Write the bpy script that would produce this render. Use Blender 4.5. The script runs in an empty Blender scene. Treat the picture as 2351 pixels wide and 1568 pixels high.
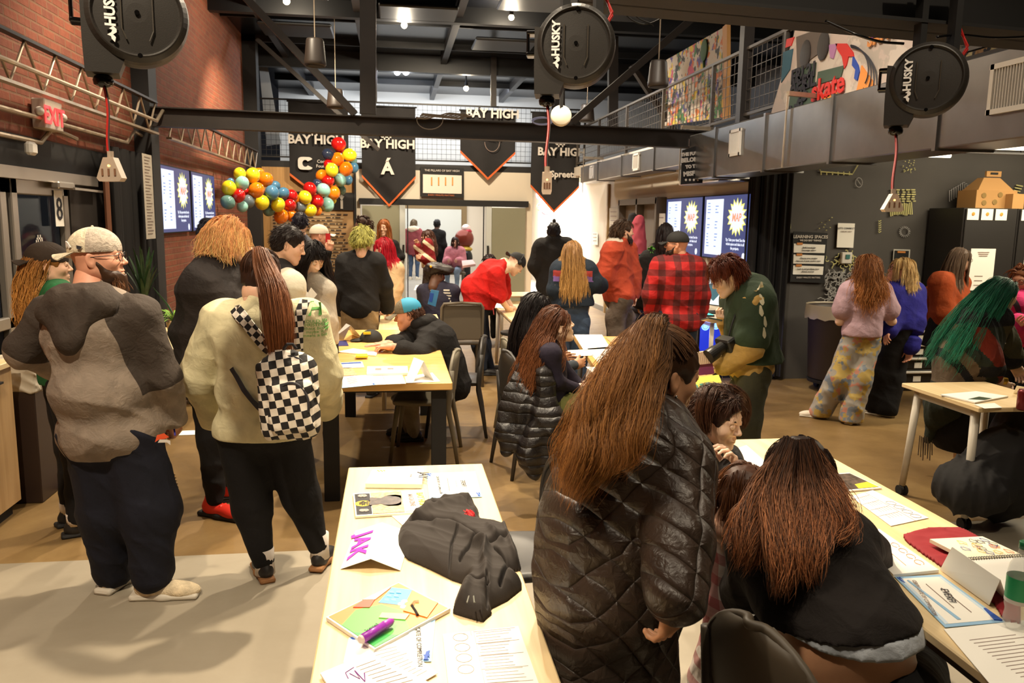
import bpy,math,random
import numpy as np
from mathutils import Vector,Matrix
random.seed(7); RNG = np.random.default_rng(7)
SC = bpy.context.scene; COL = SC.collection
# ---------------------------------------------------------------- camera
CF = 1829.0; CH = 1.8
YAW,PIT,ROL = math.radians(8.5),math.radians(8.73),math.radians(0.9)
CR = Matrix.Rotation(-YAW,3,'Z') @ Matrix.Rotation(math.pi/2-PIT,3,'X') @ Matrix.Rotation(ROL,3,'Z')
cd = bpy.data.cameras.new('camera'); cam = bpy.data.objects.new('camera',cd); COL.objects.link(cam)
cd.sensor_width = 36.0; cd.lens = 36.0*CF/2351.0; cd.clip_start = 0.05; cd.clip_end = 200
cd.dof.use_dof = True; cd.dof.focus_distance = 3.4; cd.dof.aperture_fstop = 8.0
cam.matrix_world = Matrix.Translation((0,0,CH)) @ CR.to_4x4(); SC.camera = cam
SC.view_settings.view_transform = 'Standard'; SC.view_settings.look = 'None'
SC.view_settings.exposure = 0.35; SC.view_settings.gamma = 1.0; SC.view_settings.use_curve_mapping = False
SC.cycles.max_bounces = 6; SC.cycles.diffuse_bounces = 3; SC.cycles.glossy_bounces = 3; SC.cycles.transmission_bounces = 5
SC.cycles.transparent_max_bounces = 8; SC.cycles.sample_clamp_indirect = 4.0; SC.cycles.use_denoising = True
SC.cycles.caustics_reflective = False; SC.cycles.caustics_refractive = False
CRn = np.array(CR); C0 = np.array([0,0,CH])
def ray(x,y): return CRn @ np.array([(x-1175.5)/CF,-(y-784)/CF,-1.0])
def W(x,y,d): return C0+ray(x,y)*d                       # a point at depth d
def G(x,y,z=0.0):                                         # a point on a horizontal plane
    r = ray(x,y); return C0+r*((z-CH)/r[2])
def YP(x,y,Y): r = ray(x,y); return C0+r*(Y/r[1])        # on a wall facing the camera
def XP(x,y,X): r = ray(x,y); return C0+r*(X/r[0])        # on a side wall
# ---------------------------------------------------------------- world and light
wd = bpy.data.worlds.new('world'); SC.world = wd; wd.use_nodes = True
wd.node_tree.nodes['Background'].inputs[0].default_value = (0.008,0.008,0.009,1)
wd.node_tree.nodes['Background'].inputs[1].default_value = 1.0
WARM = (1.0,0.84,0.62)
def lamp(name,kind,loc,energy,col=WARM,tgt=None,size=0.3,spot=100,blend=0.5,sy=None):
    l = bpy.data.lights.new(name,kind); l.energy = energy; l.color = col
    if kind == 'AREA':
        l.size = size
        if sy: l.shape = 'RECTANGLE'; l.size_y = sy
    elif kind == 'SPOT': l.spot_size = math.radians(spot); l.spot_blend = blend; l.shadow_soft_size = size
    else: l.shadow_soft_size = size
    o = bpy.data.objects.new(name,l); COL.objects.link(o); o.location = loc
    if tgt is not None: o.rotation_euler = (Vector(tgt)-Vector(loc)).to_track_quat('-Z','Y').to_euler()
    return o
for n_,(p_,t_,e_,s_) in enumerate([
        ((0.9,4.9,4.6),(0.1,2.6,0.7),900,80),((-1.3,1.2,4.6),(-1.0,3.9,0.8),560,85),
        ((1.8,1.0,4.6),(1.7,2.9,0.9),150,80),((0.4,7.5,4.8),(0.2,6.0,0.6),620,100),
        ((-1.6,7.5,4.8),(-1.6,8.0,0.8),420,110),((2.2,6.3,4.8),(2.0,6.6,0.6),420,100),
        ((0.2,11.0,4.9),(0.2,11.5,0.6),700,115),((2.4,11.0,4.9),(2.6,11.5,0.6),500,110),
        ((-1.5,13.0,4.9),(-1.8,14.5,1.6),600,110),((1.0,14.0,4.9),(1.0,17.0,1.6),700,110)]):
    lamp('overhead_spot','SPOT',p_,e_,WARM,t_,0.07,s_,0.6)
lamp('bounce_fill','AREA',(0.3,4.2,5.0),150,(1,.86,.68),(0.3,4.2,0),5.0,sy=8.0)  # added fill light above the frame, stands in for bounced light
lamp('aisle_lamp','AREA',(6.4,6.0,2.75),95,(1,.86,.62),(6.2,6.4,0),3.2,sy=0.8)
lamp('aisle_lamp','AREA',(6.6,7.2,2.75),22,(1,.86,.62),(6.6,8.6,1.5),2.6,sy=0.3)
lamp('hall_lamp','AREA',(1.0,22.0,2.74),200,(1,.97,.92),(1.0,22.0,0),3.5,sy=6)
lamp('corridor_lamp','AREA',(3.55,20.8,2.76),900,(1,.95,.90),(3.55,20.9,0),1.0,sy=6)
lamp('loft_lamp','AREA',(0.8,20.6,5.0),130,(.90,.95,1),(0.8,22.4,3.6),6.0,sy=.4)
lamp('overhead_spot','SPOT',(1.6,12.5,4.9),420,(1,.93,.86),(4.15,13.5,1.2),.06,95,.6)  # extra spot added to whiten the right wall, not a fixture of the room
lamp('overhead_spot','SPOT',(1.2,4.6,4.7),260,(1,.92,.82),(3.8,7.0,3.3),.06,55,.6)  # added spot that brightens the collage mural, no real fitting
lamp('loft_lamp','AREA',(5.9,9.0,5.0),150,(1,.88,.74),(4.6,9.0,2.5),1.6,sy=8.0)
# ---------------------------------------------------------------- materials
def lin(c):
    c = [x/255.0 for x in c]
    return tuple((x/12.92 if x <= 0.04045 else ((x+0.055)/1.055)**2.4) for x in c)
MATS = {}
class NT:
    def __init__(s,m): s.t = m.node_tree; s.n = m.node_tree.nodes; s.l = m.node_tree.links; s.b = s.n['Principled BSDF']; s._c = None
    def node(s,typ,**kw):
        n = s.n.new(typ)
        for k,v in kw.items():
            if k.startswith('i_'): n.inputs[k[2:].replace('_',' ')].default_value = v
            else: setattr(n,k,v)
        return n
    def link(s,a,b): s.l.new(a,b)
    def coord(s,kind='Object'):
        if s._c is None: s._c = s.node('ShaderNodeTexCoord')
        return s._c.outputs[kind]
    def scaled(s,sc,kind='Object',rot=(0,0,0)):
        mp = s.node('ShaderNodeMapping'); mp.inputs['Scale'].default_value = sc if hasattr(sc,'__len__') else (sc,)*3
        mp.inputs['Rotation'].default_value = rot; s.link(s.coord(kind),mp.inputs[0]); return mp.outputs[0]
    def noise(s,sc,det=4,kind='Object',rough=.55,dist=0):
        n = s.node('ShaderNodeTexNoise'); n.inputs['Scale'].default_value = 1; n.inputs['Detail'].default_value = det
        n.inputs['Roughness'].default_value = rough; n.inputs['Distortion'].default_value = dist
        s.link(s.scaled(sc,kind),n.inputs['Vector']); return n.outputs['Fac']
    def ramp(s,fac,stops,interp='LINEAR'):
        r = s.node('ShaderNodeValToRGB'); r.color_ramp.interpolation = interp; e = r.color_ramp.elements
        while len(e) < len(stops): e.new(0.5)
        for i,(p,c) in enumerate(stops): e[i].position = p; e[i].color = (*lin(c),1)
        s.link(fac,r.inputs[0]); return r.outputs[0]
    def mix(s,f,a,b,mode='MIX'):
        m = s.node('ShaderNodeMix',data_type='RGBA',blend_type=mode)
        for sock,v in ((m.inputs[0],f),(m.inputs[6],a),(m.inputs[7],b)):
            if hasattr(v,'links'): s.link(v,sock)
            elif isinstance(v,(int,float)): sock.default_value = v
            else: sock.default_value = (*lin(v),1)
        return m.outputs[2]
    def math(s,op,a,b=0.0):
        m = s.node('ShaderNodeMath',operation=op)
        for sock,v in ((m.inputs[0],a),(m.inputs[1],b)):
            if hasattr(v,'links'): s.link(v,sock)
            else: sock.default_value = v
        return m.outputs[0]
    def color(s,c):
        if hasattr(c,'links'): s.link(c,s.b.inputs['Base Color'])
        else: s.b.inputs['Base Color'].default_value = (*lin(c),1)
    def bump(s,h,strength=.3,dist=.01):
        b = s.node('ShaderNodeBump'); b.inputs['Strength'].default_value = strength; b.inputs['Distance'].default_value = dist
        s.link(h,b.inputs['Height']); s.link(b.outputs[0],s.b.inputs['Normal'])
def newmat(name,rough=.6,metal=0.0):
    m = bpy.data.materials.new(name); m.use_nodes = True; n = NT(m)
    n.b.inputs['Roughness'].default_value = rough; n.b.inputs['Metallic'].default_value = metal
    MATS[name] = m; return m,n
def M(name,col=None,rough=.6,metal=0.0,bump=0,bs=200,var=0,vs=6,spec=None,emit=None,trans=0,alpha=None,sheen=0):
    if name in MATS: return MATS[name]
    m,n = newmat(name,rough,metal); col = col or (128,128,128)
    if var:
        f = n.noise(vs,3)
        a = tuple(max(0,c*(1-var)) for c in col); b = tuple(min(255,c*(1+var)) for c in col)
        n.color(n.ramp(f,[(.3,a),(.7,b)]))
    else: n.color(col)
    if bump: n.bump(n.noise(bs,2),bump,.004)
    if spec is not None: n.b.inputs['Specular IOR Level'].default_value = spec
    if emit: n.b.inputs['Emission Color'].default_value = (*lin(emit[0]),1); n.b.inputs['Emission Strength'].default_value = emit[1]
    if trans: n.b.inputs['Transmission Weight'].default_value = trans
    if alpha is not None: n.b.inputs['Alpha'].default_value = alpha
    if sheen: n.b.inputs['Sheen Weight'].default_value = sheen
    return m
# ---------------------------------------------------------------- objects
def tag(o,label=None,cat=None,group=None,kind=None):
    if label: o['label'] = label
    if cat: o['category'] = cat
    if group: o['group'] = group
    if kind: o['kind'] = kind
    return o
def empty(name,loc,label=None,cat=None,group=None,kind=None):
    o = bpy.data.objects.new(name,None); COL.objects.link(o); o.location = tuple(float(v) for v in loc); o.empty_display_size = .1
    return tag(o,label,cat,group,kind)
def origin(o):
    v = Vector((0,0,0))
    while o is not None: v = v+o.location; o = o.parent
    return np.array(v)
def mk(name,V,F,mats,parent=None,mi=None,smooth=True,colors=None,uv=None):
    """V (n,3) in world coordinates; F list/array of faces. Links ONE mesh object."""
    V = np.asarray(V,float); loc = origin(parent) if parent is not None else V.mean(0) if len(V) else np.zeros(3)
    if parent is None: loc = np.array([loc[0],loc[1],V[:,2].min()])
    me = bpy.data.meshes.new(name)
    if isinstance(F,np.ndarray):
        nv,nf,k = len(V),len(F),F.shape[1]
        me.vertices.add(nv); me.vertices.foreach_set('co',(V-loc).astype(np.float32).ravel())
        me.loops.add(nf*k); me.loops.foreach_set('vertex_index',F.astype(np.int32).ravel())
        me.polygons.add(nf); me.polygons.foreach_set('loop_start',np.arange(0,nf*k,k,dtype=np.int32))
        me.polygons.foreach_set('loop_total',np.full(nf,k,np.int32))
        me.update(calc_edges=True); me.validate()
    else:
        me.from_pydata([tuple(map(float,v)) for v in (V-loc)],[],F); me.update()
    if not isinstance(mats,(list,tuple)): mats = [mats]
    for m in mats: me.materials.append(m)
    if mi is not None and len(mi) == len(me.polygons): me.polygons.foreach_set('material_index',np.asarray(mi,np.int32))
    if smooth: me.polygons.foreach_set('use_smooth',np.ones(len(me.polygons),bool))
    if colors is not None:
        a = me.color_attributes.new('hc','FLOAT_COLOR','POINT')
        c = np.ones((len(V),4),np.float32); c[:,:3] = colors; a.data.foreach_set('color',c.ravel())
    o = bpy.data.objects.new(name,me); COL.objects.link(o)
    if parent is not None: o.parent = parent
    else: o.location = tuple(loc)
    return o
class MB:
    """collects boxes, bars, tubes, plates ... then builds one mesh"""
    def __init__(s): s.V = []; s.F = []; s.n = 0; s.mi = []
    def add(s,V,F,mi=0):
        V = np.asarray(V,float); s.V.append(V); s.F += [tuple(int(i)+s.n for i in f) for f in F]; s.mi += [mi]*len(F); s.n += len(V); return s
    def box(s,c,size,R=None,mi=0,bev=0.0):
        h = np.array(size)/2.0
        b = min(bev,*(h*.9)) if bev else 0
        if b:
            V = []; 
            for sx in (-1,1):
                for sy in (-1,1):
                    for sz in (-1,1):
                        q = np.array([sx,sy,sz])*h
                        for ax in range(3):
                            w = q-np.array([sx,sy,sz])*b; w[ax] = q[ax]; V.append(w)
            V = np.array(V); from_idx = lambda sx,sy,sz,ax: ((sx > 0)*4+(sy > 0)*2+(sz > 0))*3+ax
            F = []
            for ax in range(3):
                u,v = (ax+1) % 3,(ax+2) % 3
                for sg in (-1,1):
                    f = []
                    for (a,c2) in ((-1,-1),(1,-1),(1,1),(-1,1)):
                        q = [0,0,0]; q[ax] = sg; q[u] = a; q[v] = c2; f.append(from_idx(*q,ax))
                    F.append(f if sg > 0 else f[::-1])
                for a in (-1,1):
                    for c2 in (-1,1):
                        q0 = [0,0,0]; q1 = [0,0,0]; q0[ax] = -1; q1[ax] = 1; q0[u] = q1[u] = a; q0[v] = q1[v] = c2
                        f = [from_idx(*q0,u),from_idx(*q1,u),from_idx(*q1,v),from_idx(*q0,v)]
                        F.append(f if a*c2 > 0 else f[::-1])
            for sx in (-1,1):
                for sy in (-1,1):
                    for sz in (-1,1):
                        f = [from_idx(sx,sy,sz,k) for k in range(3)]; F.append(f if sx*sy*sz > 0 else f[::-1])
        else:
            V = np.array([[sx,sy,sz] for sx in (-1,1) for sy in (-1,1) for sz in (-1,1)])*h
            F = [(0,1,3,2),(4,6,7,5),(0,4,5,1),(2,3,7,6),(0,2,6,4),(1,5,7,3)]
        if R is not None: V = V @ np.asarray(R).T
        return s.add(V+np.asarray(c,float),F,mi)
    def bar(s,a,b,w,h=None,mi=0,up=(0,0,1)):
        a = np.asarray(a,float); b = np.asarray(b,float); d = b-a; L = np.linalg.norm(d); z = d/L; up = np.asarray(up,float)
        if abs(z @ up) > .99: up = np.array([0,1.0,0])
        x = np.cross(up,z); x /= np.linalg.norm(x); y = np.cross(z,x)
        return s.box((a+b)/2,(w,h or w,L),np.stack([x,y,z],1),mi)
    def tube(s,P,r,seg=8,mi=0,cap=True,squash=1.0):
        P = np.asarray(P,float); n = len(P); r = np.broadcast_to(np.asarray(r,float),(n,))
        T = np.gradient(P,axis=0); T /= np.linalg.norm(T,axis=1)[:,None]+1e-9
        ref = np.array([0,0,1.0]) if abs(T[0][2]) < .9 else np.array([0,1.0,0])
        N = []; v = np.cross(T[0],ref); v /= np.linalg.norm(v)
        for t in T: v = v-t*(v @ t); v /= np.linalg.norm(v)+1e-9; N.append(v)
        N = np.array(N); B = np.cross(T,N); an = np.arange(seg)*2*math.pi/seg
        V = (P[:,None]+N[:,None]*(np.cos(an)[None,:,None]*r[:,None,None])+B[:,None]*(np.sin(an)[None,:,None]*r[:,None,None]*squash)).reshape(-1,3)
        F = [(i*seg+j,i*seg+(j+1) % seg,(i+1)*seg+(j+1) % seg,(i+1)*seg+j) for i in range(n-1) for j in range(seg)]
        if cap: F += [tuple(range(seg))[::-1],tuple((n-1)*seg+j for j in range(seg))]
        return s.add(V,F,mi)
    def cyl(s,a,b,r,seg=16,mi=0,r2=None): return s.tube([a,b],[r,r if r2 is None else r2],seg,mi)
    def lathe(s,c,prof,seg=24,R=None,mi=0,cap=True):
        an = np.arange(seg)*2*math.pi/seg
        V = np.array([[r*math.cos(a),r*math.sin(a),z] for r,z in prof for a in an])
        if R is not None: V = V @ np.asarray(R).T
        n = len(prof)
        F = [(i*seg+j,i*seg+(j+1) % seg,(i+1)*seg+(j+1) % seg,(i+1)*seg+j) for i in range(n-1) for j in range(seg)]
        if cap: F += [tuple(range(seg))[::-1],tuple((n-1)*seg+j for j in range(seg))]
        return s.add(V+np.asarray(c,float),F,mi)
    def sphere(s,c,r,seg=16,rings=10,mi=0,R=None):
        r = np.broadcast_to(np.asarray(r,float),(3,)); V = [[0,0,-1]]
        for i in range(1,rings):
            t = math.pi*i/rings
            for j in range(seg): a = 2*math.pi*j/seg; V.append([math.sin(t)*math.cos(a),math.sin(t)*math.sin(a),-math.cos(t)])
        V.append([0,0,1]); V = np.array(V)*r; L = len(V)-1
        if R is not None: V = V @ np.asarray(R).T
        F = [(0,1+(j+1) % seg,1+j) for j in range(seg)]
        F += [(1+i*seg+j,1+i*seg+(j+1) % seg,1+(i+1)*seg+(j+1) % seg,1+(i+1)*seg+j) for i in range(rings-2) for j in range(seg)]
        F += [(1+(rings-2)*seg+j,1+(rings-2)*seg+(j+1) % seg,L) for j in range(seg)]
        return s.add(V+np.asarray(c,float),F,mi)
    def quad(s,P,mi=0): return s.add(P,[tuple(range(len(P)))],mi)
    def slab(s,P,vec,mi=0):
        """extrude polygon P by vec"""
        P = np.asarray(P,float); n = len(P); V = np.concatenate([P,P+np.asarray(vec,float)])
        F = [tuple(range(n))[::-1],tuple(range(n,2*n))]+[(i,(i+1) % n,n+(i+1) % n,n+i) for i in range(n)]
        return s.add(V,F,mi)
    def strip(s,A,B,mi=0):
        A = np.asarray(A,float); B = np.asarray(B,float); n = len(A)
        return s.add(np.concatenate([A,B]),[(i,i+1,n+i+1,n+i) for i in range(n-1)],mi)
    def build(s,name,mats,parent=None,smooth=False,**kw):
        o = mk(name,np.concatenate(s.V),s.F,mats,parent,s.mi,smooth,**kw)
        return o
def obj(name,mb,m,parent=None,label=None,cat=None,group=None,kind=None,smooth=False):
    o = mb.build(name,m,parent,smooth); return tag(o,label,cat,group,kind)
def text_mb(txt,p0,ux,uy,size,depth=.0015,align='CENTER',bold=.0,spacing=1.0):
    """letters standing on the plane (p0, ux, uy); p0 is the text's centre (or left) on its baseline"""
    cu = bpy.data.curves.new('t','FONT'); cu.body = txt; cu.size = size; cu.align_x = align; cu.extrude = depth; cu.offset = bold; cu.space_character = spacing
    cu.resolution_u = 2
    o = bpy.data.objects.new('t',cu); COL.objects.link(o); dg = bpy.context.evaluated_depsgraph_get()
    me = o.evaluated_get(dg).to_mesh(); n = len(me.vertices); co = np.zeros(n*3); me.vertices.foreach_get('co',co); co = co.reshape(-1,3)
    F = [tuple(p.vertices) for p in me.polygons]; bpy.data.objects.remove(o); bpy.data.curves.remove(cu)
    ux = np.asarray(ux,float); uy = np.asarray(uy,float); uz = np.cross(ux,uy)
    uz = uz/(np.linalg.norm(uz)+1e-9)
    m = MB(); m.add(np.asarray(p0)+co[:,:1]*ux+co[:,1:2]*uy+co[:,2:3]*uz,F); return m
# ---------------------------------------------------------------- signed distance modelling
def nrm(v): v = np.asarray(v,float); return v/(np.linalg.norm(v)+1e-12)
def frame(fwd,up=(0,0,1)):
    """columns x (right), y (forward), z (up)"""
    y = nrm(fwd); x = nrm(np.cross(y,up)); z = np.cross(x,y); return np.stack([x,y,z],1)
def cone(a,b,ra,rb=None,k=.03,m=0):
    a = np.asarray(a,float); b = np.asarray(b,float); rb = ra if rb is None else rb
    def f(p):
        ba = b-a; t = np.clip(((p-a) @ ba)/(ba @ ba+1e-12),0,1); return np.linalg.norm(p-a-t[...,None]*ba,axis=-1)-(ra+(rb-ra)*t)
    R = max(ra,rb); return (f,np.minimum(a,b)-R,np.maximum(a,b)+R,k,m,1)
def ell(c,r,R=None,k=.03,m=0,sub=False):
    c = np.asarray(c,float); r = np.broadcast_to(np.asarray(r,float),(3,)).copy()
    def f(p):
        q = p-c
        if R is not None: q = q @ R
        k0 = np.linalg.norm(q/r,axis=-1); k1 = np.linalg.norm(q/(r*r),axis=-1)+1e-9; return k0*(k0-1)/k1
    e = r.max()*np.ones(3) if R is not None else r
    return (f,c-e,c+e,k,m,-1 if sub else 1)
def rbox(c,h,rad=.01,R=None,k=.01,m=0,sub=False):
    c = np.asarray(c,float); h = np.asarray(h,float)
    def f(p):
        q = p-c
        if R is not None: q = q @ R
        q = np.abs(q)-h+rad; return np.linalg.norm(np.maximum(q,0),axis=-1)+np.minimum(q.max(-1),0)-rad
    e = np.ones(3)*np.linalg.norm(h) if R is not None else h
    return (f,c-e,c+e,k,m,-1 if sub else 1)
def field(prims,h,lo=None,hi=None,post=None):
    add = [q for q in prims if q[5] > 0]
    mn = np.min([q[1] for q in add],0)-4*h-.02; mx = np.max([q[2] for q in add],0)+4*h+.02
    if lo is not None: mn = np.maximum(mn,lo)
    if hi is not None: mx = np.minimum(mx,hi)
    n = np.ceil((mx-mn)/h).astype(int)+1; D = np.full(n,1.0)
    ax = [mn[i]+h*np.arange(n[i]) for i in range(3)]
    for (f,a,b,k,m,sg) in prims:
        pad = k*1.2+3*h; i0 = np.clip(((a-pad-mn)/h).astype(int),0,n); i1 = np.clip(((b+pad-mn)/h).astype(int)+2,0,n)
        if (i1 <= i0).any(): continue
        P = np.stack(np.meshgrid(*[ax[j][i0[j]:i1[j]] for j in range(3)],indexing='ij'),-1); d = f(P)
        S = (slice(i0[0],i1[0]),slice(i0[1],i1[1]),slice(i0[2],i1[2])); o = D[S]
        if sg > 0: hh = np.maximum(k-np.abs(o-d),0)/k; D[S] = np.minimum(o,d)-hh*hh*k*.25
        else: hh = np.maximum(k-np.abs(o+d),0)/k; D[S] = np.maximum(o,-d)+hh*hh*k*.25
    if post is not None:
        act = np.abs(D) < 5*h+.03; idx = np.argwhere(act); P = mn+idx*h; D[act] = post(P,D[act])
    return D,mn
def nets(D,mn,h):
    """naive surface nets"""
    D[0] = D[-1] = 1; D[:,0] = D[:,-1] = 1; D[:,:,0] = D[:,:,-1] = 1
    S = D < 0; n = np.array(D.shape); c = S[:-1,:-1,:-1].astype(np.int8)
    for dx,dy,dz in ((1,0,0),(0,1,0),(0,0,1),(1,1,0),(1,0,1),(0,1,1),(1,1,1)):
        c = c+S[dx:n[0]-1+dx,dy:n[1]-1+dy,dz:n[2]-1+dz]
    act = (c > 0) & (c < 8); idx = np.argwhere(act)
    if len(idx) == 0: return np.zeros((0,3)),np.zeros((0,4),int)
    ids = np.full(act.shape,-1,np.int64); ids[act] = np.arange(len(idx))
    acc = np.zeros((len(idx),3)); cnt = np.zeros(len(idx)); cs = [(i,j,k) for i in (0,1) for j in (0,1) for k in (0,1)]
    val = {q: D[idx[:,0]+q[0],idx[:,1]+q[1],idx[:,2]+q[2]] for q in cs}
    for q in cs:
        for axx in range(3):
            if q[axx] == 0:
                r = list(q); r[axx] = 1; r = tuple(r); a,b = val[q],val[r]; m = (a < 0) != (b < 0)
                t = np.where(m,a/(a-b+1e-20),0); pt = np.repeat(np.array([q],float),len(idx),0); pt[:,axx] += t
                acc[m] += pt[m]; cnt[m] += 1
    V = mn+h*(idx+acc/np.maximum(cnt,1)[:,None]); Fs = []
    for axx in range(3):
        u,v = (axx+1) % 3,(axx+2) % 3; sl0 = [slice(1,-1)]*3; sl0[axx] = slice(0,-1); sl1 = list(sl0); sl1[axx] = slice(1,None)
        a = S[tuple(sl0)]; b = S[tuple(sl1)]; e = np.argwhere(a != b)
        if len(e) == 0: continue
        off = np.ones(3,int); off[axx] = 0; g = e+off; inside = a[tuple(e.T)]
        def cid(du,dv): q = g.copy(); q[:,u] += du; q[:,v] += dv; return ids[tuple(q.T)]
        q = np.stack([cid(-1,-1),cid(0,-1),cid(0,0),cid(-1,0)],1); q[~inside] = q[~inside][:,::-1]; Fs.append(q)
    F = np.concatenate(Fs); F = F[(F >= 0).all(1)]; return V,F
def sdf(prims,h,post=None,lo=None,hi=None): D,mn = field(prims,h,lo,hi,post); return nets(D,mn,h)
def fold_fn(amp=.006,fr=18.0,seed=0,ani=(1,1,.55)):
    rs = np.random.default_rng(seed); K = rs.normal(size=(4,3)); K /= np.linalg.norm(K,axis=1)[:,None]; K = K*np.array(ani); ph = rs.uniform(0,6,4)
    def post(P,D):
        w = .045*np.stack([np.sin(P[:,2]*11+ph[0]),np.sin(P[:,0]*13+ph[1]),np.sin(P[:,1]*9+P[:,0]*7+ph[2])],1); Q = P+w; s = 0
        for i in range(4): s = s+(1-np.abs(np.sin(Q @ K[i]*fr*(1+.45*i)+ph[i])))**2*(1-.15*i)
        return D-amp*(s-1.1)
    return post
def joinm(parts):
    """parts: (V, F quads, material index)"""
    V = []; F = []; mi = []; n = 0
    for v,f,m in parts:
        if len(v) == 0: continue
        V.append(v); F.append(f+n); mi.append(np.full(len(f),m) if np.isscalar(m) else m); n += len(v)
    return np.concatenate(V),np.concatenate(F),np.concatenate(mi)
# ---------------------------------------------------------------- body templates
def head_template(h):
    P = [ell((0,-.012,.028),(.076,.096,.088),k=.02),ell((0,.026,-.03),(.060,.064,.082),k=.04),
         cone((.050,-.002,-.05),(.012,.066,-.094),.024,.018,k=.03),cone((-.050,-.002,-.05),(-.012,.066,-.094),.024,.018,k=.03),
         ell((0,.074,-.098),(.020,.016,.016),k=.02),cone((-.034,.074,.024),(.034,.074,.024),.010,k=.02),
         ell((.040,.056,-.022),(.022,.022,.020),k=.025),ell((-.040,.056,-.022),(.022,.022,.020),k=.025),
         ell((.031,.094,.004),(.016,.014,.012),k=.012,sub=True),ell((-.031,.094,.004),(.016,.014,.012),k=.012,sub=True),
         cone((0,.082,.012),(0,.106,-.022),.007,.0105,k=.012),ell((.010,.096,-.027),(.009,.010,.007),k=.006),ell((-.010,.096,-.027),(.009,.010,.007),k=.006),
         ell((0,.084,-.060),(.026,.012,.017),k=.012),ell((0,.096,-.0625),(.024,.010,.0016),k=.003,sub=True),
         ell((0,.0915,-.0565),(.020,.0065,.0048),k=.004),ell((0,.0905,-.0690),(.017,.0075,.0055),k=.004),
         cone((0,-.03,-.05),(0,-.045,-.14),.056,.056,k=.03)]
    for s in (1,-1):
        R = np.array(Matrix.Rotation(s*.35,3,'Z') @ Matrix.Rotation(.18,3,'X'))
        P += [ell((s*.080,-.008,-.008),(.0075,.019,.032),R=R,k=.006),ell((s*.087,-.004,-.004),(.005,.010,.017),R=R,k=.004,sub=True)]
    V,F = sdf(P,h); C = V[F].mean(1)
    mi = np.zeros(len(F),int)
    lip = (C[:,1] > .082) & (np.abs(C[:,0]) < .021-.35*np.abs(C[:,2]+.0628)) & (np.abs(C[:,2]+.0628) < .0115); mi[lip] = 1
    return V,F,mi
HEADS = {}
def uvs(c,r,seg=14,rings=9):
    m = MB(); m.sphere(c,r,seg,rings); F = np.array([f if len(f) == 4 else (*f,f[2]) for f in m.F]); return m.V[0],F
def head_mesh(lod):
    if lod not in HEADS: HEADS[lod] = head_template({0: .003,1: .004,2: .0065}[lod])
    return HEADS[lod]
def hand_template(pose,h):
    curl = dict(relax=(.30,.45,.35),flat=(.05,.10,.08),grip=(.95,1.25,.7),point=(.7,1.1,.7),soft=(.5,.7,.5))[pose]
    P = [rbox((0,0,.046),(.038,.0135,.046),.0125,k=.02),cone((0,0,-.03),(0,0,.02),.025,.027,k=.03),ell((.028,.008,.030),(.017,.014,.028),k=.018)]
    for i,(x,L,r) in enumerate(((.029,.072,.0086),(.010,.080,.0088),(-.010,.075,.0084),(-.029,.060,.0076))):
        p = np.array([x,0,.086]); a = x*2.2; ang = 0; seg = (.46*L,.30*L,.24*L)
        for j in range(3):
            c = curl[j]*(1+.12*(i-1)); c = .12 if (pose == 'point' and i == 0) else c
            ang += c; d = np.array([math.sin(a)*math.cos(ang),math.sin(ang),math.cos(ang)*math.cos(a)]); q = p+d*seg[j]
            P.append(cone(p,q,r*(1-.07*j),r*(.93-.07*j),k=.004)); p = q
    t = [np.array([.026,.006,.022]),np.array([.048,.016,.050]),np.array([.053,.028,.078]),np.array([.052,.040,.098])]
    if pose == 'grip': t = [t[0],np.array([.044,.024,.048]),np.array([.034,.046,.064]),np.array([.016,.056,.070])]
    if pose == 'flat': t = [t[0],np.array([.050,.008,.048]),np.array([.064,.010,.072]),np.array([.072,.010,.092])]
    for i in range(3): P.append(cone(t[i],t[i+1],.0115-.001*i,.0105-.001*i,k=.010 if i == 0 else .004))
    return sdf(P,h)
HANDS = {}
def hand_mesh(pose,lod):
    if (pose,lod) not in HANDS: HANDS[pose,lod] = hand_template(pose,.003 if lod == 0 else .0045)
    return HANDS[pose,lod]
def xf(V,R,t,s=1.0): return (V*s) @ np.asarray(R).T+np.asarray(t)
def shoe_template(kind):
    P = [ell((0,-.045,.045),(.038,.050,.045),k=.03),ell((0,.035,.034),(.040,.085,.034),k=.03),ell((0,.105,.026),(.042,.060,.027),k=.03),cone((0,-.045,.05),(0,-.04,.095),.036,.034,k=.02)]
    S = [rbox((0,-.035,.012),(.040,.075,.014),.012,k=.02),rbox((0,.085,.011),(.045,.075,.012),.012,k=.03)]
    for i in range(4): P.append(cone((-.022,.030+.018*i,.066-.006*i),(.022,.030+.018*i,.066-.006*i),.004,k=.003))
    clip = lambda p,d: np.maximum(d,-p[:,2])
    a = sdf(P,.005,post=clip); b = sdf(S,.005,post=clip); return a,b
SHOE = []
SKIN = {}
def skin(name,col,rough=.5):
    if name in SKIN: return SKIN[name]
    m,n = newmat('skin_'+name,rough); f = n.noise(22,4); a = tuple(c*.93 for c in col)
    n.color(n.mix(f,a,tuple(min(255,c*1.05) for c in col)))
    n.b.inputs['Subsurface Weight'].default_value = .12; n.b.inputs['Subsurface Radius'].default_value = (.02,.007,.004); n.b.inputs['Subsurface Scale'].default_value = .5
    n.bump(n.noise(260,2),.12,.002)
    lip = M('lip_'+name,(col[0]*.86,col[1]*.58,col[2]*.58),.42)
    SKIN[name] = [m,lip,M('eye_white',(226,220,212),.2),M('iris',(58,42,30),.15)]; return SKIN[name]
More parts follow.
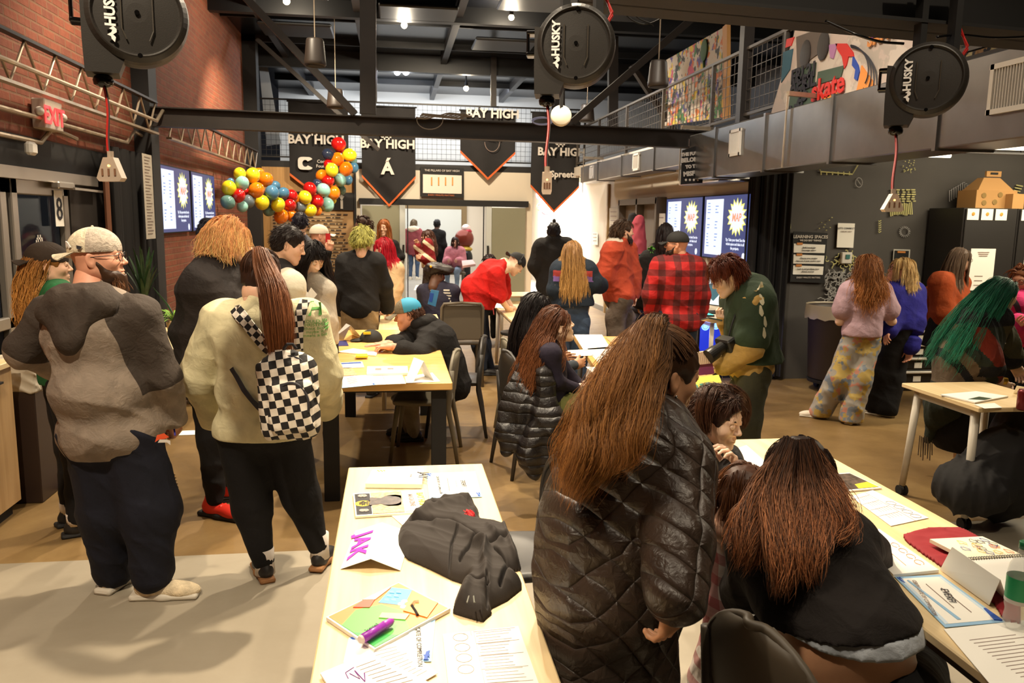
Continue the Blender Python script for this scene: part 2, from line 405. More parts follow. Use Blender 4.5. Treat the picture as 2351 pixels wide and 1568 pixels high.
def hairmat(name='hair_strands'):
    if name in MATS: return MATS[name]
    m,n = newmat(name,.48); a = n.node('ShaderNodeAttribute',attribute_name='hc')
    n.link(a.outputs['Color'],n.b.inputs['Base Color']); n.b.inputs['Specular IOR Level'].default_value = .3
    n.b.inputs['Anisotropic'].default_value = .5; return m
def strands(Gs,nc,spread,width,c0,c1,seed=0,wave=0.0,wf=40,jit=.25,c2=None,taper=.5,seg=3,tipspread=1.6,cp=1.0):
    """guides (g,s,3) -> child tubes; returns V,F,colors"""
    rs = np.random.default_rng(seed); Gs = np.asarray(Gs,float); g,s,_ = Gs.shape; C = np.repeat(Gs,nc,0); n = len(C)
    off = rs.normal(size=(n,3))*.5*spread; t = np.linspace(0,1,s)
    C = C+off[:,None]*(.35+tipspread*t[None,:,None]*.65)
    if wave:
        ph = rs.uniform(0,6.28,(n,3)); L = np.cumsum(np.linalg.norm(np.diff(C,axis=1,prepend=C[:,:1]),axis=2),1)
        C = C+wave*np.sin(L[...,None]*wf*rs.uniform(.7,1.3,(n,1,1))+ph[:,None])*(t[None,:,None]**.6)
    Ln = rs.uniform(1-jit,1.0,n)                         # shorten some
    idx = t[None]*(s-1)*Ln[:,None]; i0 = np.clip(idx.astype(int),0,s-2); fr = (idx-i0)[...,None]
    C = C[np.arange(n)[:,None],i0]*(1-fr)+C[np.arange(n)[:,None],i0+1]*fr
    T = np.gradient(C,axis=1); T /= np.linalg.norm(T,axis=2,keepdims=True)+1e-9
    N = np.cross(T,nrm(rs.normal(size=3))); N /= np.linalg.norm(N,axis=2,keepdims=True)+1e-9; B = np.cross(T,N)
    r = width*rs.uniform(.6,1.3,(n,1))*(1-(1-taper)*t[None]); r[:,-1] *= .25
    an = np.arange(seg)*2*math.pi/seg+.3
    V = C[:,:,None]+(N[:,:,None]*np.cos(an)[None,None,:,None]+B[:,:,None]*np.sin(an)[None,None,:,None])*r[:,:,None,None]
    base = (np.arange(n)*s*seg)[:,None,None]+(np.arange(s-1)*seg)[None,:,None]+np.arange(seg)[None,None]; nx = base-np.arange(seg)+(np.arange(seg)+1) % seg
    F = np.stack([base,nx,nx+seg,base+seg],-1).reshape(-1,4)
    c0,c1 = np.array(lin(c0)),np.array(lin(c1)); k = rs.uniform(0,1,(n,1,1))
    tt = np.clip(t[None,:,None]*1.15+(k-.5)*.5,0,1)**cp; col = c0*(1-tt)+c1*tt
    if c2 is not None: pick = rs.uniform(size=(n,1,1)) < .45; col = np.where(pick,col*(1-tt**1.3)+np.array(lin(c2))*tt**1.3,col)
    col = np.broadcast_to(col*rs.uniform(.7,1.25,(n,1,1)),(n,s,3)); col = np.repeat(col[:,:,None],seg,2).reshape(-1,3)
    return V.reshape(-1,3),F,col
def bundle(P,rad,ng,s=14,seed=0,flat=.5,side=None):
    """guides filling a tapering bundle around polyline P"""
    rs = np.random.default_rng(seed+5); P = np.asarray(P,float); L = np.r_[0,np.cumsum(np.linalg.norm(np.diff(P,axis=0),axis=1))]; t = np.linspace(0,L[-1],s)
    Q = np.stack([np.interp(t,L,P[:,i]) for i in range(3)],1)
    for _ in range(2): Q[1:-1] = (Q[:-2]+2*Q[1:-1]+Q[2:])/4
    r = np.interp(t,L,rad); T = np.gradient(Q,axis=0); T /= np.linalg.norm(T,axis=1)[:,None]
    sd = nrm(side) if side is not None else np.array([1.0,0,0]); A = sd-T*(T @ sd)[:,None]; A /= np.linalg.norm(A,axis=1)[:,None]; B = np.cross(T,A)
    a = rs.uniform(0,6.28,ng); q = np.sqrt(rs.uniform(0,1,ng)); u = (np.cos(a)*q)[:,None,None]; v = (np.sin(a)*q*flat)[:,None,None]
    return Q[None]+(A[None]*u+B[None]*v)*r[None,:,None]
def scalp_roots(n,seed,front=.52,low=-.55,top=2.0):
    rs = np.random.default_rng(seed+3); out = []
    while len(out) < n:
        v = nrm(rs.normal(size=3)); lim = front if v[1] > .45 else (low if v[1] < -.15 else low+(v[1]+.15)/.6*(front-low))
        if lim < v[2] < top: out.append(v)
    return np.array(out)
def drape(H,n,length,s=12,seed=0,lift=.012,side=0.0,back=.6,up=.25,stiff=.72,coll=(),down=.6,noise=.05,front=.52,low=-.55,wind=None,part=None,top=2.0):
    """guide strands that leave the scalp of head frame H and hang over head and body"""
    R,c,hs = H['R'],H['c'],H['s']; D = scalp_roots(n,seed,front,low,top); rs = np.random.default_rng(seed)
    er = np.array([.078,.098,.090])*hs; cc = np.array([0,-.012,.028])*hs; P = (D*er+cc) @ R.T+c
    sx = np.sign(D[:,0]-(part or 0)); v = np.stack([sx*side,np.full(n,-back),np.full(n,-down)],1)+D*up; V = v/np.linalg.norm(v,axis=1)[:,None] @ R.T
    g = np.array([0,0,-1.0]) if wind is None else nrm(wind); out = [P.copy()]; Ls = length*rs.uniform(.85,1.1,n) if np.isscalar(length) else length(D)
    el = [(c+cc @ R.T,R,er+lift*hs)]+[(np.asarray(a),np.asarray(b),np.asarray(r)) for a,b,r in coll]
    for i in range(s-1):
        V = V*stiff+g*(1-stiff)+rs.normal(size=V.shape)*noise; V /= np.linalg.norm(V,axis=1)[:,None]; P = P+V*(Ls/(s-1))[:,None]
        for a,b,r in el:
            q = ((P-a) @ b)/r; k = np.linalg.norm(q,axis=1); ins = k < 1
            if ins.any(): P[ins] = (q[ins]/k[ins][:,None]*r) @ b.T+a
        out.append(P.copy())
    return np.stack(out,1)
def shell(H,grow=.010,h=.006,cut=True,low=-.085,col=(40,28,20),extra=(),facecut=(.085,.092,.098,.105,-.035)):
    """close layer of hair over the skull"""
    R,c,hs = H['R'],H['c'],H['s']; P = [ell((0,-.014,.030),(.076+grow,.097+grow,.088+grow),k=.01),ell((0,-.045,-.03),(.062+grow,.060+grow,.060),k=.03)]+list(extra)
    if cut: fx,fy,fz,cy,cz = facecut; P.append(ell((0,cy,cz),(fx,fy,fz),k=.01,sub=True))
    for s in (-1,1): P.append(ell((s*.09,.012,-.030),(.022,.034,.045),k=.01,sub=True))
    V,F = sdf(P,h,post=fold_fn(.0025,70,3,(1,1,.25))); V = xf(V,R,c,hs); return V,F,np.tile(np.array(lin(col)),(len(V),1))
def hair_obj(name,layers,parent,label=None):
    V = []; F = []; Cc = []; n = 0
    for v,f,c in layers: V.append(v); F.append(f+n); Cc.append(c); n += len(v)
    o = mk(name,np.concatenate(V),np.concatenate(F),hairmat(),parent,colors=np.concatenate(Cc)); return tag(o,label)
SHADOWC = {}
def person(label,at,h=1.72,face=0,J=None,d=None,lean=0,w=1.0,t=1.0,belly=0.0,skinc='fair',top=None,bottom=None,shoes=None,hyaw=None,hpitch=0,hroll=0,
           hand=('relax','relax'),palm=(None,None),hdir=(None,None),lod=1,sit=False,hs=1.0,armskin=False,hood=None,group=None,cat='person',look=0.4,name='person',seat=.47,feet=True,legskin=False,hands=True,seed=1):
    """at = floor point; face = heading in degrees (0 away from the camera, 90 right); J joint overrides: ('L',x,y,z) local metres or world points"""
    at = np.array([at[0],at[1],0.0]) if len(at) == 2 else np.asarray(at,float).copy(); base = at.copy(); base[2] = 0
    a = math.radians(face); fw = np.array([math.sin(a),math.cos(a),0]); rt = np.array([math.cos(a),-math.sin(a),0]); up = np.array([0,0,1.0]); s = h/1.75
    K = dict(pe=(0,0,.95),be=(0,.01,1.09),ch=(0,0,1.26),nk=(0,-.02,1.465),hd=(0,.025,1.635),sR=(.150,-.01,1.39),sL=(-.150,-.01,1.39),eR=(.205,-.03,1.12),eL=(-.205,-.03,1.12),
             wR=(.235,.06,.87),wL=(-.235,.06,.87),hR=(.09,0,.90),hL=(-.09,0,.90),kR=(.10,.03,.49),kL=(-.10,.03,.49),aR=(.105,-.01,.09),aL=(-.105,-.01,.09))
    K = {k: np.array(v)*s for k,v in K.items()}
    upper = ('be','ch','nk','hd','sR','sL','eR','eL','wR','wL')
    if sit:
        dz = K['pe'][2]-(seat+.10)
        for k in upper+('pe','hR','hL'): K[k][2] -= dz
        for sd,q in (('R',1),('L',-1)):
            K['h'+sd][2] = seat+.08; K['k'+sd] = np.array([q*.12,.42*s,seat+.06]); K['a'+sd] = np.array([q*.12,.40*s,.09])
            K['e'+sd] = K['s'+sd]+np.array([q*.05,.08,-.27*s]); K['w'+sd] = K['e'+sd]+np.array([-q*.06,.24*s,.02])
    if lean:
        c,sn = math.cos(math.radians(lean)),math.sin(math.radians(lean)); p0 = K['pe']
        for k in upper:
            q = K[k]-p0
            if k[0] in 'ew' and not sit: continue
            K[k] = p0+np.array([q[0],q[1]*c+q[2]*sn,q[2]*c-q[1]*sn])
        if not sit:
            for sd in 'RL': K['e'+sd] = K['s'+sd]+(K['e'+sd]-np.array([0,0,1.405*s])-K['s'+sd]*[1,0,0])+0; K['w'+sd] = K['e'+sd]+np.array([0,.09,-.24*s])
    X = {k: base+rt*v[0]+fw*v[1]+up*v[2] for k,v in K.items()}
    for k,v in (J or {}).items():
        if isinstance(v,tuple) and v[0] == 'L': X[k] = base+rt*v[1]+fw*v[2]+up*v[3]
        elif len(v) == 3 and d is not None and isinstance(v,tuple): X[k] = W(v[0],v[1],d+v[2])
        else: X[k] = np.asarray(v,float)
    root = empty(name,base,label,cat,group)
    hy = math.radians(face if hyaw is None else hyaw); hp = math.radians(hpitch); f2 = np.array([math.sin(hy)*math.cos(hp),math.cos(hy)*math.cos(hp),-math.sin(hp)])
    HR = frame(f2); HR = HR @ np.array(Matrix.Rotation(math.radians(hroll),3,'Y')); hsc = hs*(.95+.05*s) if s > .8 else hs
    H = dict(R=HR,c=X['hd'],s=hsc)
    spu = nrm(X['ch']-X['pe']); rr = nrm(X['sR']-X['sL']); rr = nrm(rr-spu*(rr @ spu)); TR = np.stack([rr,np.cross(spu,rr),spu],1)
    hr = nrm(X['hR']-X['hL']); hu = nrm(up*.7+spu*.3) if sit else nrm(up*.5+spu*.5); hr = nrm(hr-hu*(hr @ hu)); PR = np.stack([hr,np.cross(hu,hr),hu],1)
    def torso(g):
        P = [ell(X['ch']+spu*.01,(.158*s*w+g,.112*s*t+g,.20*s+g),TR,k=.05),ell((X['be']),((.142+belly*.5)*s*w+g,(.108+belly)*s*t+g,.16*s+g),TR,k=.08),ell(X['pe'],(.160*s*w+g,.118*s*t+g,.135*s+g),PR,k=.07)]
        for sd,q in (('R',1),('L',-1)):
            P.append(cone(X['s'+sd],X['nk']+rr*q*.03,.050*s+g,.048*s+g*.6,k=.05)); P.append(cone(X['s'+sd],X['ch']+rr*q*.06*s*w,.058*s+g,.07*s+g,k=.05))
        return P
    def arm(sd,g,r0=.050,r1=.040,r2=.030,end=1.0,start=None):
        S,E,Wr = X['s'+sd],X['e'+sd],X['w'+sd]; P = []; ww = (1+(w-1)*.8)*s
        if end <= .5: P.append(cone(S,S+(E-S)*(end*2),r0*ww+g,(r0+(r1-r0)*end*2)*ww+g*1.3,k=.02))
        else: P += [cone(S,E,r0*ww+g,r1*ww+g,k=.03),cone(E,E+(Wr-E)*(end*2-1),r1*ww+g,(r1+(r2-r1)*(end*2-1))*ww+g,k=.03)]
        return P
    def leg(sd,g,flare=0.0,end=1.0,baggy=0):
        ww = (1+(w-1)*.9)*s; P = [cone(X['h'+sd],X['k'+sd],.088*ww+g,.060*ww+g+baggy*.6,k=.05)]
        e = X['k'+sd]+(X['a'+sd]-X['k'+sd])*end; P.append(cone(X['k'+sd],e,.060*ww+g+baggy*.6,.042*s+g+flare+(1-end)*.02,k=.04)); return P
    parts = []; hv,hf,hm = head_mesh(lod); parts.append((xf(hv,HR,X['hd'],hsc),hf,hm))
    for sx in (-1,1):
        v,f = uvs((sx*.031,.079,.005),.0125); parts.append((xf(v,HR,X['hd'],hsc),f,2))
        lk = nrm((0,1,-look*.5)); v,f = uvs(np.array([sx*.031,.079,.005])+lk*.0078,.0062,10,6); parts.append((xf(v,HR,X['hd'],hsc),f,3))
        if lod == 0:
            zl = .0105-look*.0095; mb = MB(); mb.tube([[sx*(.031+.0145*math.sin(q)),.0793+.0138*math.cos(q),zl-.0012*math.cos(q)] for q in np.linspace(-1.15,1.15,9)],[.0004,.0007,.0009,.001,.001,.001,.0009,.0007,.0004],4,cap=False); parts.append((xf(mb.V[0],HR,X['hd'],hsc),np.array(mb.F),3))
        v,f = uvs((sx*.031,.0793,.0075+.0045*(1-look)),(.0140,.0138,.0125),14,8); keep = v[f].mean(1)[:,2] > .0120-look*.011; parts.append((xf(v,HR,X['hd'],hsc),f[keep],0))
    P = []
    nb = X['hd']+HR @ np.array([0,-.035,-.085])*hsc; P += [cone(nb,X['nk'],.056*s*(1+(w-1)*.6),.062*s*(1+(w-1)*.7),k=.03)]
    P += torso(-.022)
    for sd in 'RL':
        P += arm(sd,-.004 if armskin else -.014)
        if not sit or legskin: P += leg(sd,-.002 if legskin else -.02)
        else: P += leg(sd,-.02)
    vox = {0: .009,1: .012,2: .018}[lod]; v,f = sdf(P,vox); parts.append((v,f,0)); HF = {}
    for i,sd in enumerate('RL'):
        if not hands: break
        z = nrm(hdir[i]) if hdir[i] is not None else nrm(X['w'+sd]-X['e'+sd]); pn = palm[i] if palm[i] is not None else (rr*(-1 if sd == 'R' else 1))
        y = nrm(np.asarray(pn,float)-z*(np.asarray(pn,float) @ z)); x = np.cross(y,z); hv,hf = hand_mesh(hand[i],0 if lod == 0 else 1); v = hv.copy(); f = hf
        if sd == 'R': v[:,0] *= -1; f = hf[:,::-1]
        Rm = np.stack([x,y,z],1); parts.append((xf(v,Rm,X['w'+sd],s*1.0),f,0)); HF[sd] = (Rm,X['w'+sd])
    v,f,mi = joinm(parts); sm = skin(*skinc) if isinstance(skinc,tuple) else SKIN[skinc]; body = mk('body',v,f,sm,root,mi)
    R = dict(root=root,X=X,H=H,TR=TR,PR=PR,rr=rr,fw=fw,up=up,s=s,torso=torso,arm=arm,leg=leg,HF=HF,body=body,spu=spu,vox=vox)
    coll = [(X['ch']+spu*.03,TR,np.array([.175*w,.135*t,.22])*s+.015),(X['be'],TR,np.array([.16*w,.14*t,.18])*s+.015),(X['nk']-spu*.03,TR,np.array([.15*w,.075*t,.06])*s+.01)]; R['coll'] = coll
    if top:
        T = dict(mat=None,g=.012,sleeve=.96,hem=-.06,fold=.005,fr=16,name='shirt',zone=None,zf=None,extra=[],cuff=0,label=None,split=0); T.update(top); g = T['g']
        Pp = torso(g)
        for sd in 'RL':
            if T['sleeve']: Pp += arm(sd,g+T.get('sg',0),end=T['sleeve'],r0=.048)
        if T.get('collar'): Pp.append(cone(X['nk'],X['nk']+(nb-X['nk'])*.45,.066*s+T['collar'],.062*s+T['collar'],k=.03))
        if T['hem'] < -.12: Pp.append(cone(X['pe'],X['pe']+up*(T['hem']),.15*s*w,.16*s*w+T.get('flare',0),k=.08))
        Pp += T['extra'](R) if callable(T['extra']) else T['extra']; ff = fold_fn(T['fold'],T['fr'],seed+3); hp_ = X['pe']+hu*T['hem']*s
        def post(Q,D):
            D = ff(Q,D); dn = -((Q-hp_) @ hu); near = np.minimum(np.linalg.norm(Q-X['wR'],axis=1),np.linalg.norm(Q-X['wL'],axis=1)); near2 = np.minimum(np.linalg.norm(Q-X['eR'],axis=1),np.linalg.norm(Q-X['eL'],axis=1))
            lat = np.abs((Q-X['pe']) @ hr); dn = np.where((lat > .21*s*w+.03) | (near < .13) | (near2 < .13),-1,dn); return np.maximum(D,dn)
        v,f = sdf(Pp,vox*.8,post=post); C = v[f].mean(1); mi = T['zone'](C,R) if T['zone'] else None
        to = tag(mk(T['name'],v,f,T['mat'],root,mi),T['label'])
        if T['zf']: to.data.attributes.new('zn','FLOAT','POINT').data.foreach_set('value',T['zf'](v,R).astype(np.float32))
        R['T'] = T
    if bottom:
        B = dict(mat=None,g=.008,flare=0,baggy=0,fold=.005,end=.97,name='trousers',zone=None,label=None,kind='pants',fr=14); B.update(bottom)
        Pp = [ell(X['pe'],(.158*s*w+min(B['g'],.004),.118*s*t+min(B['g'],.004),.13*s+.004),PR,k=.07)]
        if B['kind'] == 'skirt':
            Pp.append(cone(X['pe'],X['pe']*.5+(X['aR']+X['aL'])*.25,.17*s*w,.26*s,k=.08)); ll = X['aR'][2]+B.get('len',.15)
        else:
            ll = -9
            for sd in 'RL': Pp += leg(sd,B['g'],B['flare'],B['end'],B['baggy'])
        ff2 = fold_fn(B['fold'],B['fr'],seed+9,(1,1,1)); wz = X['pe']+hu*.10*s
        pf = lambda Q,D: np.maximum(np.maximum(ff2(Q,D),(Q-wz) @ hu),np.maximum(.02-Q[:,2],ll-Q[:,2]))
        v,f = sdf(Pp,vox*.85,post=pf); C = v[f].mean(1); tag(mk(B['name'],v,f,B['mat'],root,B['zone'](C,R) if B['zone'] else None),B['label'])
    if shoes and feet:
        if not SHOE: SHOE.extend(shoe_template('a'))
        S = dict(mat=None,sole=None,s=1.0,yaw=(0,0)); S.update(shoes)
        for i,sd in enumerate('RL'):
            an = X['a'+sd]; fa = a+math.radians(S['yaw'][i]+(8 if sd == 'R' else -8)); fr_ = frame((math.sin(fa),math.cos(fa),0)); lift = max(0,an[2]-.095*s)
            o = np.array([an[0],an[1],lift])+fr_[:,1]*.03; (va,fa_),(vb,fb) = SHOE; k = S['s']*s
            v,f,mi = joinm([(xf(va,fr_,o,k),fa_,0),(xf(vb,fr_,o,k),fb,1)]); mk('shoe',v,f,[S['mat'],S['sole'] or S['mat']],root,mi)
    R['nb'] = nb
    return R
# ---------------------------------------------------------------- things worn
def cap(R,crown,back=None,brim=None,backwards=False,tilt=0,mesh=None,label=None):
    H = R['H']; B = np.array(Matrix.Rotation(math.pi if backwards else 0,3,'Z') @ Matrix.Rotation(math.radians(tilt),3,'X')); Rm = H['R'] @ B
    V,F = sdf([ell((0,-.012 if not backwards else .012,.040),(.088,.108,.092),k=.01)],.0045,post=lambda p,d: np.maximum(d,-(p[:,2]-.026)))
    C = V[F].mean(1); mi = (C[:,1] < .02).astype(int) if back is not None else np.zeros(len(F),int)
    mk('cap_crown',xf(V,Rm,H['c'],H['s']),F,[crown,back or crown],R['root'],mi,parent_label=None) if False else tag(mk('cap',xf(V,Rm,H['c'],H['s']),F,[crown,back or crown],R['root'],mi),label)
    m = MB(); A = []; Bq = []
    for i in range(15):
        a = -1.25+2.5*i/14; x = math.sin(a); A.append([.080*x,.064+.022*math.cos(a)*1.2,.030]); Bq.append([.086*x,.100+.075*math.cos(a)**.7 if math.cos(a) > 0 else .1,.030-.010-.022*x*x])
    A = np.array(A); Bq = np.array(Bq); m.strip(A,Bq); m.strip(Bq-[0,0,.004],A-[0,0,.004]); m.strip(Bq,Bq-[0,0,.004])
    V = np.concatenate(m.V); mk('cap_brim',xf(V,Rm,H['c'],H['s']),m.F,brim or crown,R['root'])
    bt = MB(); bt.sphere((0,-.012 if not backwards else .012,.132),.006,8,5); mk('cap_button',xf(bt.V[0],Rm,H['c'],H['s']),bt.F,crown,R['root']); return Rm
def glasses(R,mat,r=.022):
    H = R['H']; m = MB()
    for sx in (-1,1):
        P = [[sx*.032+r*1.15*math.cos(a),.097,.004+r*.85*math.sin(a)] for a in np.linspace(0,2*math.pi,17)]; m.tube(P,.0018,6)
        m.tube([[sx*.058,.095,.010],[sx*.079,.05,.010],[sx*.082,-.005,.006],[sx*.080,-.025,-.012]],.0018,6)
    m.tube([[-.009,.100,.006],[0,.103,.009],[.009,.100,.006]],.0018,6); V = np.concatenate(m.V)
    mk('glasses',xf(V,H['R'],H['c'],H['s']),m.F,mat,R['root'])
def brows(R,col,layer=None):
    H = R['H']; m = MB()
    for sx in (-1,1): m.tube([[sx*.014,.0885,.024],[sx*.030,.0875,.030],[sx*.047,.074,.026]],[.0022,.0032,.0014],6)
    V = np.concatenate(m.V); F = m.F; tag(mk('eyebrows',xf(V,H['R'],H['c'],H['s']),F,M('brow_%d_%d' % (col[0],col[1]),col,.7),R['root']))
def beard(R,col,length=.03,n=60,col2=None):
    H = R['H']; c2 = col2 or tuple(min(255,x*1.4) for x in col)
    V,F = sdf([ell((0,.045,-.082),(.058,.050,.036+length*.3),k=.03),cone((.068,.004,-.012),(.048,.045,-.075),.011,.022,k=.03),cone((-.068,.004,-.012),(-.048,.045,-.075),.011,.022,k=.03),ell((0,.080,-.10-length*.5),(.036,.028,.02+length),k=.03),ell((0,.095,-.064),(.020,.014,.009),k=.004,sub=True)],.005,post=fold_fn(.003,60,5,(1,1,.3)))
    rs = np.random.default_rng(4); pr = np.stack([rs.uniform(-.055,.055,n),rs.uniform(.02,.09,n),rs.uniform(-.125,-.07,n)],1); g = np.stack([pr+np.array([0,.004,-.018-length*.55])*k for k in np.linspace(0,1,6)],1)
    v2,f2,cc = strands(g,5,.012,.0012,col,c2,3,.002,90)
    hair_obj('beard',[(xf(V,H['R'],H['c'],H['s']),F,np.tile(np.array(lin(col)),(len(V),1))),(xf(v2,H['R'],H['c'],H['s']),f2,cc)],R['root'])
def hair(R,style,col,tip=None,c2=None,n=60,nc=8,width=.0022,length=.4,seed=1,wave=.003,spread=.012,label=None,wf=40,**kw):
    H = R['H']; tip = tip or tuple(min(255,c*1.25) for c in col); L = [shell(H,kw.pop('grow',.010),col=col,facecut=kw.pop('facecut',(.085,.092,.098,.105,-.035)))]
    pre = dict(short=dict(length=length,stiff=.80,back=.35,up=.45,down=.1,low=-.62,front=.45,noise=.10,lift=.018),crop=dict(length=length,stiff=.9,back=.3,up=.3,down=.3,low=-.6,front=.5,noise=.06,lift=.006),
               long=dict(length=length,stiff=.62,back=.7,up=.2,down=.5,low=-.5,front=.42,lift=.014),bob=dict(length=length,stiff=.7,back=.15,up=.25,down=.5,side=.35,low=-.5,front=.40,lift=.016),
               fringe=dict(length=length,stiff=.7,back=-.3,up=.5,down=.3,side=.15,low=-.55,front=.42,lift=.016))[style]; pre.update(kw)
    g = drape(H,n,seed=seed,coll=R['coll'] if style in ('long','bob') else (),**pre)
    L.append(strands(g,nc,spread,width,col,tip,seed,wave,wf,c2=c2)); return hair_obj('hair',L,R['root'],label)
# ---------------------------------------------------------------- surface materials
def brickmat(name,c1,c2,mortar,sc=1.0,rough=.85):
    m,n = newmat(name,rough); sp = n.node('ShaderNodeSeparateXYZ'); n.link(n.coord('Object'),sp.inputs[0]); cb = n.node('ShaderNodeCombineXYZ')
    n.link(sp.outputs[1],cb.inputs[0]); n.link(sp.outputs[2],cb.inputs[1]); b = n.node('ShaderNodeTexBrick')
    n.link(cb.outputs[0],b.inputs['Vector']); b.inputs['Color1'].default_value = (*lin(c1),1); b.inputs['Color2'].default_value = (*lin(c2),1); b.inputs['Mortar'].default_value = (*lin(mortar),1)
    b.inputs['Scale'].default_value = 1.0/sc; b.inputs['Brick Width'].default_value = .225; b.inputs['Row Height'].default_value = .076; b.inputs['Mortar Size'].default_value = .010; b.inputs['Mortar Smooth'].default_value = .3
    f = n.noise(1.3,5); g = n.noise(14,4); c = n.mix(n.math('MULTIPLY',f,.35),b.outputs['Color'],(74,44,36)); c = n.mix(n.math('MULTIPLY',g,.30),c,(176,108,72)); n.color(c)
    h = n.math('SUBTRACT',g,n.math('MULTIPLY',b.outputs['Fac'],1.5)); n.bump(h,.6,.012); return m
brickmat('brick',(128,60,36),(98,42,27),(112,82,58))
def floormat(name,c1,c2,c3,rough,sc=1.0,cracks=True):
    m,n = newmat(name,rough); f = n.noise(sc*.9,8,rough=.65,dist=.6); g = n.noise(sc*6,6,rough=.7); c = n.ramp(f,[(.28,c1),(.52,c2),(.75,c3)])
    c = n.mix(n.math('MULTIPLY',n.ramp(g,[(.35,(0,0,0)),(.75,(255,255,255))]),.22),c,c1)
    if cracks:
        v = n.node('ShaderNodeTexVoronoi',feature='DISTANCE_TO_EDGE'); v.inputs['Scale'].default_value = .35; w = n.node('ShaderNodeVectorMath',operation='ADD'); nn = n.node('ShaderNodeTexNoise'); nn.inputs['Scale'].default_value = 2.0
        n.link(n.coord('Object'),nn.inputs['Vector']); n.link(n.coord('Object'),w.inputs[0]); n.link(nn.outputs['Color'],w.inputs[1]); n.link(w.outputs[0],v.inputs['Vector'])
        cr = n.math('LESS_THAN',v.outputs['Distance'],.0022); c = n.mix(n.math('MULTIPLY',cr,.35),c,(60,42,26))
    n.color(c); r = n.ramp(g,[(.3,(70,70,70)),(.8,(120,120,120))]); n.link(n.math('ADD',n.math('MULTIPLY',g,.25),rough),n.b.inputs['Roughness']); n.bump(g,.08,.004); return m
floormat('floor_brown',(92,70,40),(128,102,64),(156,130,86),.27,1.0,False)
floormat('floor_grey',(136,126,108),(150,140,122),(160,152,134),.45,.6,False)
floormat('floor_hall',(150,146,138),(164,160,152),(176,172,164),.3,.6,False)
def woodmat(name,c1,c2,axis='Y',sc=1.0,rough=.42):
    if name in MATS: return MATS[name]
    m,n = newmat(name,rough); s = {'Y': (22,1.2,22),'X': (1.2,22,22),'Z': (22,22,1.2)}[axis]; w = n.node('ShaderNodeTexNoise'); w.inputs['Scale'].default_value = 1; w.inputs['Detail'].default_value = 5; w.inputs['Distortion'].default_value = .8
    n.link(n.scaled(tuple(q*sc for q in s)),w.inputs['Vector']); s2 = tuple(q*4 for q in s); f = n.node('ShaderNodeTexNoise'); f.inputs['Scale'].default_value = 1; f.inputs['Detail'].default_value = 2; n.link(n.scaled(s2),f.inputs['Vector'])
    c = n.ramp(w.outputs['Fac'],[(.35,c1),(.62,c2)]); n.color(n.mix(n.math('MULTIPLY',f.outputs['Fac'],.25),c,c1)); n.bump(f.outputs['Fac'],.05,.001); return m
woodmat('maple',(220,192,142),(232,208,164)); woodmat('oak_top',(214,166,92),(226,182,112),'X'); woodmat('plywood',(176,134,80),(196,152,96),'Z'); woodmat('counter_wood',(170,136,92),(186,152,108),'Z')
M('white_wall',(218,208,192),.8,bump=.1,bs=60); M('white_wall_warm',(214,202,182),.8,bump=.1,bs=60); M('black_wall',(74,70,66),.75,bump=.08,bs=40,var=.06,vs=1.5)
M('black_steel',(26,22,20),.5,bump=.1,bs=30); M('beam_steel',(36,29,24),.55,var=.15,vs=3,bump=.15,bs=25); M('dark_ceiling',(15,16,19),.5,var=.2,vs=2); M('ceiling_panel',(20,24,34),.25,var=.15,vs=3)
def galv():
    m,n = newmat('galvanised',.32,.9); f = n.noise(2.5,3); n.color(n.ramp(f,[(.3,(132,130,128)),(.7,(150,148,146))])); n.bump(n.noise(1.6,2),.15,.03); return m
galv(); M('chrome',(190,186,180),.2,.9); M('aluminium',(168,160,150),.38,.75); M('conduit',(176,160,138),.4,.6,var=.1)
M('black_plastic',(26,24,22),.38); M('matte_black',(18,16,15),.7); M('reel_black',(42,38,34),.45,bump=.08,bs=300); M('gloss_black',(12,11,11),.12)
M('glass',(235,240,240),.03,trans=1.0); MATS['glass'].node_tree.nodes['Principled BSDF'].inputs['IOR'].default_value = 1.1
def curtainmat():
    m,n = newmat('curtain',.85); n.color((22,19,18)); return m
curtainmat(); M('paper',(244,240,230),.7); M('paper_cream',(238,228,200),.7); M('ink',(40,38,44),.7); M('white_print',(214,206,196),.6); M('banner_cloth',(27,24,24),.8,var=.1); M('orange_trim',(206,96,34),.7)
def emis(name,col,s): return M(name,(10,10,10),.4,emit=(col,s))
emis('bulb',(255,226,170),28); emis('bulb_cool',(225,236,255),40); emis('tube_light',(255,238,205),5.0); emis('exit_red',(255,60,60),1.5)
emis('scr_navy',(58,70,122),.85); emis('scr_white',(226,234,255),.95); emis('scr_star',(238,232,120),1.0); emis('scr_pink',(236,150,150),.8); emis('scr_text',(232,236,250),.95); emis('scr_blue',(110,150,220),.8)
BX,BY,BZ = np.eye(3)
def structure(name,mb,m,**k): return obj(name,mb,m,kind='structure',**k)
def wallbox(name,lo,hi,m): mb = MB(); lo = np.array(lo,float); hi = np.array(hi,float); mb.box((lo+hi)/2,hi-lo); return structure(name,mb,m)
# floors
wallbox('floor',(-6,-3,-.1),(10,4.23,0),MATS['floor_grey']); wallbox('floor',(-6,4.23,-.1),(10,17.5,0),MATS['floor_brown']); wallbox('floor',(-6,17.5,-.1),(10,27,0),MATS['floor_hall'])
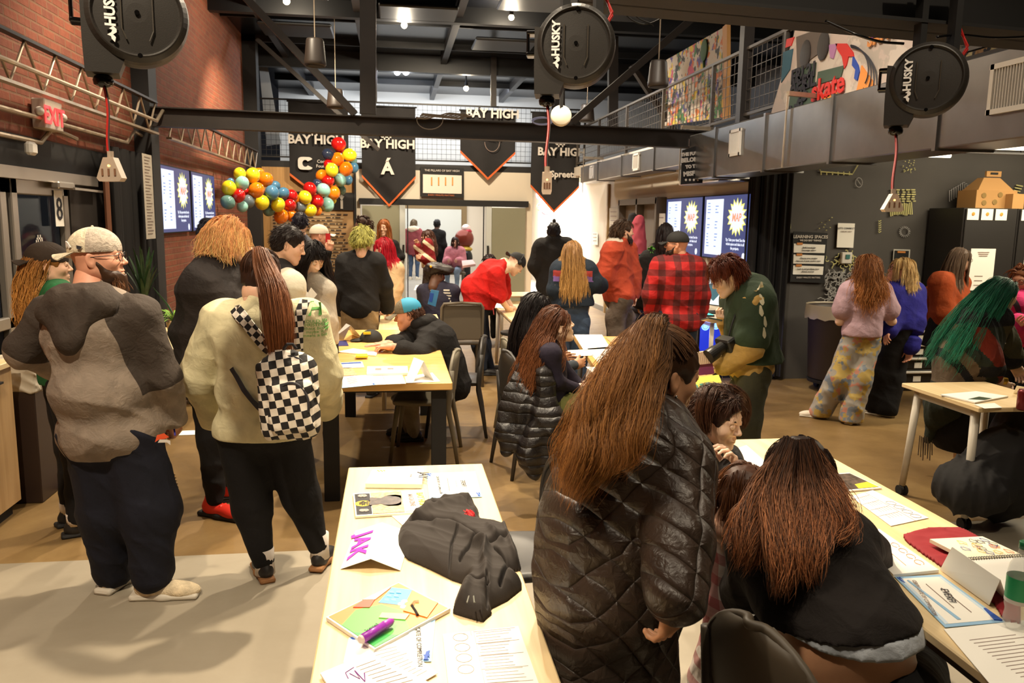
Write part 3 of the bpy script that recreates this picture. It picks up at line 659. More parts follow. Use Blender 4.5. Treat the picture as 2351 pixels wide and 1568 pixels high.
# left brick wall with its door bay
wallbox('wall_left',(-3.05,-3,2.37),(-2.8,17.5,5.2),MATS['brick']); wallbox('wall_left',(-3.05,8.9,0),(-2.8,17.5,2.37),MATS['brick']); wallbox('wall_left',(-3.05,-3,0),(-2.8,4.6,2.37),MATS['brick'])
wallbox('trim_1',(-2.9,4.6,2.13),(-2.78,8.9,2.37),MATS['matte_black']); wallbox('wall_entry',(-2.9,7.62,0),(-2.82,8.9,2.13),M('entry_panel',(52,46,42),.6))
wallbox('wall_outside',(-6,-3,0),(-5.9,12,3),M('night',(10,12,16),.6))
# back wall, opening at X .29..1.99
ww = MATS['white_wall_warm']
wallbox('wall_back',(-.78,17.5,2.12),(3.02,17.7,2.8),ww); wallbox('wall_back',(2.87,17.5,0),(3.02,17.7,2.12),ww); wallbox('wall_back',(-.78,17.5,0),(-.70,17.7,2.12),ww)
wallbox('wall_back',(-2.8,17.5,0),(-.80,17.7,2.8),MATS['plywood']); wallbox('trim_2',(-2.8,17.44,1.93),(-.83,17.5,2.30),MATS['matte_black']); wallbox('trim_3',(-.83,17.42,0),(-.78,17.5,2.8),MATS['matte_black'])
wallbox('wall_back',(-3,22.6,2.9),(10,22.8,5.2),M('loft_wall',(206,204,200),.8)); wallbox('wall_back',(-3,25.6,0),(10,25.8,2.8),MATS['white_wall']); wallbox('wall_hall',(-3,17.7,0),(-2.8,25.6,2.8),MATS['white_wall'])
wallbox('wall_hall',(2.90,17.7,0),(3.02,25.6,2.8),MATS['white_wall'])
# right walls
wallbox('wall_right',(4.15,8.95,0),(4.3,25.6,2.75),MATS['white_wall']); wallbox('wall_right',(4.4,8.6,0),(10,8.75,2.75),MATS['black_wall']); wallbox('wall_right',(9.9,-3,0),(10,8.6,5.2),MATS['black_wall'])
wallbox('wall_right',(8.0,3,2.95),(8.15,22.6,5.2),M('loft_wall_blue',(120,122,128),.7)); wallbox('wall_front',(-6,-3.1,0),(10,-3,5.2),MATS['black_wall'])
wallbox('baseboard_right',(4.13,9.0,0),(4.15,20,.10),M('grey_base',(120,118,112),.6)); wallbox('trim_4',(4.10,15.2,0),(4.15,15.28,2.5),M('brass_post',(150,122,80),.5)); 
# ceilings and lofts
wallbox('ceiling',(-3.05,-3,5.15),(10,22.8,5.3),MATS['ceiling_panel']); wallbox('ceiling',(-3,17.5,2.8),(10,22.8,2.93),MATS['black_steel']); wallbox('ceiling',(3.9,8.6,2.75),(10,17.5,2.93),MATS['white_wall'])
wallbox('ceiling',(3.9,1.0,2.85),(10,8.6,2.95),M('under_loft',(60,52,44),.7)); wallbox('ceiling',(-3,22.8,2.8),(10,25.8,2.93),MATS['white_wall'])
for X in (-2.2,-.6,1.0,2.9): wallbox('trim_5',(X,9.0,4.98),(X+.12,22.6,5.15),M('grey_steel',(60,60,64),.45,.4))
for Y in (10.5,12.4,14.3,16.2,18.4,20.5): wallbox('trim_6',(-2.8,Y,5.03),(8,Y+.05,5.15),MATS['dark_ceiling'])
for Y,hh in ((13.4,.25),(17.4,.35)): wallbox('trim_7',(-2.8,Y,5.15-hh),(8,Y+.16,5.15),MATS['dark_ceiling'])
for (x,y,sx,sy) in ((-1.5,12.0,1.2,1.0),(.4,11.4,1.2,.8),(.4,13.0,1.2,.8),(2.1,12.0,1.1,1.0),(3.6,12.2,1.0,1.2),(-1.6,14.6,1.2,.9),(2.0,15.0,1.1,.9)):
    m = MB(); m.box((x,y,4.93),(sx,sy,.06),bev=.02); structure('trim_8',m,MATS['dark_ceiling'])
# columns and truss beams (steel)
def beam(name,pts,w,h,m=None,lab=None):
    mb = MB()
    for a,b in pts: mb.bar(a,b,w,h)
    return obj(name,mb,m or MATS['beam_steel'],label=lab,cat='beam')
wallbox('trim_9',(-2.8,9.45,0),(-2.62,9.75,5.15),MATS['matte_black']); wallbox('trim_9',(-2.8,16.2,0),(-2.55,16.5,5.15),MATS['matte_black']); wallbox('trim_9',(4.15,8.6,0),(4.4,8.95,2.8),MATS['matte_black'])
def I(a,b,w,h):
    a = np.array(a,float); b = np.array(b,float); mb = MB(); t = .014; off = np.array([0,0,h/2-t/2]); mb.bar(a,b,h-2*t,t if abs((b-a)[0]) < 1e9 else t)
    mb.V = []; mb.F = []; mb.mi = []; mb.n = 0; L = (b-a); c = (a+b)/2; n_ = np.linalg.norm(L); x = L/n_; y = nrm(np.cross((0,0,1),x)); Rr = np.stack([x,y,[0,0,1]],1)
    mb.box(c,(n_,t*1.5,h),Rr); mb.box(c+off,(n_,w,t),Rr); mb.box(c-off,(n_,w,t),Rr); return mb
p0,p1 = YP(345,268,9.55),YP(1625,322,9.55); p1[0] = 3.88
obj('steel_beam',I(p0,p1,.15,.21),MATS['beam_steel'],label='long dark steel beam crossing the room below the truss',cat='beam')
def yb(a,b,Y,w,lab,m=None): return beam('truss_brace',[(YP(*a,Y),YP(*b,Y))],w,w*.6,m,lab)
yb((845,262),(845,-60),9.55,.18,'upright steel post rising from the middle of the long beam'); yb((555,-15),(815,262),9.5,.13,'diagonal steel brace left of the upright truss post')
yb((1312,282),(1625,12),9.5,.13,'diagonal steel brace rising right from above the white wireless dome'); yb((1280,285),(1280,150),9.6,.16,'short steel post behind the middle cord reel'); yb((590,90),(870,345),15.5,.12,'far diagonal brace behind the left banners')
yb((859,235),(859,95),17.3,.12,'thin far post above the black banner with the letter mark'); yb((1133,245),(1133,105),17.3,.12,'thin far post above the short banner'); yb((1450,150),(1560,320),12.5,.12,'dark brace behind the painted mural panel')
yb((1407,330),(1407,60),15.0,.18,'dark loft post right of the pale side wall')
a,b = XP(1710,300,3.95),XP(1710,20,3.95)
for Y in (8.9,):
    beam('loft_post',[((3.95,Y,2.85),(3.95,Y,5.1))],.12,.12,M('post_grey',(70,64,60),.5,.4),'grey steel loft post right of the painted panel')
q0,q1 = YP(1330,-92,3.35),YP(2500,22,3.35); obj('steel_beam',I(q0,q1,.30,.32),MATS['matte_black'],label='big dark beam overhead at the top right carrying the cord reels',cat='beam')
q0 = YP(-200,-190,2.9); q1 = YP(1350,-115,2.9)
# open joist along left wall
def joist(Y0,Y1,lab):
    X = -2.55; r = empty('bar_joist',(X,(Y0+Y1)/2,2.6),lab,'joist')
    for z in (2.99,2.66): m = MB(); m.bar((X,Y0,z),(X,Y1,z),.06,.022); obj('joist_chord',m,MATS['conduit'] if z < 2.9 else MATS['beam_steel'],r)
    m = MB(); n = int((Y1-Y0)/.26); P = [(X,Y0+(Y1-Y0)*i/n,2.98 if i % 2 else 2.67) for i in range(n+1)]; m.tube(P,.011,6); obj('joist_web',m,MATS['conduit'],r)
joist(3.4,9.4,'open web steel joist along the brick wall above the exit sign'); joist(9.9,16.0,'farther open web joist above the left wall screens')
for zz,X,Y1 in ((2.78,-2.5,9.5),(2.52,-2.72,9.2),(2.34,-2.76,7.2)):
    m = MB(); P = [(X,3.2,zz),(X,Y1-.6,zz),(X,Y1-.25,zz+.0),(X,Y1,zz+.14),(X,Y1+.5,zz+.1)]; m.tube(P,.018,8)
    obj('conduit_pipe',m,MATS['conduit'],label={2.78: 'upper pale conduit running along the left joist',2.52: 'lower pale conduit above the exit sign',2.34: 'short conduit feeding the exit sign'}[zz],cat='pipe')
M('rail_grey',(96,88,80),.5,.3)
# balcony rails with wire mesh
def rail(p,q,h,lab,post=1.2,mat='black_steel',mesh=.10,name='loft_railing'):
    p = np.array(p,float); q = np.array(q,float); L = np.linalg.norm(q-p); u = (q-p)/L; r = empty(name,(p+q)/2,lab,'railing'); m = MB()
    m.bar(p+[0,0,h],q+[0,0,h],.05,.03); m.bar(p+[0,0,.08],q+[0,0,.08],.04,.03); obj('rail_bar',m,MATS[mat],r)
    n = max(1,int(L/post))
    for i in range(n+1): m = MB(); c = p+u*L*i/n; m.bar(c,c+[0,0,h],.045,.045); obj('post',m,MATS[mat],r)
    m = MB(); k = int(L/mesh)
    for i in range(k+1): c = p+u*L*i/k; m.bar(c+[0,0,.09],c+[0,0,h-.02],.006,.006)
    for z in np.arange(.12,h-.02,mesh): m.bar(p+[0,0,z],q+[0,0,z],.006,.006)
    obj('wire_mesh',m,MATS[mat],r)
rail((-2.8,17.5,2.93),(4.15,17.5,2.93),1.24,'black loft railing with wire mesh across the back of the room',2.3); rail((3.95,4.2,2.93),(3.95,17.3,2.93),.80,'grey loft railing with horizontal wires on the right side',1.7,'rail_grey',.115)
# ducts
def duct(lo,hi,lab,seams,grilles=()):
    lo = np.array(lo,float); hi = np.array(hi,float); r = empty('air_duct',(lo+hi)/2,lab,'duct'); m = MB(); m.box((lo+hi)/2,hi-lo,bev=.008); obj('duct_body',m,MATS['galvanised'],r)
    for y in seams: m = MB(); m.box(((lo[0]+hi[0])/2,y,(lo[2]+hi[2])/2),(hi[0]-lo[0]+.03,.035,hi[2]-lo[2]+.03)); obj('duct_flange',m,MATS['galvanised'],r)
    for (y,z,w,h) in grilles:
        m = MB(); x = lo[0]-.012
        for dz in (-1,1): m.box((x,y,z+dz*h/2),(.02,w+.04,.03))
        for dy in (-1,1): m.box((x,y+dy*w/2,z),(.02,.03,h+.03))
        g = obj('vent_grille',m,M('vent_white',(212,206,196),.5),r); m = MB()
        for i in range(int(w/.022)): m.box((x,y-w/2+.022*(i+.5),z),(.012,.006,h-.02))
        obj('slat',m,MATS['vent_white'],g,kind=None); m = MB(); m.box((x+.008,y,z),(.004,w,h)); obj('grille_back',m,M('vent_dark',(90,88,84),.6),g)
duct((3.52,3.0,2.30),(3.92,9.4,2.82),'large galvanised duct along the right loft edge',(4.9,6.2,7.4,8.6),((4.15,2.60,.55,.26),(8.05,2.62,.24,.24)))
duct((3.55,9.5,2.50),(3.85,15.2,2.80),'narrower far galvanised duct with two square vents',(10.8,12.4,13.9),((11.6,2.66,.28,.22),(14.3,2.66,.24,.20)))
m = MB(); m.box((3.95,9.55,2.02),(.5,1.3,.26),bev=.01); r = empty('range_hood',(3.95,9.55,1.9),'shiny steel boxed duct end hanging above the right screens','duct'); obj('hood_box',m,MATS['chrome'],r)
r.location.z = 2.28; m = MB(); m.box((4.02,9.7,2.12),(.04,1.2,.02)); 
# aisle joists and tube lights under loft
for Y in (5.0,6.3,7.6):
    X0,X1 = 4.0,9.5; r = empty('bar_joist',(6.5,Y,2.6),{5.0: 'nearest',6.3: 'middle',7.6: 'farthest'}[Y]+' open joist under the right loft','joist')
    for z in (2.80,2.55): m = MB(); m.bar((X0,Y,z),(X1,Y,z),.05,.02); obj('joist_chord',m,MATS['black_steel'],r)
    m = MB(); n = 36; m.tube([(X0+(X1-X0)*i/n,Y,2.79 if i % 2 else 2.56) for i in range(n+1)],.010,6); obj('joist_web',m,MATS['black_steel'],r)
def tube_light(c,L,lab,ax='X'):
    r = empty('tube_light',c,lab,'light'); v = BX if ax == 'X' else BY; m = MB(); m.bar(c-v*L/2,c+v*L/2,.07,.04,up=(0,0,1)); obj('light_housing',m,MATS['vent_white'],r); m = MB(); m.cyl(np.array(c)-v*L*.48-[0,0,.035],np.array(c)+v*L*.48-[0,0,.035],.022,10); obj('lamp_tube',m,MATS['tube_light'],r)
tube_light(W(2137,348,8.1),.46,'white fluorescent tube above the right aisle'); tube_light(W(2300,328,6.6),.9,'bright tube light at the right edge under the loft')
# doors, left entry
def pane(mb,lo,hi): lo = np.array(lo,float); hi = np.array(hi,float); mb.box((lo+hi)/2,hi-lo)
def glassdoor(name,Y0,Y1,zt,lab):
    r = empty(name,(-2.84,(Y0+Y1)/2,0),lab,'door',kind='structure'); m = MB()
    for y in (Y0+.05,Y1-.05): m.box((-2.84,y,zt/2),(.06,.10,zt),bev=.008)
    m.box((-2.84,(Y0+Y1)/2,zt-.06),(.06,Y1-Y0,.12),bev=.008); m.box((-2.84,(Y0+Y1)/2,.14),(.06,Y1-Y0,.28),bev=.008); m.box((-2.84,(Y0+Y1)/2,.98),(.06,Y1-Y0,.09),bev=.008); obj('door_frame',m,MATS['aluminium'],r)
    m = MB(); m.box((-2.86,(Y0+Y1)/2,zt/2),(.01,Y1-Y0-.18,zt-.2)); obj('glass_pane',m,MATS['glass'],r); return r
D1 = glassdoor('door_1',6.50,7.56,2.05,'aluminium glass entry door with a number 8 sheet'); D2 = glassdoor('door_2',5.40,6.42,2.05,'aluminium glass door leaf at the left edge')
m = MB(); m.box((-2.80,6.98,2.085),(.10,2.3,.09)); structure('trim_10',m,MATS['aluminium'])
m = MB(); m.box((-2.74,7.28,2.02),(.07,.34,.06),bev=.012); m.bar((-2.70,7.4,2.0),(-2.66,7.95,1.99),.02,.02); obj('door_closer',m,MATS['aluminium'],label='grey door closer arm above the glass door',cat='door closer')
m = MB(); m.box((-2.70,6.62,2.27),(.06,.12,.10),bev=.02); obj('motion_sensor',m,MATS['vent_white'],label='small white sensor on the black header over the door',cat='sensor')
def onleft(y,z,x=-2.79): return np.array([x,y,z])
def sheet(name,c,ux,uy,w,h,m,th=.002,**k): mb = MB(); ux = np.asarray(ux,float); uy = np.asarray(uy,float); n = np.cross(ux,uy); mb.box(c,(w,h,th),np.stack([ux,uy,n],1)); return obj(name,mb,m,**k)
s8 = sheet('number_sheet',(-2.80,7.32,1.83),BY,BZ,.17,.30,MATS['paper'],label='white sheet with the number 8 taped to the glass door',cat='sign'); t = text_mb('8',(-2.795,7.32,1.735),BY,BZ,.27); o = obj('numeral',t,MATS['ink'],s8)
# BAY HIGH decal on door glass, mirrored
def crest(c,ux,uy,s):
    """monogram: a B in outline crossed by two uprights"""
    m = MB(); c = np.asarray(c,float); ux = np.asarray(ux,float); uy = np.asarray(uy,float); P = lambda u,v: c+ux*u*s+uy*v*s; n = np.cross(ux,uy)
    def ln(a,b,w=.11): m.slab([P(a[0]+(w/2 if a[0] == b[0] else 0),a[1]-(w/2 if a[1] == b[1] else 0)),P(b[0]+(w/2 if a[0] == b[0] else 0),b[1]-(w/2 if a[1] == b[1] else 0)),P(b[0]-(w/2 if a[0] == b[0] else 0),b[1]+(w/2 if a[1] == b[1] else 0)),P(a[0]-(w/2 if a[0] == b[0] else 0),a[1]+(w/2 if a[1] == b[1] else 0))],n*.003)
    for y in (-.5,0,.5): ln((-.42,y),(.36,y))
    for x in (-.18,.16): ln((x,-.72),(x,.72))
    ln((-.42,-.5),(-.42,.5)); ln((.42,.10),(.42,.42)); ln((.42,-.42),(.42,-.10)); return m
d = obj('door_decal',crest((-2.85,7.02,1.52),-BY,BZ,.13),MATS['white_print'],D1,label='white monogram on the glass'); d = obj('door_decal',text_mb('BAY HIGH',(-2.85,7.02,1.33),-BY,BZ,.085,bold=.002),MATS['white_print'],D1,label='white reversed lettering on the glass')
# back sliding doors
for X0,X1,lab in ((-.66,.16,'left'),(2.08,2.86,'right')):
    r = empty('door_3' if lab == 'left' else 'door_4',((X0+X1)/2,17.42,0),lab+' grey-green sliding door panel at the back','door',kind='structure'); m = MB(); m.box(((X0+X1)/2,17.44,1.02),(X1-X0,.04,2.04)); obj('door_panel',m,M('door_green',(134,132,110),.35),r)
    xx = X1+.03 if lab == 'left' else X0-.03; m = MB(); m.box((xx,17.42,1.03),(.12,.05,2.06)); obj('door_stile',m,M('stile',(190,194,190),.4),r); m = MB(); m.box((xx+(.02 if lab == 'left' else -.02),17.36,1.05),(.04,.05,.34)); obj('door_handle',m,MATS['matte_black'],r)
    m = MB(); s = 1 if lab == 'left' else -1; m.box((xx+s*.11,17.43,1.03),(.02,.06,2.06)); obj('door_edge',m,MATS['matte_black'],r)
wallbox('trim_11',(-.72,17.40,2.06),(2.92,17.52,2.19),MATS['matte_black'])
# black curtains
def curtain(p,q,z0,z1,lab,wave=.035,n=90):
    p = np.array(p,float); q = np.array(q,float); L = np.linalg.norm(q-p); u = (q-p)/L; nn = np.array([-u[1],u[0],0]); t = np.linspace(0,1,n); of = wave*np.sin(t*L*38+np.sin(t*17)*1.2)+wave*.4*np.sin(t*L*90)
    A = p[None]+u*(t*L)[:,None]+nn*of[:,None]; B = A.copy(); A[:,2] = z0; B[:,2] = z1; m = MB(); m.strip(A,B); m.strip(B+nn*.004,A+nn*.004); return obj('black_curtain',m,MATS['curtain'],smooth=True,label=lab,cat='curtain')
curtain((-2.62,8.15,0),(-2.66,9.3,0),.05,2.42,'black drape on the left wall before the steel column'); curtain((4.10,8.65,0),(4.12,8.98,0),.05,2.8,'black drape beside the right wall screens'); curtain((4.1,8.62,0),(4.42,8.52,0),.05,2.45,'black drape at the corner of the chalk-drawn wall')
m = MB(); wp = XP(252,560,-2.62); m.tube([(wp[0],wp[1],.02),(wp[0],wp[1],2.1)],.028,8); obj('wooden_pole',m,M('pole_wood',(112,70,46),.6),label='brown wooden pole standing before the left drape',cat='pole')
# ---------------------------------------------------------------- fixtures overhead
for (x,y,z,s,cool,lab) in ((658,3,4.9,.05,0,'warm bulb at the top left of the dark ceiling'),(928,58,4.9,.05,0,'warm bulb in the middle of the dark ceiling'),(1174,40,4.9,.045,0,'warm bulb right of the middle, nearest the cord reel'),
        (912,165,4.9,.07,1,'left one of the twin bright white bulbs over the loft'),(932,165,4.9,.07,1,'right one of the twin bright white bulbs over the loft'),(1070,203,4.75,.06,0,'warm bulb hanging over the loft above the short banner')):
    p = G(x,y,z); r = empty('ceiling_bulb',p,lab,'light'); m = MB(); m.sphere(p,s,12,8); obj('bulb',m,MATS['bulb_cool' if cool else 'bulb'],r,smooth=True); m = MB(); m.cyl(p+[0,0,s*.8],(p[0],p[1],5.15),.02,8); m.cyl(p+[0,0,s*.7],p+[0,0,s*2.2],s*.7,12); obj('lamp_holder',m,MATS['matte_black'],r)
    lamp('bulb_light','POINT',tuple(p-[0,0,s*1.6]),70 if cool else 60,(.85,.92,1) if cool else WARM,size=.05)
for (x,y0,y1,wpx,d,lab) in ((724,90,152,50,8.0,'cone-shaped dark pendant speaker hanging left of the truss post'),(1510,140,200,48,8.0,'cone-shaped dark pendant speaker before the painted panel'),(771,205,248,42,13.5,'small far pendant speaker behind the left diagonal brace'),(1347,240,280,36,13.0,'small far pendant speaker right of the wireless dome')):
    a = W(x,y0,d); b = W(x,y1,d); r_ = wpx*d/1829/2; h = a[2]-b[2]; r = empty('pendant_speaker',b,lab,'speaker'); m = MB(); m.lathe(b,[(r_*.9,.0),(r_*1.0,h*.06),(r_*.98,h*.16),(r_*.80,h*.9),(r_*.72,h*.98),(r_*.3,h)],28); obj('speaker_shell',m,M('speaker_brown',(44,36,30),.45),r,smooth=True)
    m = MB(); m.lathe(b-[0,0,.004],[(r_*.82,0),(r_*.8,.006)],28); obj('speaker_grille',m,MATS['matte_black'],r); m = MB(); m.cyl((b[0],b[1],b[2]+h),(b[0],b[1],5.12),.006,6); obj('suspension_rod',m,MATS['conduit'],r)
def cordend(r,top,bot,kind):
    top = np.array(top); bot = np.array(bot)
    m = MB(); t = np.linspace(0,1,16); P = [top+(bot-top)*k+CRn[:,0]*.006*math.sin(k*5.5) for k in t]; m.tube(P,.0045,8); obj('power_cord',m,M('cord_red',(172,34,28),.4),r); m = MB(); m.tube([q+np.array([.005,-.003,0]) for q in P],.0022,6); obj('cord_stripe',m,M('cord_grey',(60,50,48),.4),r)
    w0,w1,h = dict(wide=(.016,.040,.075),box=(.017,.018,.080),fan=(.010,.042,.075))[kind]; c = bot; x = CRn[:,0]; y = nrm(np.array([CRn[0,2],CRn[1,2],0])); th = .018; m = MB(); m.cyl(c+[0,0,.02],c-[0,0,.004],.010,10)
    P = [c-x*w0,c+x*w0,c+x*w1-np.array([0,0,h*.86]),c+x*w1*.8-np.array([0,0,h]),c-x*w1*.8-np.array([0,0,h]),c-x*w1-np.array([0,0,h*.86])]; m.slab([q-y*th for q in P],y*2*th)
    o = obj('outlet_block',m,M('clear_plastic',(236,214,190),.25,trans=.55),r); m = MB()
    for i in (-1,0,1): m.box(c-np.array([0,0,h*.62])+x*i*w1*.5+y*th,(.006,.004,.022))
    obj('socket_slot',m,M('slot',(120,84,60),.5),o); m = MB(); m.sphere(c-np.array([0,0,h*.35])+y*th*.9,.004,8,6); obj('pilot_light',m,emis('pilot',(255,170,80),6),o)
def reel(c,R,lab,cend,kind,topz,tilt=0):
    c = np.array(c); r = empty('cord_reel',c,lab,'cord reel'); f = nrm(np.array([c[0],c[1],0])); Rf = frame(f); Rf = Rf @ np.array(Matrix.Rotation(tilt,3,'Z')); x,y,z = Rf.T; L = Rf @ np.array(Matrix.Rotation(math.pi/2,3,'X'))
    m = MB(); m.lathe(c,[(R*.90,-.075),(R*1.0,-.060),(R*1.02,-.02),(R*1.02,.03),(R*.99,.055),(R*.90,.070),(R*.87,.072),(R*.83,.062),(R*.80,.062),(R*.2,.066)],56,L); P = []
    obj('reel_housing',m,MATS['reel_black'],r,smooth=False)
    m = MB(); q = lambda u,v,w: c+x*u*R+z*v*R-y*w
    m.slab([q(-1.06,.42,-.07),q(-1.06,-.62,-.07),q(-1.04,-1.24,-.07),q(-.40,-1.24,-.07),q(-.28,-.95,-.07),q(-.28,.3,-.07)],-y*.125); obj('cord_guide',m,MATS['reel_black'],r)
    m = MB()
    for v in (.36,-.18): m.box(q(-1.15,v,-.02),(R*.28,.06,R*.10),Rf,bev=.004)
    m.box(q(-1.25,.09,-.02),(R*.07,.05,R*.62),Rf,bev=.004); obj('swivel_bracket',m,MATS['gloss_black'],r)
    for u,v in ((0,0),(.02,.83),(.02,-.86)): m = MB(); m.cyl(q(u,v,.060),q(u,v,.072),R*.05,12); obj('screw',m,MATS['gloss_black'],r)
    m = MB()
    for s in (-1,1):
        P = [q(s*.30-.06*0,.45,.069),q(s*.30,-.35,.069),q(s*.30-s*.08,-.55,.069)]; m.tube(P,.0025,6)
    obj('moulded_rib',m,M('rib',(64,58,50),.4),r)
    t = text_mb('HUSKY',q(-.42,.10,.074),z,-x,R*.275,bold=R*.010,depth=.001); obj('brand_lettering',t,M('husky_white',(236,232,226),.5),r)
    m = MB(); dg = [(-.70,-.30),(-.62,-.42),(-.54,-.36),(-.48,-.50),(-.40,-.58),(-.36,-.50),(-.42,-.44),(-.36,-.38),(-.44,-.30),(-.52,-.34),(-.62,-.28)]
    dg = [(-.56,-.40),(-.50,-.42),(-.52,-.47),(-.60,-.52),(-.53,-.55),(-.52,-.60),(-.46,-.66),(-.44,-.56),(-.49,-.51),(-.42,-.46),(-.42,-.40),(-.48,-.34)]; dg = [(a+.02,b+.02) for a,b in dg]; m.slab([q(a,b,.072) for a,b in dg],-y*.003); obj('brand_mark',m,MATS['husky_white'],r)
    m = MB(); b = q(-.72,-1.30,0); m.lathe(b,[(.010,-.030),(.028,-.022),(.031,-.008),(.026,.004),(.012,.012)],20); obj('stopper_ball',m,MATS['gloss_black'],r,smooth=True)
    cordend(r,b-[0,0,.02],cend,kind); m = MB()
    for u in (-.30,.55): m.bar(q(u,.75,-.02),(q(u,.75,-.02)[0],q(u,.75,-.02)[1],topz),.028,.05)
    m.box((c[0],c[1],topz-.012),(.30,.12,.02)); obj('hanger_bracket',m,MATS['matte_black'],r); m = MB()
    for k in range(2): P = [q(.70,.45,-.02),q(.92,.80+k*.1,-.02),q(.80,1.15,-.03),q(.55+k*.1,1.5,-.02)]; m.tube(P,.005,6)
    obj('supply_cable',m,MATS['cord_red'],r)
reel(W(1322,108,2.9),.140,'middle cord reel hanging above the room, thin clear outlet on its cord',W(1256,395,2.9),'box',2.80)
reel(W(315,40,2.55),.150,'left cord reel cut off by the top of the picture',W(254,362,2.55),'wide',2.95)
reel(W(2130,185,3.35),.148,'right cord reel hanging under the big overhead beam',W(2051,445,3.35),'fan',2.82)
r = empty('wireless_dome',W(1288,266,7.5),'round white wireless access point below the middle cord reel','access point'); m = MB(); c = W(1288,266,7.5); Rf = frame(-CRn[:,2]); L = Rf @ np.array(Matrix.Rotation(math.pi/2,3,'X')); m.lathe(c,[(.085,-.02),(.098,-.01),(.098,.012),(.085,.024),(.02,.030)],36,L); obj('dome_shell',m,M('dome',(238,228,205),.4),r,smooth=True)
m = MB(); m.box(c+[0,0,.16],(.03,.03,.2)); obj('mount_stem',m,MATS['matte_black'],r)
def cable(name,P,rad,mat,lab): m = MB(); P = np.array(P); t = np.linspace(0,1,len(P)); tt = np.linspace(0,1,len(P)*8); Q = np.stack([np.interp(tt,t,P[:,i]) for i in range(3)],1); [Q.__setitem__(slice(1,-1),(Q[:-2]+2*Q[1:-1]+Q[2:])/4) for _ in range(14)]; m.tube(Q,rad,6); return obj(name,m,mat,smooth=True,label=lab,cat='cable')
cable('overhead_cable',[W(1895,48,3.25),W(1960,78,3.2),W(2020,97,3.2),W(2075,100,3.2)],.006,MATS['gloss_black'],'black cable sagging to the right cord reel')
cable('overhead_cable',[W(2150,85,3.3),W(2200,78,3.3),W(2280,88,3.35),W(2360,84,3.4)],.005,MATS['gloss_black'],'black cable running right from the right cord reel')
for i,(a,b) in enumerate((((1420,-5),(1580,15)),((1415,5),(1560,18)),((1430,-8),(1500,60)))):
    cable('overhead_wire',[W(*a,3.6),W(a[0]+30,a[1]+30+i*10,3.6),W(a[0]+70,a[1]+48+i*8,3.6),W(*b,3.6)],.003,MATS['matte_black'],['upper','middle','lower'][i]+' thin looping wire under the overhead beam')
m = MB()
for k in range(7): P = [YP(955+k*3+110*t,269+4*math.sin(t*9+k)-3*k*.3,9.45) for t in np.linspace(0,1,14)]; m.tube(P,.008,5)
m.tube([YP(965+30*math.cos(a)+22,275+22*math.sin(a),9.43) for a in np.linspace(-.2,3.3,14)],.006,5); obj('cable_coil',m,M('cable_grey',(110,100,88),.5),label='loose coil of grey cables lying on the long beam',cat='cable',kind='thing')
m = MB(); [m.tube([YP(1243+22*math.cos(a)+k,277+8*math.sin(a)+k*.7,9.4) for a in np.linspace(0,6.28,20)],.007,5) for k in range(4)]; obj('cable_coil',m,M('cable_blue',(150,160,205),.5),label='blue coil of cable beside the white dome on the beam',cat='cable')
# ---------------------------------------------------------------- exit sign, wall sheets
r = empty('exit_sign',(-2.72,7.02,2.45),'glowing red exit sign on the left brick wall','exit sign'); m = MB(); m.box((-2.73,7.04,2.56),(.10,.34,.23),bev=.008); obj('sign_box',m,M('sign_box',(190,176,160),.5),r)
obj('exit_lettering',text_mb('EXIT',(-2.675,7.04,2.49),BY,BZ,.19,bold=.004),MATS['exit_red'],r)
for s in (-1,1): m = MB(); m.sphere((-2.70,7.04+s*.22,2.57),.035,12,8); obj('emergency_lamp',m,MATS['vent_white'],r,smooth=True)
ns = XP(342,452,-2.50); s = sheet('notes_sheet',ns,BY,BZ,.32,.86,M('notes',(206,196,178),.7),label='tall paper schedule hanging on the black column edge',cat='sheet'); m = MB()
for i in range(26): m.box((-2.497,ns[1]-.02*(i % 3),ns[2]+.40-.031*i),(.002,.2-.03*(i % 3),.006))
obj('print',m,M('faint_ink',(150,130,120),.7),s)
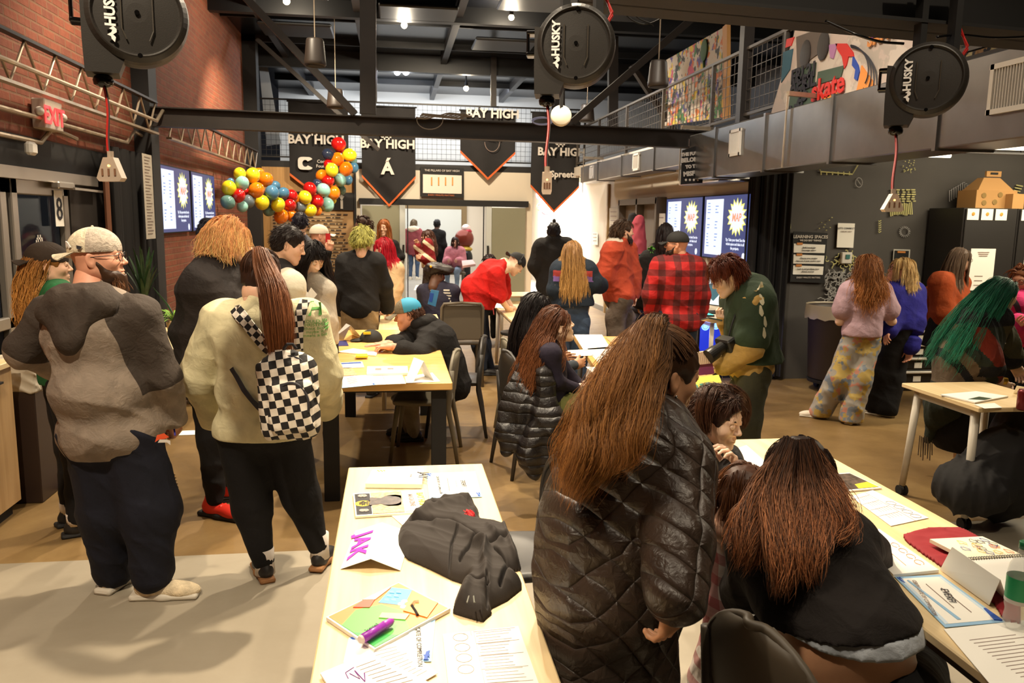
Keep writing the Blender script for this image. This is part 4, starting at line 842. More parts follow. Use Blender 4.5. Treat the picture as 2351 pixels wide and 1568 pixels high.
# ---------------------------------------------------------------- screens
def screen(p0,ux,w,h,lab,tip=1,z=BZ):
    p0 = np.array(p0,float); ux = np.array(ux,float); n = np.cross(ux,BZ); r = empty('wall_screen',p0+ux*w/2,lab,'screen'); m = MB(); c = p0+ux*w/2+BZ*h/2-n*.03; Rr = np.stack([ux,-n,BZ],1); m.box(c,(w+.03,.05,h+.03),Rr,bev=.004); obj('screen_case',m,MATS['matte_black'],r)
    def rect(u0,v0,u1,v1,mt,name,lift=.0): m = MB(); m.slab([p0+ux*w*a+BZ*h*b+n*(.000+lift) for a,b in ((u0,v0),(u1,v0),(u1,v1),(u0,v1))],n*.002); return obj(name,m,mt,r)
    rect(0,0,1,1,MATS['scr_navy'],'display'); rect(.05,.05,.44,.95,MATS['scr_white'],'schedule_panel',.002); rs = np.random.default_rng(int(p0[1]*10)); m = MB()
    for i in range(15):
        for (a,b) in ((.09,.14),(.27,.34)):
            v = .88-i*.05
            if rs.random() < .7: l = rs.uniform(.03,.07); m.slab([p0+ux*w*q+BZ*h*e+n*.0045 for q,e in ((a,v),(a+l,v),(a+l,v+.014),(a,v+.014))],n*.001)
    obj('schedule_print',m,MATS['scr_blue'],r)
    c = p0+ux*w*.73+BZ*h*.66; m = MB(); P = [c+(ux*math.cos(a)*w*.20+BZ*math.sin(a)*h*.30)*(1.0 if i % 2 == 0 else .66+.05*((i//2) % 3)) for i,a in enumerate(np.linspace(0,2*math.pi,32,endpoint=False))]; m.slab([q+n*.003 for q in P],n*.001); obj('burst',m,MATS['scr_star'],r)
    m = MB(); m.slab([c+(q-c)*.84+n*.0045 for q in P],n*.001); obj('burst_inner',m,MATS['scr_white'],r); ty = nrm(BZ+ux*.12)
    obj('burst_word',text_mb('MAP',c-BZ*h*.06+n*.007,ux,ty,h*.17,bold=.004,depth=.0005),emis('scr_orange',(236,160,120),.9),r); 
    for i,s_ in enumerate(('Tip: Take your time! See the','whole space and take in all','the projects.')): obj('tip_text',text_mb(s_,p0+ux*w*.72+BZ*h*(.29-.065*i)+n*.004,ux,BZ,h*.062,bold=.001,depth=.0005),MATS['scr_text'],r)
    m = MB(); cc = p0+ux*w*.90+BZ*h*.07; m.slab([cc+(ux*math.cos(a)+BZ*math.sin(a))*h*.055+n*.004 for a in np.linspace(0,6.2,20)],n*.001); obj('round_logo',m,MATS['scr_text'],r)
screen((-2.74,10.13,1.575),(0,1,0),1.42,.80,'left wall screen nearest the column showing a yellow map burst'); screen((-2.74,11.66,1.575),(0,1,0),1.42,.80,'left wall screen farther back, beside the balloons')
screen((4.08,11.72,1.35),(0,-1,0),1.42,.78,'right wall screen farther back showing a yellow map burst'); screen((4.08,10.22,1.35),(0,-1,0),1.42,.78,'right wall screen nearer the black drape')
# ---------------------------------------------------------------- banners
def banner(X0,X1,zt,zs,ztip,lab,Y=17.36):
    r = empty('hanging_banner',((X0+X1)/2,Y,ztip),lab,'banner'); n = 24; k = 20; V = []; T = []
    f = lambda u,z: Y+.025*math.sin(u*9+X0)+.02*math.sin(z*3+u*4)
    for i in range(n+1):
        u = i/n; zb = zs+(ztip-zs)*(1-abs(2*u-1)); V.append([(X0+(X1-X0)*u,f(u,zt+(zb-zt)*j/k),zt+(zb-zt)*j/k) for j in range(k+1)]); T.append(V[-1][-1])
    V = np.array(V).reshape(-1,3); F = [(i*(k+1)+j,i*(k+1)+j+1,(i+1)*(k+1)+j+1,(i+1)*(k+1)+j) for i in range(n) for j in range(k)]; m = MB(); m.add(V,F); m.add(V+[0,.006,0],[q[::-1] for q in F]); obj('banner_cloth',m,MATS['banner_cloth'],r,smooth=True)
    T = np.array(T); m = MB(); m.strip(T+[0,-.008,.055],T+[0,-.008,0]); obj('orange_edging',m,MATS['orange_trim'],r,smooth=True); m = MB(); m.cyl((X0-.03,Y,zt),(X1+.03,Y,zt),.018,8); obj('banner_rod',m,MATS['matte_black'],r); return r
def btext(r,t,x,y,h,Y=17.28,font=None,**k): p = YP(x,y,Y); return obj('banner_lettering',text_mb(t,p,BX,BZ,h,**k),MATS['white_print'],r)
b = banner(-2.12,-.92,4.12,2.62,2.15,'leftmost black banner behind the balloons'); btext(b,'BAY HIGH',726,330,.25,bold=.008); obj('banner_crest',crest(YP(722,290,17.28),BX,BZ,.26),MATS['white_print'],b)
m = MB(); c = YP(701,375,17.28); P = [c+np.array([.15*math.copysign(abs(math.cos(a))**.5,math.cos(a)),0,.13*math.copysign(abs(math.sin(a))**.5,math.sin(a))]) for a in np.linspace(.45,2*math.pi-.45,24)]+[c+np.array([.06*math.cos(a),0,.07*math.sin(a)]) for a in np.linspace(2*math.pi-.6,.6,14)]; m.slab(P,(0,-.004,0)); obj('sponsor_mark',m,MATS['white_print'],b); btext(b,'Cooper',744,374,.09); btext(b,'Foundation',749,385,.09)
b = banner(-.65,.47,4.08,2.62,2.02,'black banner with a white letter mark, second from left'); btext(b,'BAY HIGH',890,340,.25,bold=.008); obj('banner_crest',crest(YP(888,300,17.28),BX,BZ,.26),MATS['white_print'],b); btext(b,'Á',890,399,.36,bold=.014)
b = banner(1.42,2.60,4.06,3.18,2.62,'shortest black banner with its orange point above the poster'); btext(b,'BAY HIGH',1131,270,.25,bold=.008); btext(b,'ALLO',1130,322,.16); m = MB(); m.tube([YP(1130+17*math.cos(a),326+22*math.sin(a),17.29) for a in np.linspace(0,3.14,16)],.006,5); obj('banner_emblem',m,MATS['faint_ink'],b)
b = banner(2.95,4.02,4.07,2.50,1.95,'rightmost black banner hanging behind the middle cord reel'); btext(b,'BAY HIGH',1289,357,.23,bold=.008); obj('banner_crest',crest(YP(1288,318,17.28),BX,BZ,.25),MATS['white_print'],b); btext(b,'Spreetail',1298,407,.19,bold=.006); m = MB(); c = YP(1258,400,17.28); m.tube([c+np.array([.07*math.cos(a)*(1-a*.08),0,.09*math.sin(a)*(1-a*.08)]) for a in np.linspace(0,7.5,22)],.014,5); obj('sponsor_mark',m,MATS['white_print'],b)
r = empty('misfits_banner',YP(1592,425,9.2),'small black banner with brushed white slogan beside the duct','banner'); A = [YP(1567,345,9.2),YP(1618,328,9.2),YP(1613,420,9.2),YP(1563,424,9.2)]; m = MB(); m.slab(A,(0,.012,0)); obj('banner_cloth',m,MATS['banner_cloth'],r)
for i,(t_,sz) in enumerate((('THE FUTURE',.055),('BELONGS',.072),('TO THE',.055),('MISFITS',.078))): obj('banner_lettering',text_mb(t_,YP(1591,356+14.5*i+(3 if i == 3 else 0),9.18),nrm((1,0,.12)),nrm((-.12,0,1)),sz*.92,bold=.004),MATS['white_print'],r)
m = MB(); [m.sphere(YP(1575+9*i,413,9.18),(.014,.004,.014),8,6) for i in range(4)]; obj('banner_icons',m,MATS['white_print'],r)
# posters
p = empty('pillars_poster',YP(1015,453,17.4),'black and cream pillars poster above the back doorway','poster'); A = [YP(965,382,17.42),YP(1065,386,17.42),YP(1065,454,17.42),YP(965,451,17.42)]; m = MB(); m.slab(A,(0,.03,0)); obj('poster_board',m,MATS['matte_black'],p); A = [YP(971,400,17.40),YP(1060,403,17.40),YP(1060,445,17.40),YP(971,443,17.40)]; m = MB(); m.slab(A,(0,.01,0)); obj('poster_paper',m,M('poster_paper',(226,214,200),.7),p)
m = MB(); [m.box(YP(991+16*i,416,17.385),(.028,.006,.17)) for i in range(4)]; obj('orange_bars',m,M('bar_orange',(206,140,60),.6),p); obj('poster_title',text_mb('THE PILLARS OF BAY HIGH',YP(1015,394,17.39),BX,BZ,.062),MATS['white_print'],p); obj('poster_footer',text_mb('EVERY MINUTE MATTERS',YP(1013,450,17.39),BX,BZ,.05),M('footer_orange',(200,110,60),.6),p)
# words board and hands on the plywood wall
p = empty('word_board',(-1.75,17.45,.6),'plywood wall board covered with strips of dark handwritten words','wall board'); m = MB(); m.box((-1.7,17.47,1.25),(1.7,.03,1.3)); obj('board',m,M('kraft',(160,126,84),.8),p); rs = np.random.default_rng(3); m = MB(); m2 = MB()
for i in range(19):
    z = 1.84-i*.066; x = -2.5; m2.box((-1.72+rs.uniform(-.1,.1),17.445,z),(1.35+rs.uniform(-.2,.1),.008,.046))
    while x < -1.0:
        l = rs.uniform(.03,.12)
        if rs.random() < .8: m.box((x+l/2,17.438,z),(l,.006,.024))
        x += l+rs.uniform(.02,.05)
obj('paper_strips',m2,M('strip_paper',(176,150,112),.8),p); obj('words',m,M('word_ink',(52,42,36),.7),p,kind='stuff')
for i,X in enumerate((-2.45,-2.1,-1.75,-1.4,-1.08)):
    m = MB(); c = np.array([X,17.42,1.96]); m.bar(c,c+[0,0,.18],.05,.01)
    for k in range(-2,3): m.bar(c+[0,0,.17],c+[k*.024,0,.29-.012*abs(k)],.014,.01)
    obj('painted_hand',m,M('hand_print',(190,184,172),.7),label='pale painted hand on the black wall band, %s' % ('leftmost','second from left','middle one','second from right','rightmost')[i],cat='painting')
# hall beyond the doorway
r = empty('whiteboard',(1.2,25.5,.9),'large whiteboard on the far wall of the back room','whiteboard'); m = MB(); m.box((1.0,25.55,1.55),(2.6,.05,1.5)); obj('board_frame',m,M('board_frame',(132,110,74),.6),r); m = MB(); m.box((.95,25.50,1.45),(2.35,.03,1.25)); obj('board_face',m,M('board_face',(206,210,206),.35),r)
# ---------------------------------------------------------------- balloons
BC = dict(Y=(246,224,40),O=(250,132,20),R=(196,24,22),L=(150,206,196),B=(92,150,190),T=(116,160,150),N=(54,66,92),G=(120,132,140)); BN = dict(Y='yellow',O='orange',R='red',L='pale mint',B='sky blue',T='teal',N='navy',G='clear grey')
for k,c in BC.items(): M('balloon_'+k,c,.12,trans=.25 if k in 'BTNG' else 0,spec=.7)
BL = [(460,650,95,'Y',0),(655,672,112,'Y',0),(495,790,105,'L',-1),(298,862,112,'Y',0),(440,975,103,'R',-1),(280,1072,108,'T',0),(590,1060,95,'G',0),(500,1140,85,'L',0),(850,735,110,'O',0),(710,892,118,'O',-1),(742,640,85,'O',1),(985,830,80,'B',1),(945,930,108,'B',-1),(1110,940,92,'B',0),(797,1078,108,'Y',0),(900,1190,95,'T',1),(1035,1112,105,'Y',-1),(1240,975,92,'R',0),(1215,1118,95,'R',-1),
      (1080,1285,108,'O',0),(1240,1275,85,'O',1),(1375,1150,90,'G',0),(1440,1000,100,'Y',-1),(1312,1030,70,'O',1),(1513,872,100,'R',0),(1620,805,78,'N',1),(1620,1058,102,'R',0),(1520,1195,95,'Y',-1),(1625,1205,70,'O',1),(1715,890,102,'L',-1),(1772,1110,105,'L',0),(1868,930,100,'O',0),(1850,1045,60,'Y',1),(1782,752,92,'R',0),(1688,670,88,'O',1),(1840,588,100,'Y',-1),(1922,430,102,'O',0),
      (2105,365,102,'Y',-1),(2052,575,105,'O',-1),(1965,740,95,'L',0),(2080,740,75,'B',1),(1985,890,70,'T',1),(2165,555,80,'B',1),(2160,450,60,'T',1),(1942,200,105,'R',0),(1952,275,72,'R',1),(1790,360,95,'N',1),(1790,505,75,'R',1),(545,915,60,'R',1),(320,770,60,'B',1)]
bm = None; cnt = {}
def where(x,y): return ('at the left end' if x < 600 else 'left of the dip' if x < 1000 else 'in the low middle' if x < 1420 else 'right of the dip' if x < 1700 else 'on the rising right arm')+(' high up' if y < 700 else ' low down' if y > 1030 else ' mid height')
SN = ('frontmost','tucked behind','next above','smallest','outer','inner')
for (u,v,rr,cc,bk) in BL:
    x,y = 480+u/6.53,300+v/6.53; d = 12.3+(x-508)/312*3.6+.17*bk; c = W(x,y,d); R_ = rr/6.53*d/1829; m = MB(); q = nrm((RNG.normal(),-.2,RNG.normal()-.8)); Rb = frame(np.cross(q,(0,1,.1)),q); m.sphere(c,(R_*.97,R_*.97,R_*1.05),20,12,R=Rb)
    key = (cc,where(u,v)); cnt[key] = cnt.get(key,0)+1; lab = '%s balloon of the garland, %s%s' % (BN[cc],where(u,v),'' if cnt[key] == 1 else ', '+SN[min(5,cnt[key]-1)])
    r = mk('balloon',m.V[0],m.F,MATS['balloon_'+cc],None); tag(r,lab,'balloon','balloons of the party garland'); kn = MB(); kc = c-Rb[:,2]*R_*1.07; kn.lathe(kc,[(.004,.02),(.012,-.0)],8,Rb); obj('balloon_knot',kn,MATS['balloon_'+cc],r)
# ---------------------------------------------------------------- chalk wall, posters, lockers
def cw(x,y): return YP(x,y,8.57)
def chalk(name,paths,wd,mat,lab,closed=False):
    m = MB()
    for P in paths: Q = [cw(*p) for p in P]; m.tube(Q,wd,5)
    return obj(name,m,mat,label=lab,cat='wall drawing')
cy = M('chalk_yellow',(206,200,138),.8); cwh = M('chalk_white',(168,166,164),.8); rs = np.random.default_rng(8)
def maze(cx,cy_,w,h,n,seed):
    rs = np.random.default_rng(seed); out = []
    for _ in range(n):
        x = cx+rs.uniform(-w,w); y = cy_+rs.uniform(-h,h); P = [(x,y)]; a = rs.integers(4)*math.pi/2
        for k in range(rs.integers(4,9)): a += rs.choice([-1,1])*math.pi/4; x += math.cos(a)*3.2; y += math.sin(a)*3.2; P.append((x,y))
        out.append(P)
    return out
chalk('chalk_maze',maze(1924,662,34,40,95,2),.006,cwh,'large white chalk maze drawing behind the lavender shirt'); chalk('chalk_maze',maze(1935,600,32,14,26,5),.006,cy,'yellow chalk curls above the white maze drawing')
chalk('chalk_weave',[[(2043+i*4.1,466+rs.uniform(-2,2)),(2045+i*4.1,494+rs.uniform(-3,3))] for i in range(13)]+[[(2043+rs.uniform(0,5)+j*12,436+i*5.2),(2051+rs.uniform(0,5)+j*12,436+i*5.2)] for i in range(6) for j in range(5)],.008,cy,'yellow chalk woven patch behind the fan outlet')
chalk('chalk_spiral',[[(1806+(3+2.2*k)*math.cos(a)*.9,518+(5+4.4*k)*math.sin(a)) for a in np.linspace(-1.5,1.5,10)] for k in range(4)],.006,cy,'yellow chalk spiral at the left end of the dark wall')
chalk('chalk_sun',[[(2077+8*math.cos(a),532+8*math.sin(a)),(2077+13*math.cos(a),532+13*math.sin(a))] for a in np.linspace(0,6,18)],.005,cwh,'small white chalk sun ring above the blond woman'); chalk('chalk_circle',[[(1972+8*math.cos(a),419+11*math.sin(a)) for a in np.linspace(0,6.28,16)],[(1968,412),(1976,424)]],.004,cwh,'faint round white chalk doodle high on the dark wall')
chalk('chalk_dots',[[(x,y),(x+2,y+1)] for x,y in ((1885,510),(1893,515),(1890,521),(1903,505),(1909,499),(1880,524),(1896,528),(1905,522))],.006,cy,'scattered yellow chalk dots left of the white notice')
chalk('chalk_arrows',[[(2013+4,506+i*5),(2018,509+i*5),(2023,506+i*5)] for i in range(6)],.005,cy,'column of small yellow chalk arrows'); chalk('chalk_bracket',[[(1873,368),(1884,394),(1957,400),(1972,374)]]+[[(1885+13*i,394),(1885+13*i,402)] for i in range(6)],.008,cy,'yellow chalk hanging shape near the top of the dark wall')
chalk('chalk_dots',[[(2080+rs.uniform(-14,14),385+rs.uniform(-13,13))]*1+[(2082+rs.uniform(-14,14),386+rs.uniform(-13,13))] for _ in range(1)]+[[(x,y),(x+2,y)] for x,y in zip(rs.uniform(2072,2100,22),rs.uniform(368,398,22))],.006,cy,'cluster of yellow chalk dots beneath the tube light')
chalk('chalk_steps',[[(2180+i*5,445-abs(6-i)*-3),(2180+i*5,437-(6-abs(6-i))*3),(2185+i*5,437-(6-abs(6-i))*3)] for i in range(14)],.005,cwh,'stepped white chalk outline behind the cardboard box'); chalk('chalk_bars',[[(2333-i*3,425+i*6),(2348-i*3,428+i*6)] for i in range(8)],.008,cy,'yellow chalk bars at the right end of the dark wall')
r = empty('learning_poster',cw(1855,650),'black learning spaces poster with three white text boxes','poster'); Q4 = lambda P,y=8.56,th=.008: MB().slab([YP(a,b,y) for a,b in P],(0,th,0))
obj('poster_board',Q4([(1822,531),(1900,535),(1892,650),(1814,647)]),MATS['matte_black'],r)
for i in range(3): y = 559+i*25; obj('text_box',Q4([(1823-i*.8,y),(1895-i*2,y+3),(1893-i*2,y+22),(1822-i*.8,y+21)],8.55),MATS['paper'],r); obj('orange_tab',Q4([(1830-i,y-2),(1843-i,y-2),(1843-i,y+3),(1830-i,y+3)],8.54),M('tab_orange',(206,130,60),.6),r)
for i,(t_,sz,y) in enumerate((('LEARNING SPACES',.050,547),('WE DO BAY THINGS',.028,554))): obj('poster_title',text_mb(t_,YP(1861,y,8.55),BX,BZ,sz,bold=.001),MATS['white_print'],r)
for i,(t_,y) in enumerate((('Build knowledge',570),('Encourage others',576),('Choose your mindset',594.5),('Step out of your comfort zone',600.5),('Lock in and get things done',619),('Always level up',625))): obj('poster_text',text_mb(t_,YP(1858-i*.6,y,8.54),BX,BZ,.024),MATS['ink'],r)
obj('poster_footer',text_mb('EVERY MINUTE MATTERS',YP(1856,639,8.55),BX,BZ,.026),MATS['white_print'],r)
r = tag(obj('connect_notice',Q4([(1924,512),(1963,513),(1959,569),(1921,568)]),MATS['paper']),'white notice with a bold heading taped to the dark wall','notice'); obj('heading',text_mb("LET'S CONNECT",YP(1943,526,8.55),BX,BZ,.028),MATS['ink'],r); obj('subheading',text_mb('SIGN IN HERE'[:0]+'FOR BAY HIGH',YP(1943,533,8.55),BX,BZ,.02),MATS['faint_ink'],r)
r = tag(obj('thermostat',MB().box(cw(1940,592)-[0,.02,0],(.13,.05,.13),bev=.008),MATS['vent_white']),'white square wall control below the white notice','thermostat'); obj('thermostat_screen',MB().box(cw(1941,589)-[0,.05,0],(.05,.01,.05)),M('teal_lcd',(70,120,116),.3),r)
r = tag(obj('framed_notice',Q4([(2052,572),(2090,573),(2088,600),(2050,600)]),M('frame_white',(200,196,186),.6)),'small framed notice behind the blond woman','notice'); obj('notice_face',Q4([(2055,575),(2087,576),(2085,600),(2053,600)],8.55),MATS['matte_black'],r); obj('notice_heading',Q4([(2061,576.5),(2079,577),(2079,581),(2061,580.5)],8.54),MATS['tab_orange'],r)
# lockers
lx = [6.14,6.80,7.46,8.12]; lm = M('locker',(40,37,35),.45)
for i in range(3):
    r = empty('storage_locker',((lx[i]+lx[i+1])/2,8.2,0),('leftmost','middle','rightmost')[i]+' tall black storage locker at the right wall','locker','tall black lockers'); m = MB(); m.box(((lx[i]+lx[i+1])/2,8.27,1.0),(.65,.58,2.0),bev=.006); obj('locker_body',m,lm,r)
    m = MB(); m.box(((lx[i]+lx[i+1])/2,7.97,1.02),(.62,.02,1.94),bev=.004); dd = obj('locker_door',m,lm,r); m = MB(); m.bar((lx[i]+.06,7.94,.98),(lx[i]+.06,7.94,1.18),.018,.02); obj('locker_handle',m,MATS['matte_black'],dd)
    for k in range(3): s = sheet('card',(lx[i]+.10+.17*k,7.955,1.93),BX,BZ,.14,.12,MATS['paper'],parent=r); m = MB(); m.sphere((lx[i]+.10+.17*k,7.95,1.935),(.02,.004,.02),8,6); obj('card_print',m,M('card_orange',(216,150,60),.6),s)
    s = sheet('locker_notice',(lx[i]+.27,7.955,1.33),BX,BZ,.30,.46,MATS['paper'],parent=r); m = MB(); [m.box((lx[i]+.27,7.95,1.52-.02*k),(.14-.02*k,.002,.008)) for k in range(3)]; [m.box((lx[i]+.24,7.95,1.26-.05*k),(.10,.002,.006)) for k in range(3)]; obj('notice_print',m,MATS['faint_ink'],s)
r = empty('cardboard_box',(6.65,8.25,2.0),'brown cardboard carry boxes on top of the lockers','box'); m = MB(); m.box((6.62,8.25,2.10),(.50,.3,.20)); P = [(6.40,8.12,2.2),(6.84,8.12,2.2),(6.72,8.2,2.34),(6.52,8.2,2.34)]; m.add(P+[(6.40,8.38,2.2),(6.84,8.38,2.2),(6.72,8.3,2.34),(6.52,8.3,2.34)],[(0,1,2,3),(7,6,5,4),(3,2,6,7),(0,3,7,4),(1,5,6,2)]); obj('box_body',m,M('cardboard',(186,140,84),.8),r)
m = MB(); m.box((6.62,8.19,2.38),(.18,.03,.06)); m.box((6.62,8.17,2.385),(.09,.004,.022),mi=1); o = m.build('box_handle',[MATS['cardboard'],MATS['matte_black']],r)
m = MB(); m.box((6.80,8.06,2.08),(.14,.14,.16)); obj('box_side',m,MATS['cardboard'],r); m = MB(); [m.sphere((x,8.095,z),(.03,.003,.03),10,6) for x,z in ((6.46,2.14),(6.60,2.07),(6.66,2.15),(6.47,2.06))]; obj('box_stamp',m,M('stamp',(140,112,60),.8),r)
# drawers unit behind orange coat
r = empty('tool_drawers',(5.75,7.9,0),'black drawer cabinet with white bar handles beside the lockers','drawer cabinet'); m = MB(); m.box((5.72,8.15,.5),(.8,.6,1.0),bev=.01); obj('cabinet_body',m,MATS['gloss_black'],r)
for k in range(6): m = MB(); z = .92-.15*k; m.box((5.72,7.84,z),(.76,.02,.135),bev=.004); dd = obj('drawer',m,M('drawer_black',(28,26,26),.4),r); m = MB(); m.box((5.72,7.81,z+.045),(.66,.03,.025),bev=.006); obj('bar_handle',m,MATS['vent_white'],dd); m = MB(); m.box((5.66,7.825,z-.03),(.09,.004,.06)); obj('drawer_tag',m,MATS['paper'],dd)
# big bin
r = empty('round_bin',(4.75,7.95,0),'big round dark grey bin with a clear liner by the dark wall','bin'); c = np.array([4.75,7.95,0]); m = MB(); m.lathe(c,[(.26,.14),(.27,.15),(.31,.86),(.33,.87),(.33,.93),(.315,.93),(.29,.9),(.25,.2)],36,cap=False); obj('bin_body',m,M('bin_grey',(58,48,42),.5),r,smooth=True)
m = MB(); n = 48; A = [c+[(.335+.006*math.sin(i*3.1))*math.cos(i*2*math.pi/n),(.335+.006*math.sin(i*2.3))*math.sin(i*2*math.pi/n),.945] for i in range(n+1)]; B = [c+[(.345+.008*math.sin(i*2.1))*math.cos(i*2*math.pi/n),(.345+.008*math.sin(i*1.7))*math.sin(i*2*math.pi/n),.80+.012*math.sin(i*1.9)] for i in range(n+1)]; D_ = [c+[.28*math.cos(i*2*math.pi/n),.28*math.sin(i*2*math.pi/n),.80] for i in range(n+1)]; m.strip(A,B); m.strip(D_,A); obj('bin_liner',m,M('liner',(190,176,150),.35,alpha=.75),r,smooth=True)
for a in range(4): m = MB(); q = c+[.2*math.cos(a*1.57+.5),.2*math.sin(a*1.57+.5),.05]; m.cyl(q-[.015,0,0],q+[.015,0,0],.045,14); obj('caster',m,MATS['matte_black'],r)
m = MB(); m.lathe(c,[(.27,.10),(.28,.13),(.1,.14)],30); obj('dolly',m,MATS['matte_black'],r)
# murals in the loft
def loftpanel(P,mat,lab,name,th=.03): m = MB(); n = nrm(np.cross(P[1]-P[0],P[3]-P[0])); m.slab(P,n*th); return obj(name,m,mat,label=lab,cat='mural')
def splat(name,base,cols,sc=2.5,thr=.60):
    m,n = newmat(name,.7); c = base; prev = None
    for i,cc in enumerate(cols): f = n.node('ShaderNodeTexNoise'); f.inputs['Scale'].default_value = 1; f.inputs['Detail'].default_value = 4; mp = n.scaled((sc*(1+.2*i),)*3); mpn = mp.node; mpn.inputs['Location'].default_value = (i*7.3,i*3.1,i*1.7); n.link(mp,f.inputs['Vector']); k = n.ramp(f.outputs['Fac'],[(thr-.01,(0,0,0)),(thr+.01,(255,255,255))]); prev = n.mix(k,prev if prev is not None else base,cc)
    n.color(prev); return m
splat('mural_paint',(196,182,164),[(60,110,60),(190,80,110),(70,120,70),(210,180,60),(90,80,140),(60,60,56),(200,110,50)],3.0,.60); splat('mural_wall',(206,190,172),[(180,166,150),(196,176,160)],3.5,.5); splat('mural_dark',(48,40,34),[(90,70,50),(120,86,50),(20,18,18),(150,130,90)],5,.55)
P = [XP(1525,290,4.3),XP(1670,268,4.3),XP(1672,60,4.3),XP(1530,140,4.3)]; r = loftpanel(P,MATS['mural_paint'],'paint-splattered panel with green tree shapes standing in the loft','loft_mural')
m = MB(); m.bar((XP(1668,275,4.28)+XP(1668,275,4.28)*0),XP(1668,58,4.28),.05,.14); obj('panel_edge',m,M('pine',(196,140,70),.6),r)
m = MB(); [m.tube([XP(a,b,4.26),XP(a+2,b+40,4.26)],.02,5) for a,b in ((1615,120),)]; m.sphere(XP(1616,115,4.25),(.02,.12,.15),10,8); o = obj('painted_tree',m,M('tree_green',(60,92,50),.7),r)
P = [XP(1765,300,3.86),XP(2105,215,3.86),XP(2120,60,3.86),XP(1832,70,3.86)]; r = loftpanel(P,MATS['mural_wall'],'big collage mural with skate lettering, drips and a radio in the loft','collage_mural'); mp_ = lambda x,y: XP(x,y,3.83)
def patch(pts,mat,par,name,th=.01): m = MB(); m.slab([mp_(*q) for q in pts][::-1],(-th,0,0)); return obj(name,m,mat,par)
patch([(1823,160),(1875,143),(1868,235),(1812,250)],M('mural_green',(72,88,70),.7),r,'green_block'); patch([(1880,165),(1940,150),(1932,178),(1876,195)],MATS['mural_green'],r,'green_block'); patch([(1830,85),(1900,60),(1898,110),(1832,160)],M('radio_brown',(96,84,74),.7),r,'radio_body')
for x,y in ((1852,125),(1893,105)): m = MB(); m.sphere(mp_(x,y)-[.015,0,0],(.012,.10,.13),14,8); obj('radio_speaker',m,M('radio_dark',(50,44,40),.6),r)
patch([(1920,100),(1945,100),(1960,120),(1962,130),(1950,130),(1945,150),(1940,158),(1935,130),(1925,115)],M('drip_red',(206,40,30),.6),r,'red_drip'); patch([(1960,128),(1972,150),(1975,165),(1970,185),(1963,180),(1966,160),(1958,150)],M('drip_blue',(36,70,160),.6),r,'blue_drip'); patch([(1980,150),(1990,165),(2005,185),(2015,210),(1995,225),(1985,200),(1978,215),(1968,210),(1975,180)],M('drip_orange',(226,140,60),.6),r,'orange_drip')
patch([(1905,103),(1925,100),(1922,110),(1915,135),(1908,132)],M('drip_violet',(176,120,160),.6),r,'violet_drip'); patch([(1808,90),(1825,85),(1818,105),(1805,110)],MATS['drip_red'],r,'red_patch'); patch([(1800,120),(1822,112),(1815,160),(1795,190)],M('teal_patch',(50,90,104),.7),r,'teal_patch')
ux = nrm(mp_(1940,222)-mp_(1870,244)); uy = nrm(np.array([0,0,1.0])); 
for t_,x,y,sz,mt in (('FRI 21',1848,183,.18,'ink'),('APRIL',1846,206,.19,'ink'),('25',1846,232,.20,'ink'),('skate',1903,222,.26,'drip_red'),('ART',1908,242,.12,'drip_orange'),('SKATE',2036,92,.16,'tab_orange'),('S',2016,85,.40,'purple_s'),('3 PM',1830,262,.13,'ink')):
    if mt == 'purple_s': M(mt,(120,40,110),.6)
    obj('mural_lettering',text_mb(t_,mp_(x,y)-[.02,0,0],ux,uy,sz,bold=.006,depth=.004),MATS[mt],r)
m = MB(); [m.tube([mp_(1935+55*math.cos(a)*(.8+.12*k)+20,160-70*math.sin(a)*(.8+.12*k)+10*k)-[.02,0,0] for a in np.linspace(-.6,1.5,16)],.006,4) for k in range(4)]; obj('stave_lines',m,MATS['ink'],r)
P = [XP(2150,215,4.45),XP(2420,140,4.45),XP(2420,70,4.45),XP(2150,90,4.45)]; loftpanel(P,MATS['mural_dark'],'dark crinkled foil mural at the top right edge','foil_mural')
for (x0,y0,x1,y1,X) in ((1808,228,1935,245,3.6),(1565,298,1650,312,3.6),(1340,360,1410,366,3.7)):
    m = MB(); a = XP(x0,y0,3.5); b = XP(x1,y1,3.9); a[2] = 2.93+.02; m.bar(a,(a[0],a[1]+.02,2.3),.012,.012); m.bar(a,(3.9,a[1]+.1,a[2]),.04,.04); obj('duct_strut',m,MATS['conduit'],label='pale strut holding the %s' % ('near duct' if x0 > 1800 else 'middle of the duct' if x0 > 1500 else 'far duct end'),cat='strut')

r = loftpanel([YP(592,122,19.5),YP(614,150,19.5),YP(645,330,19.5),YP(612,335,19.5)],M('leaning_board',(196,190,180),.7),'pale board leaning in the loft behind the left railing','leaning_board')
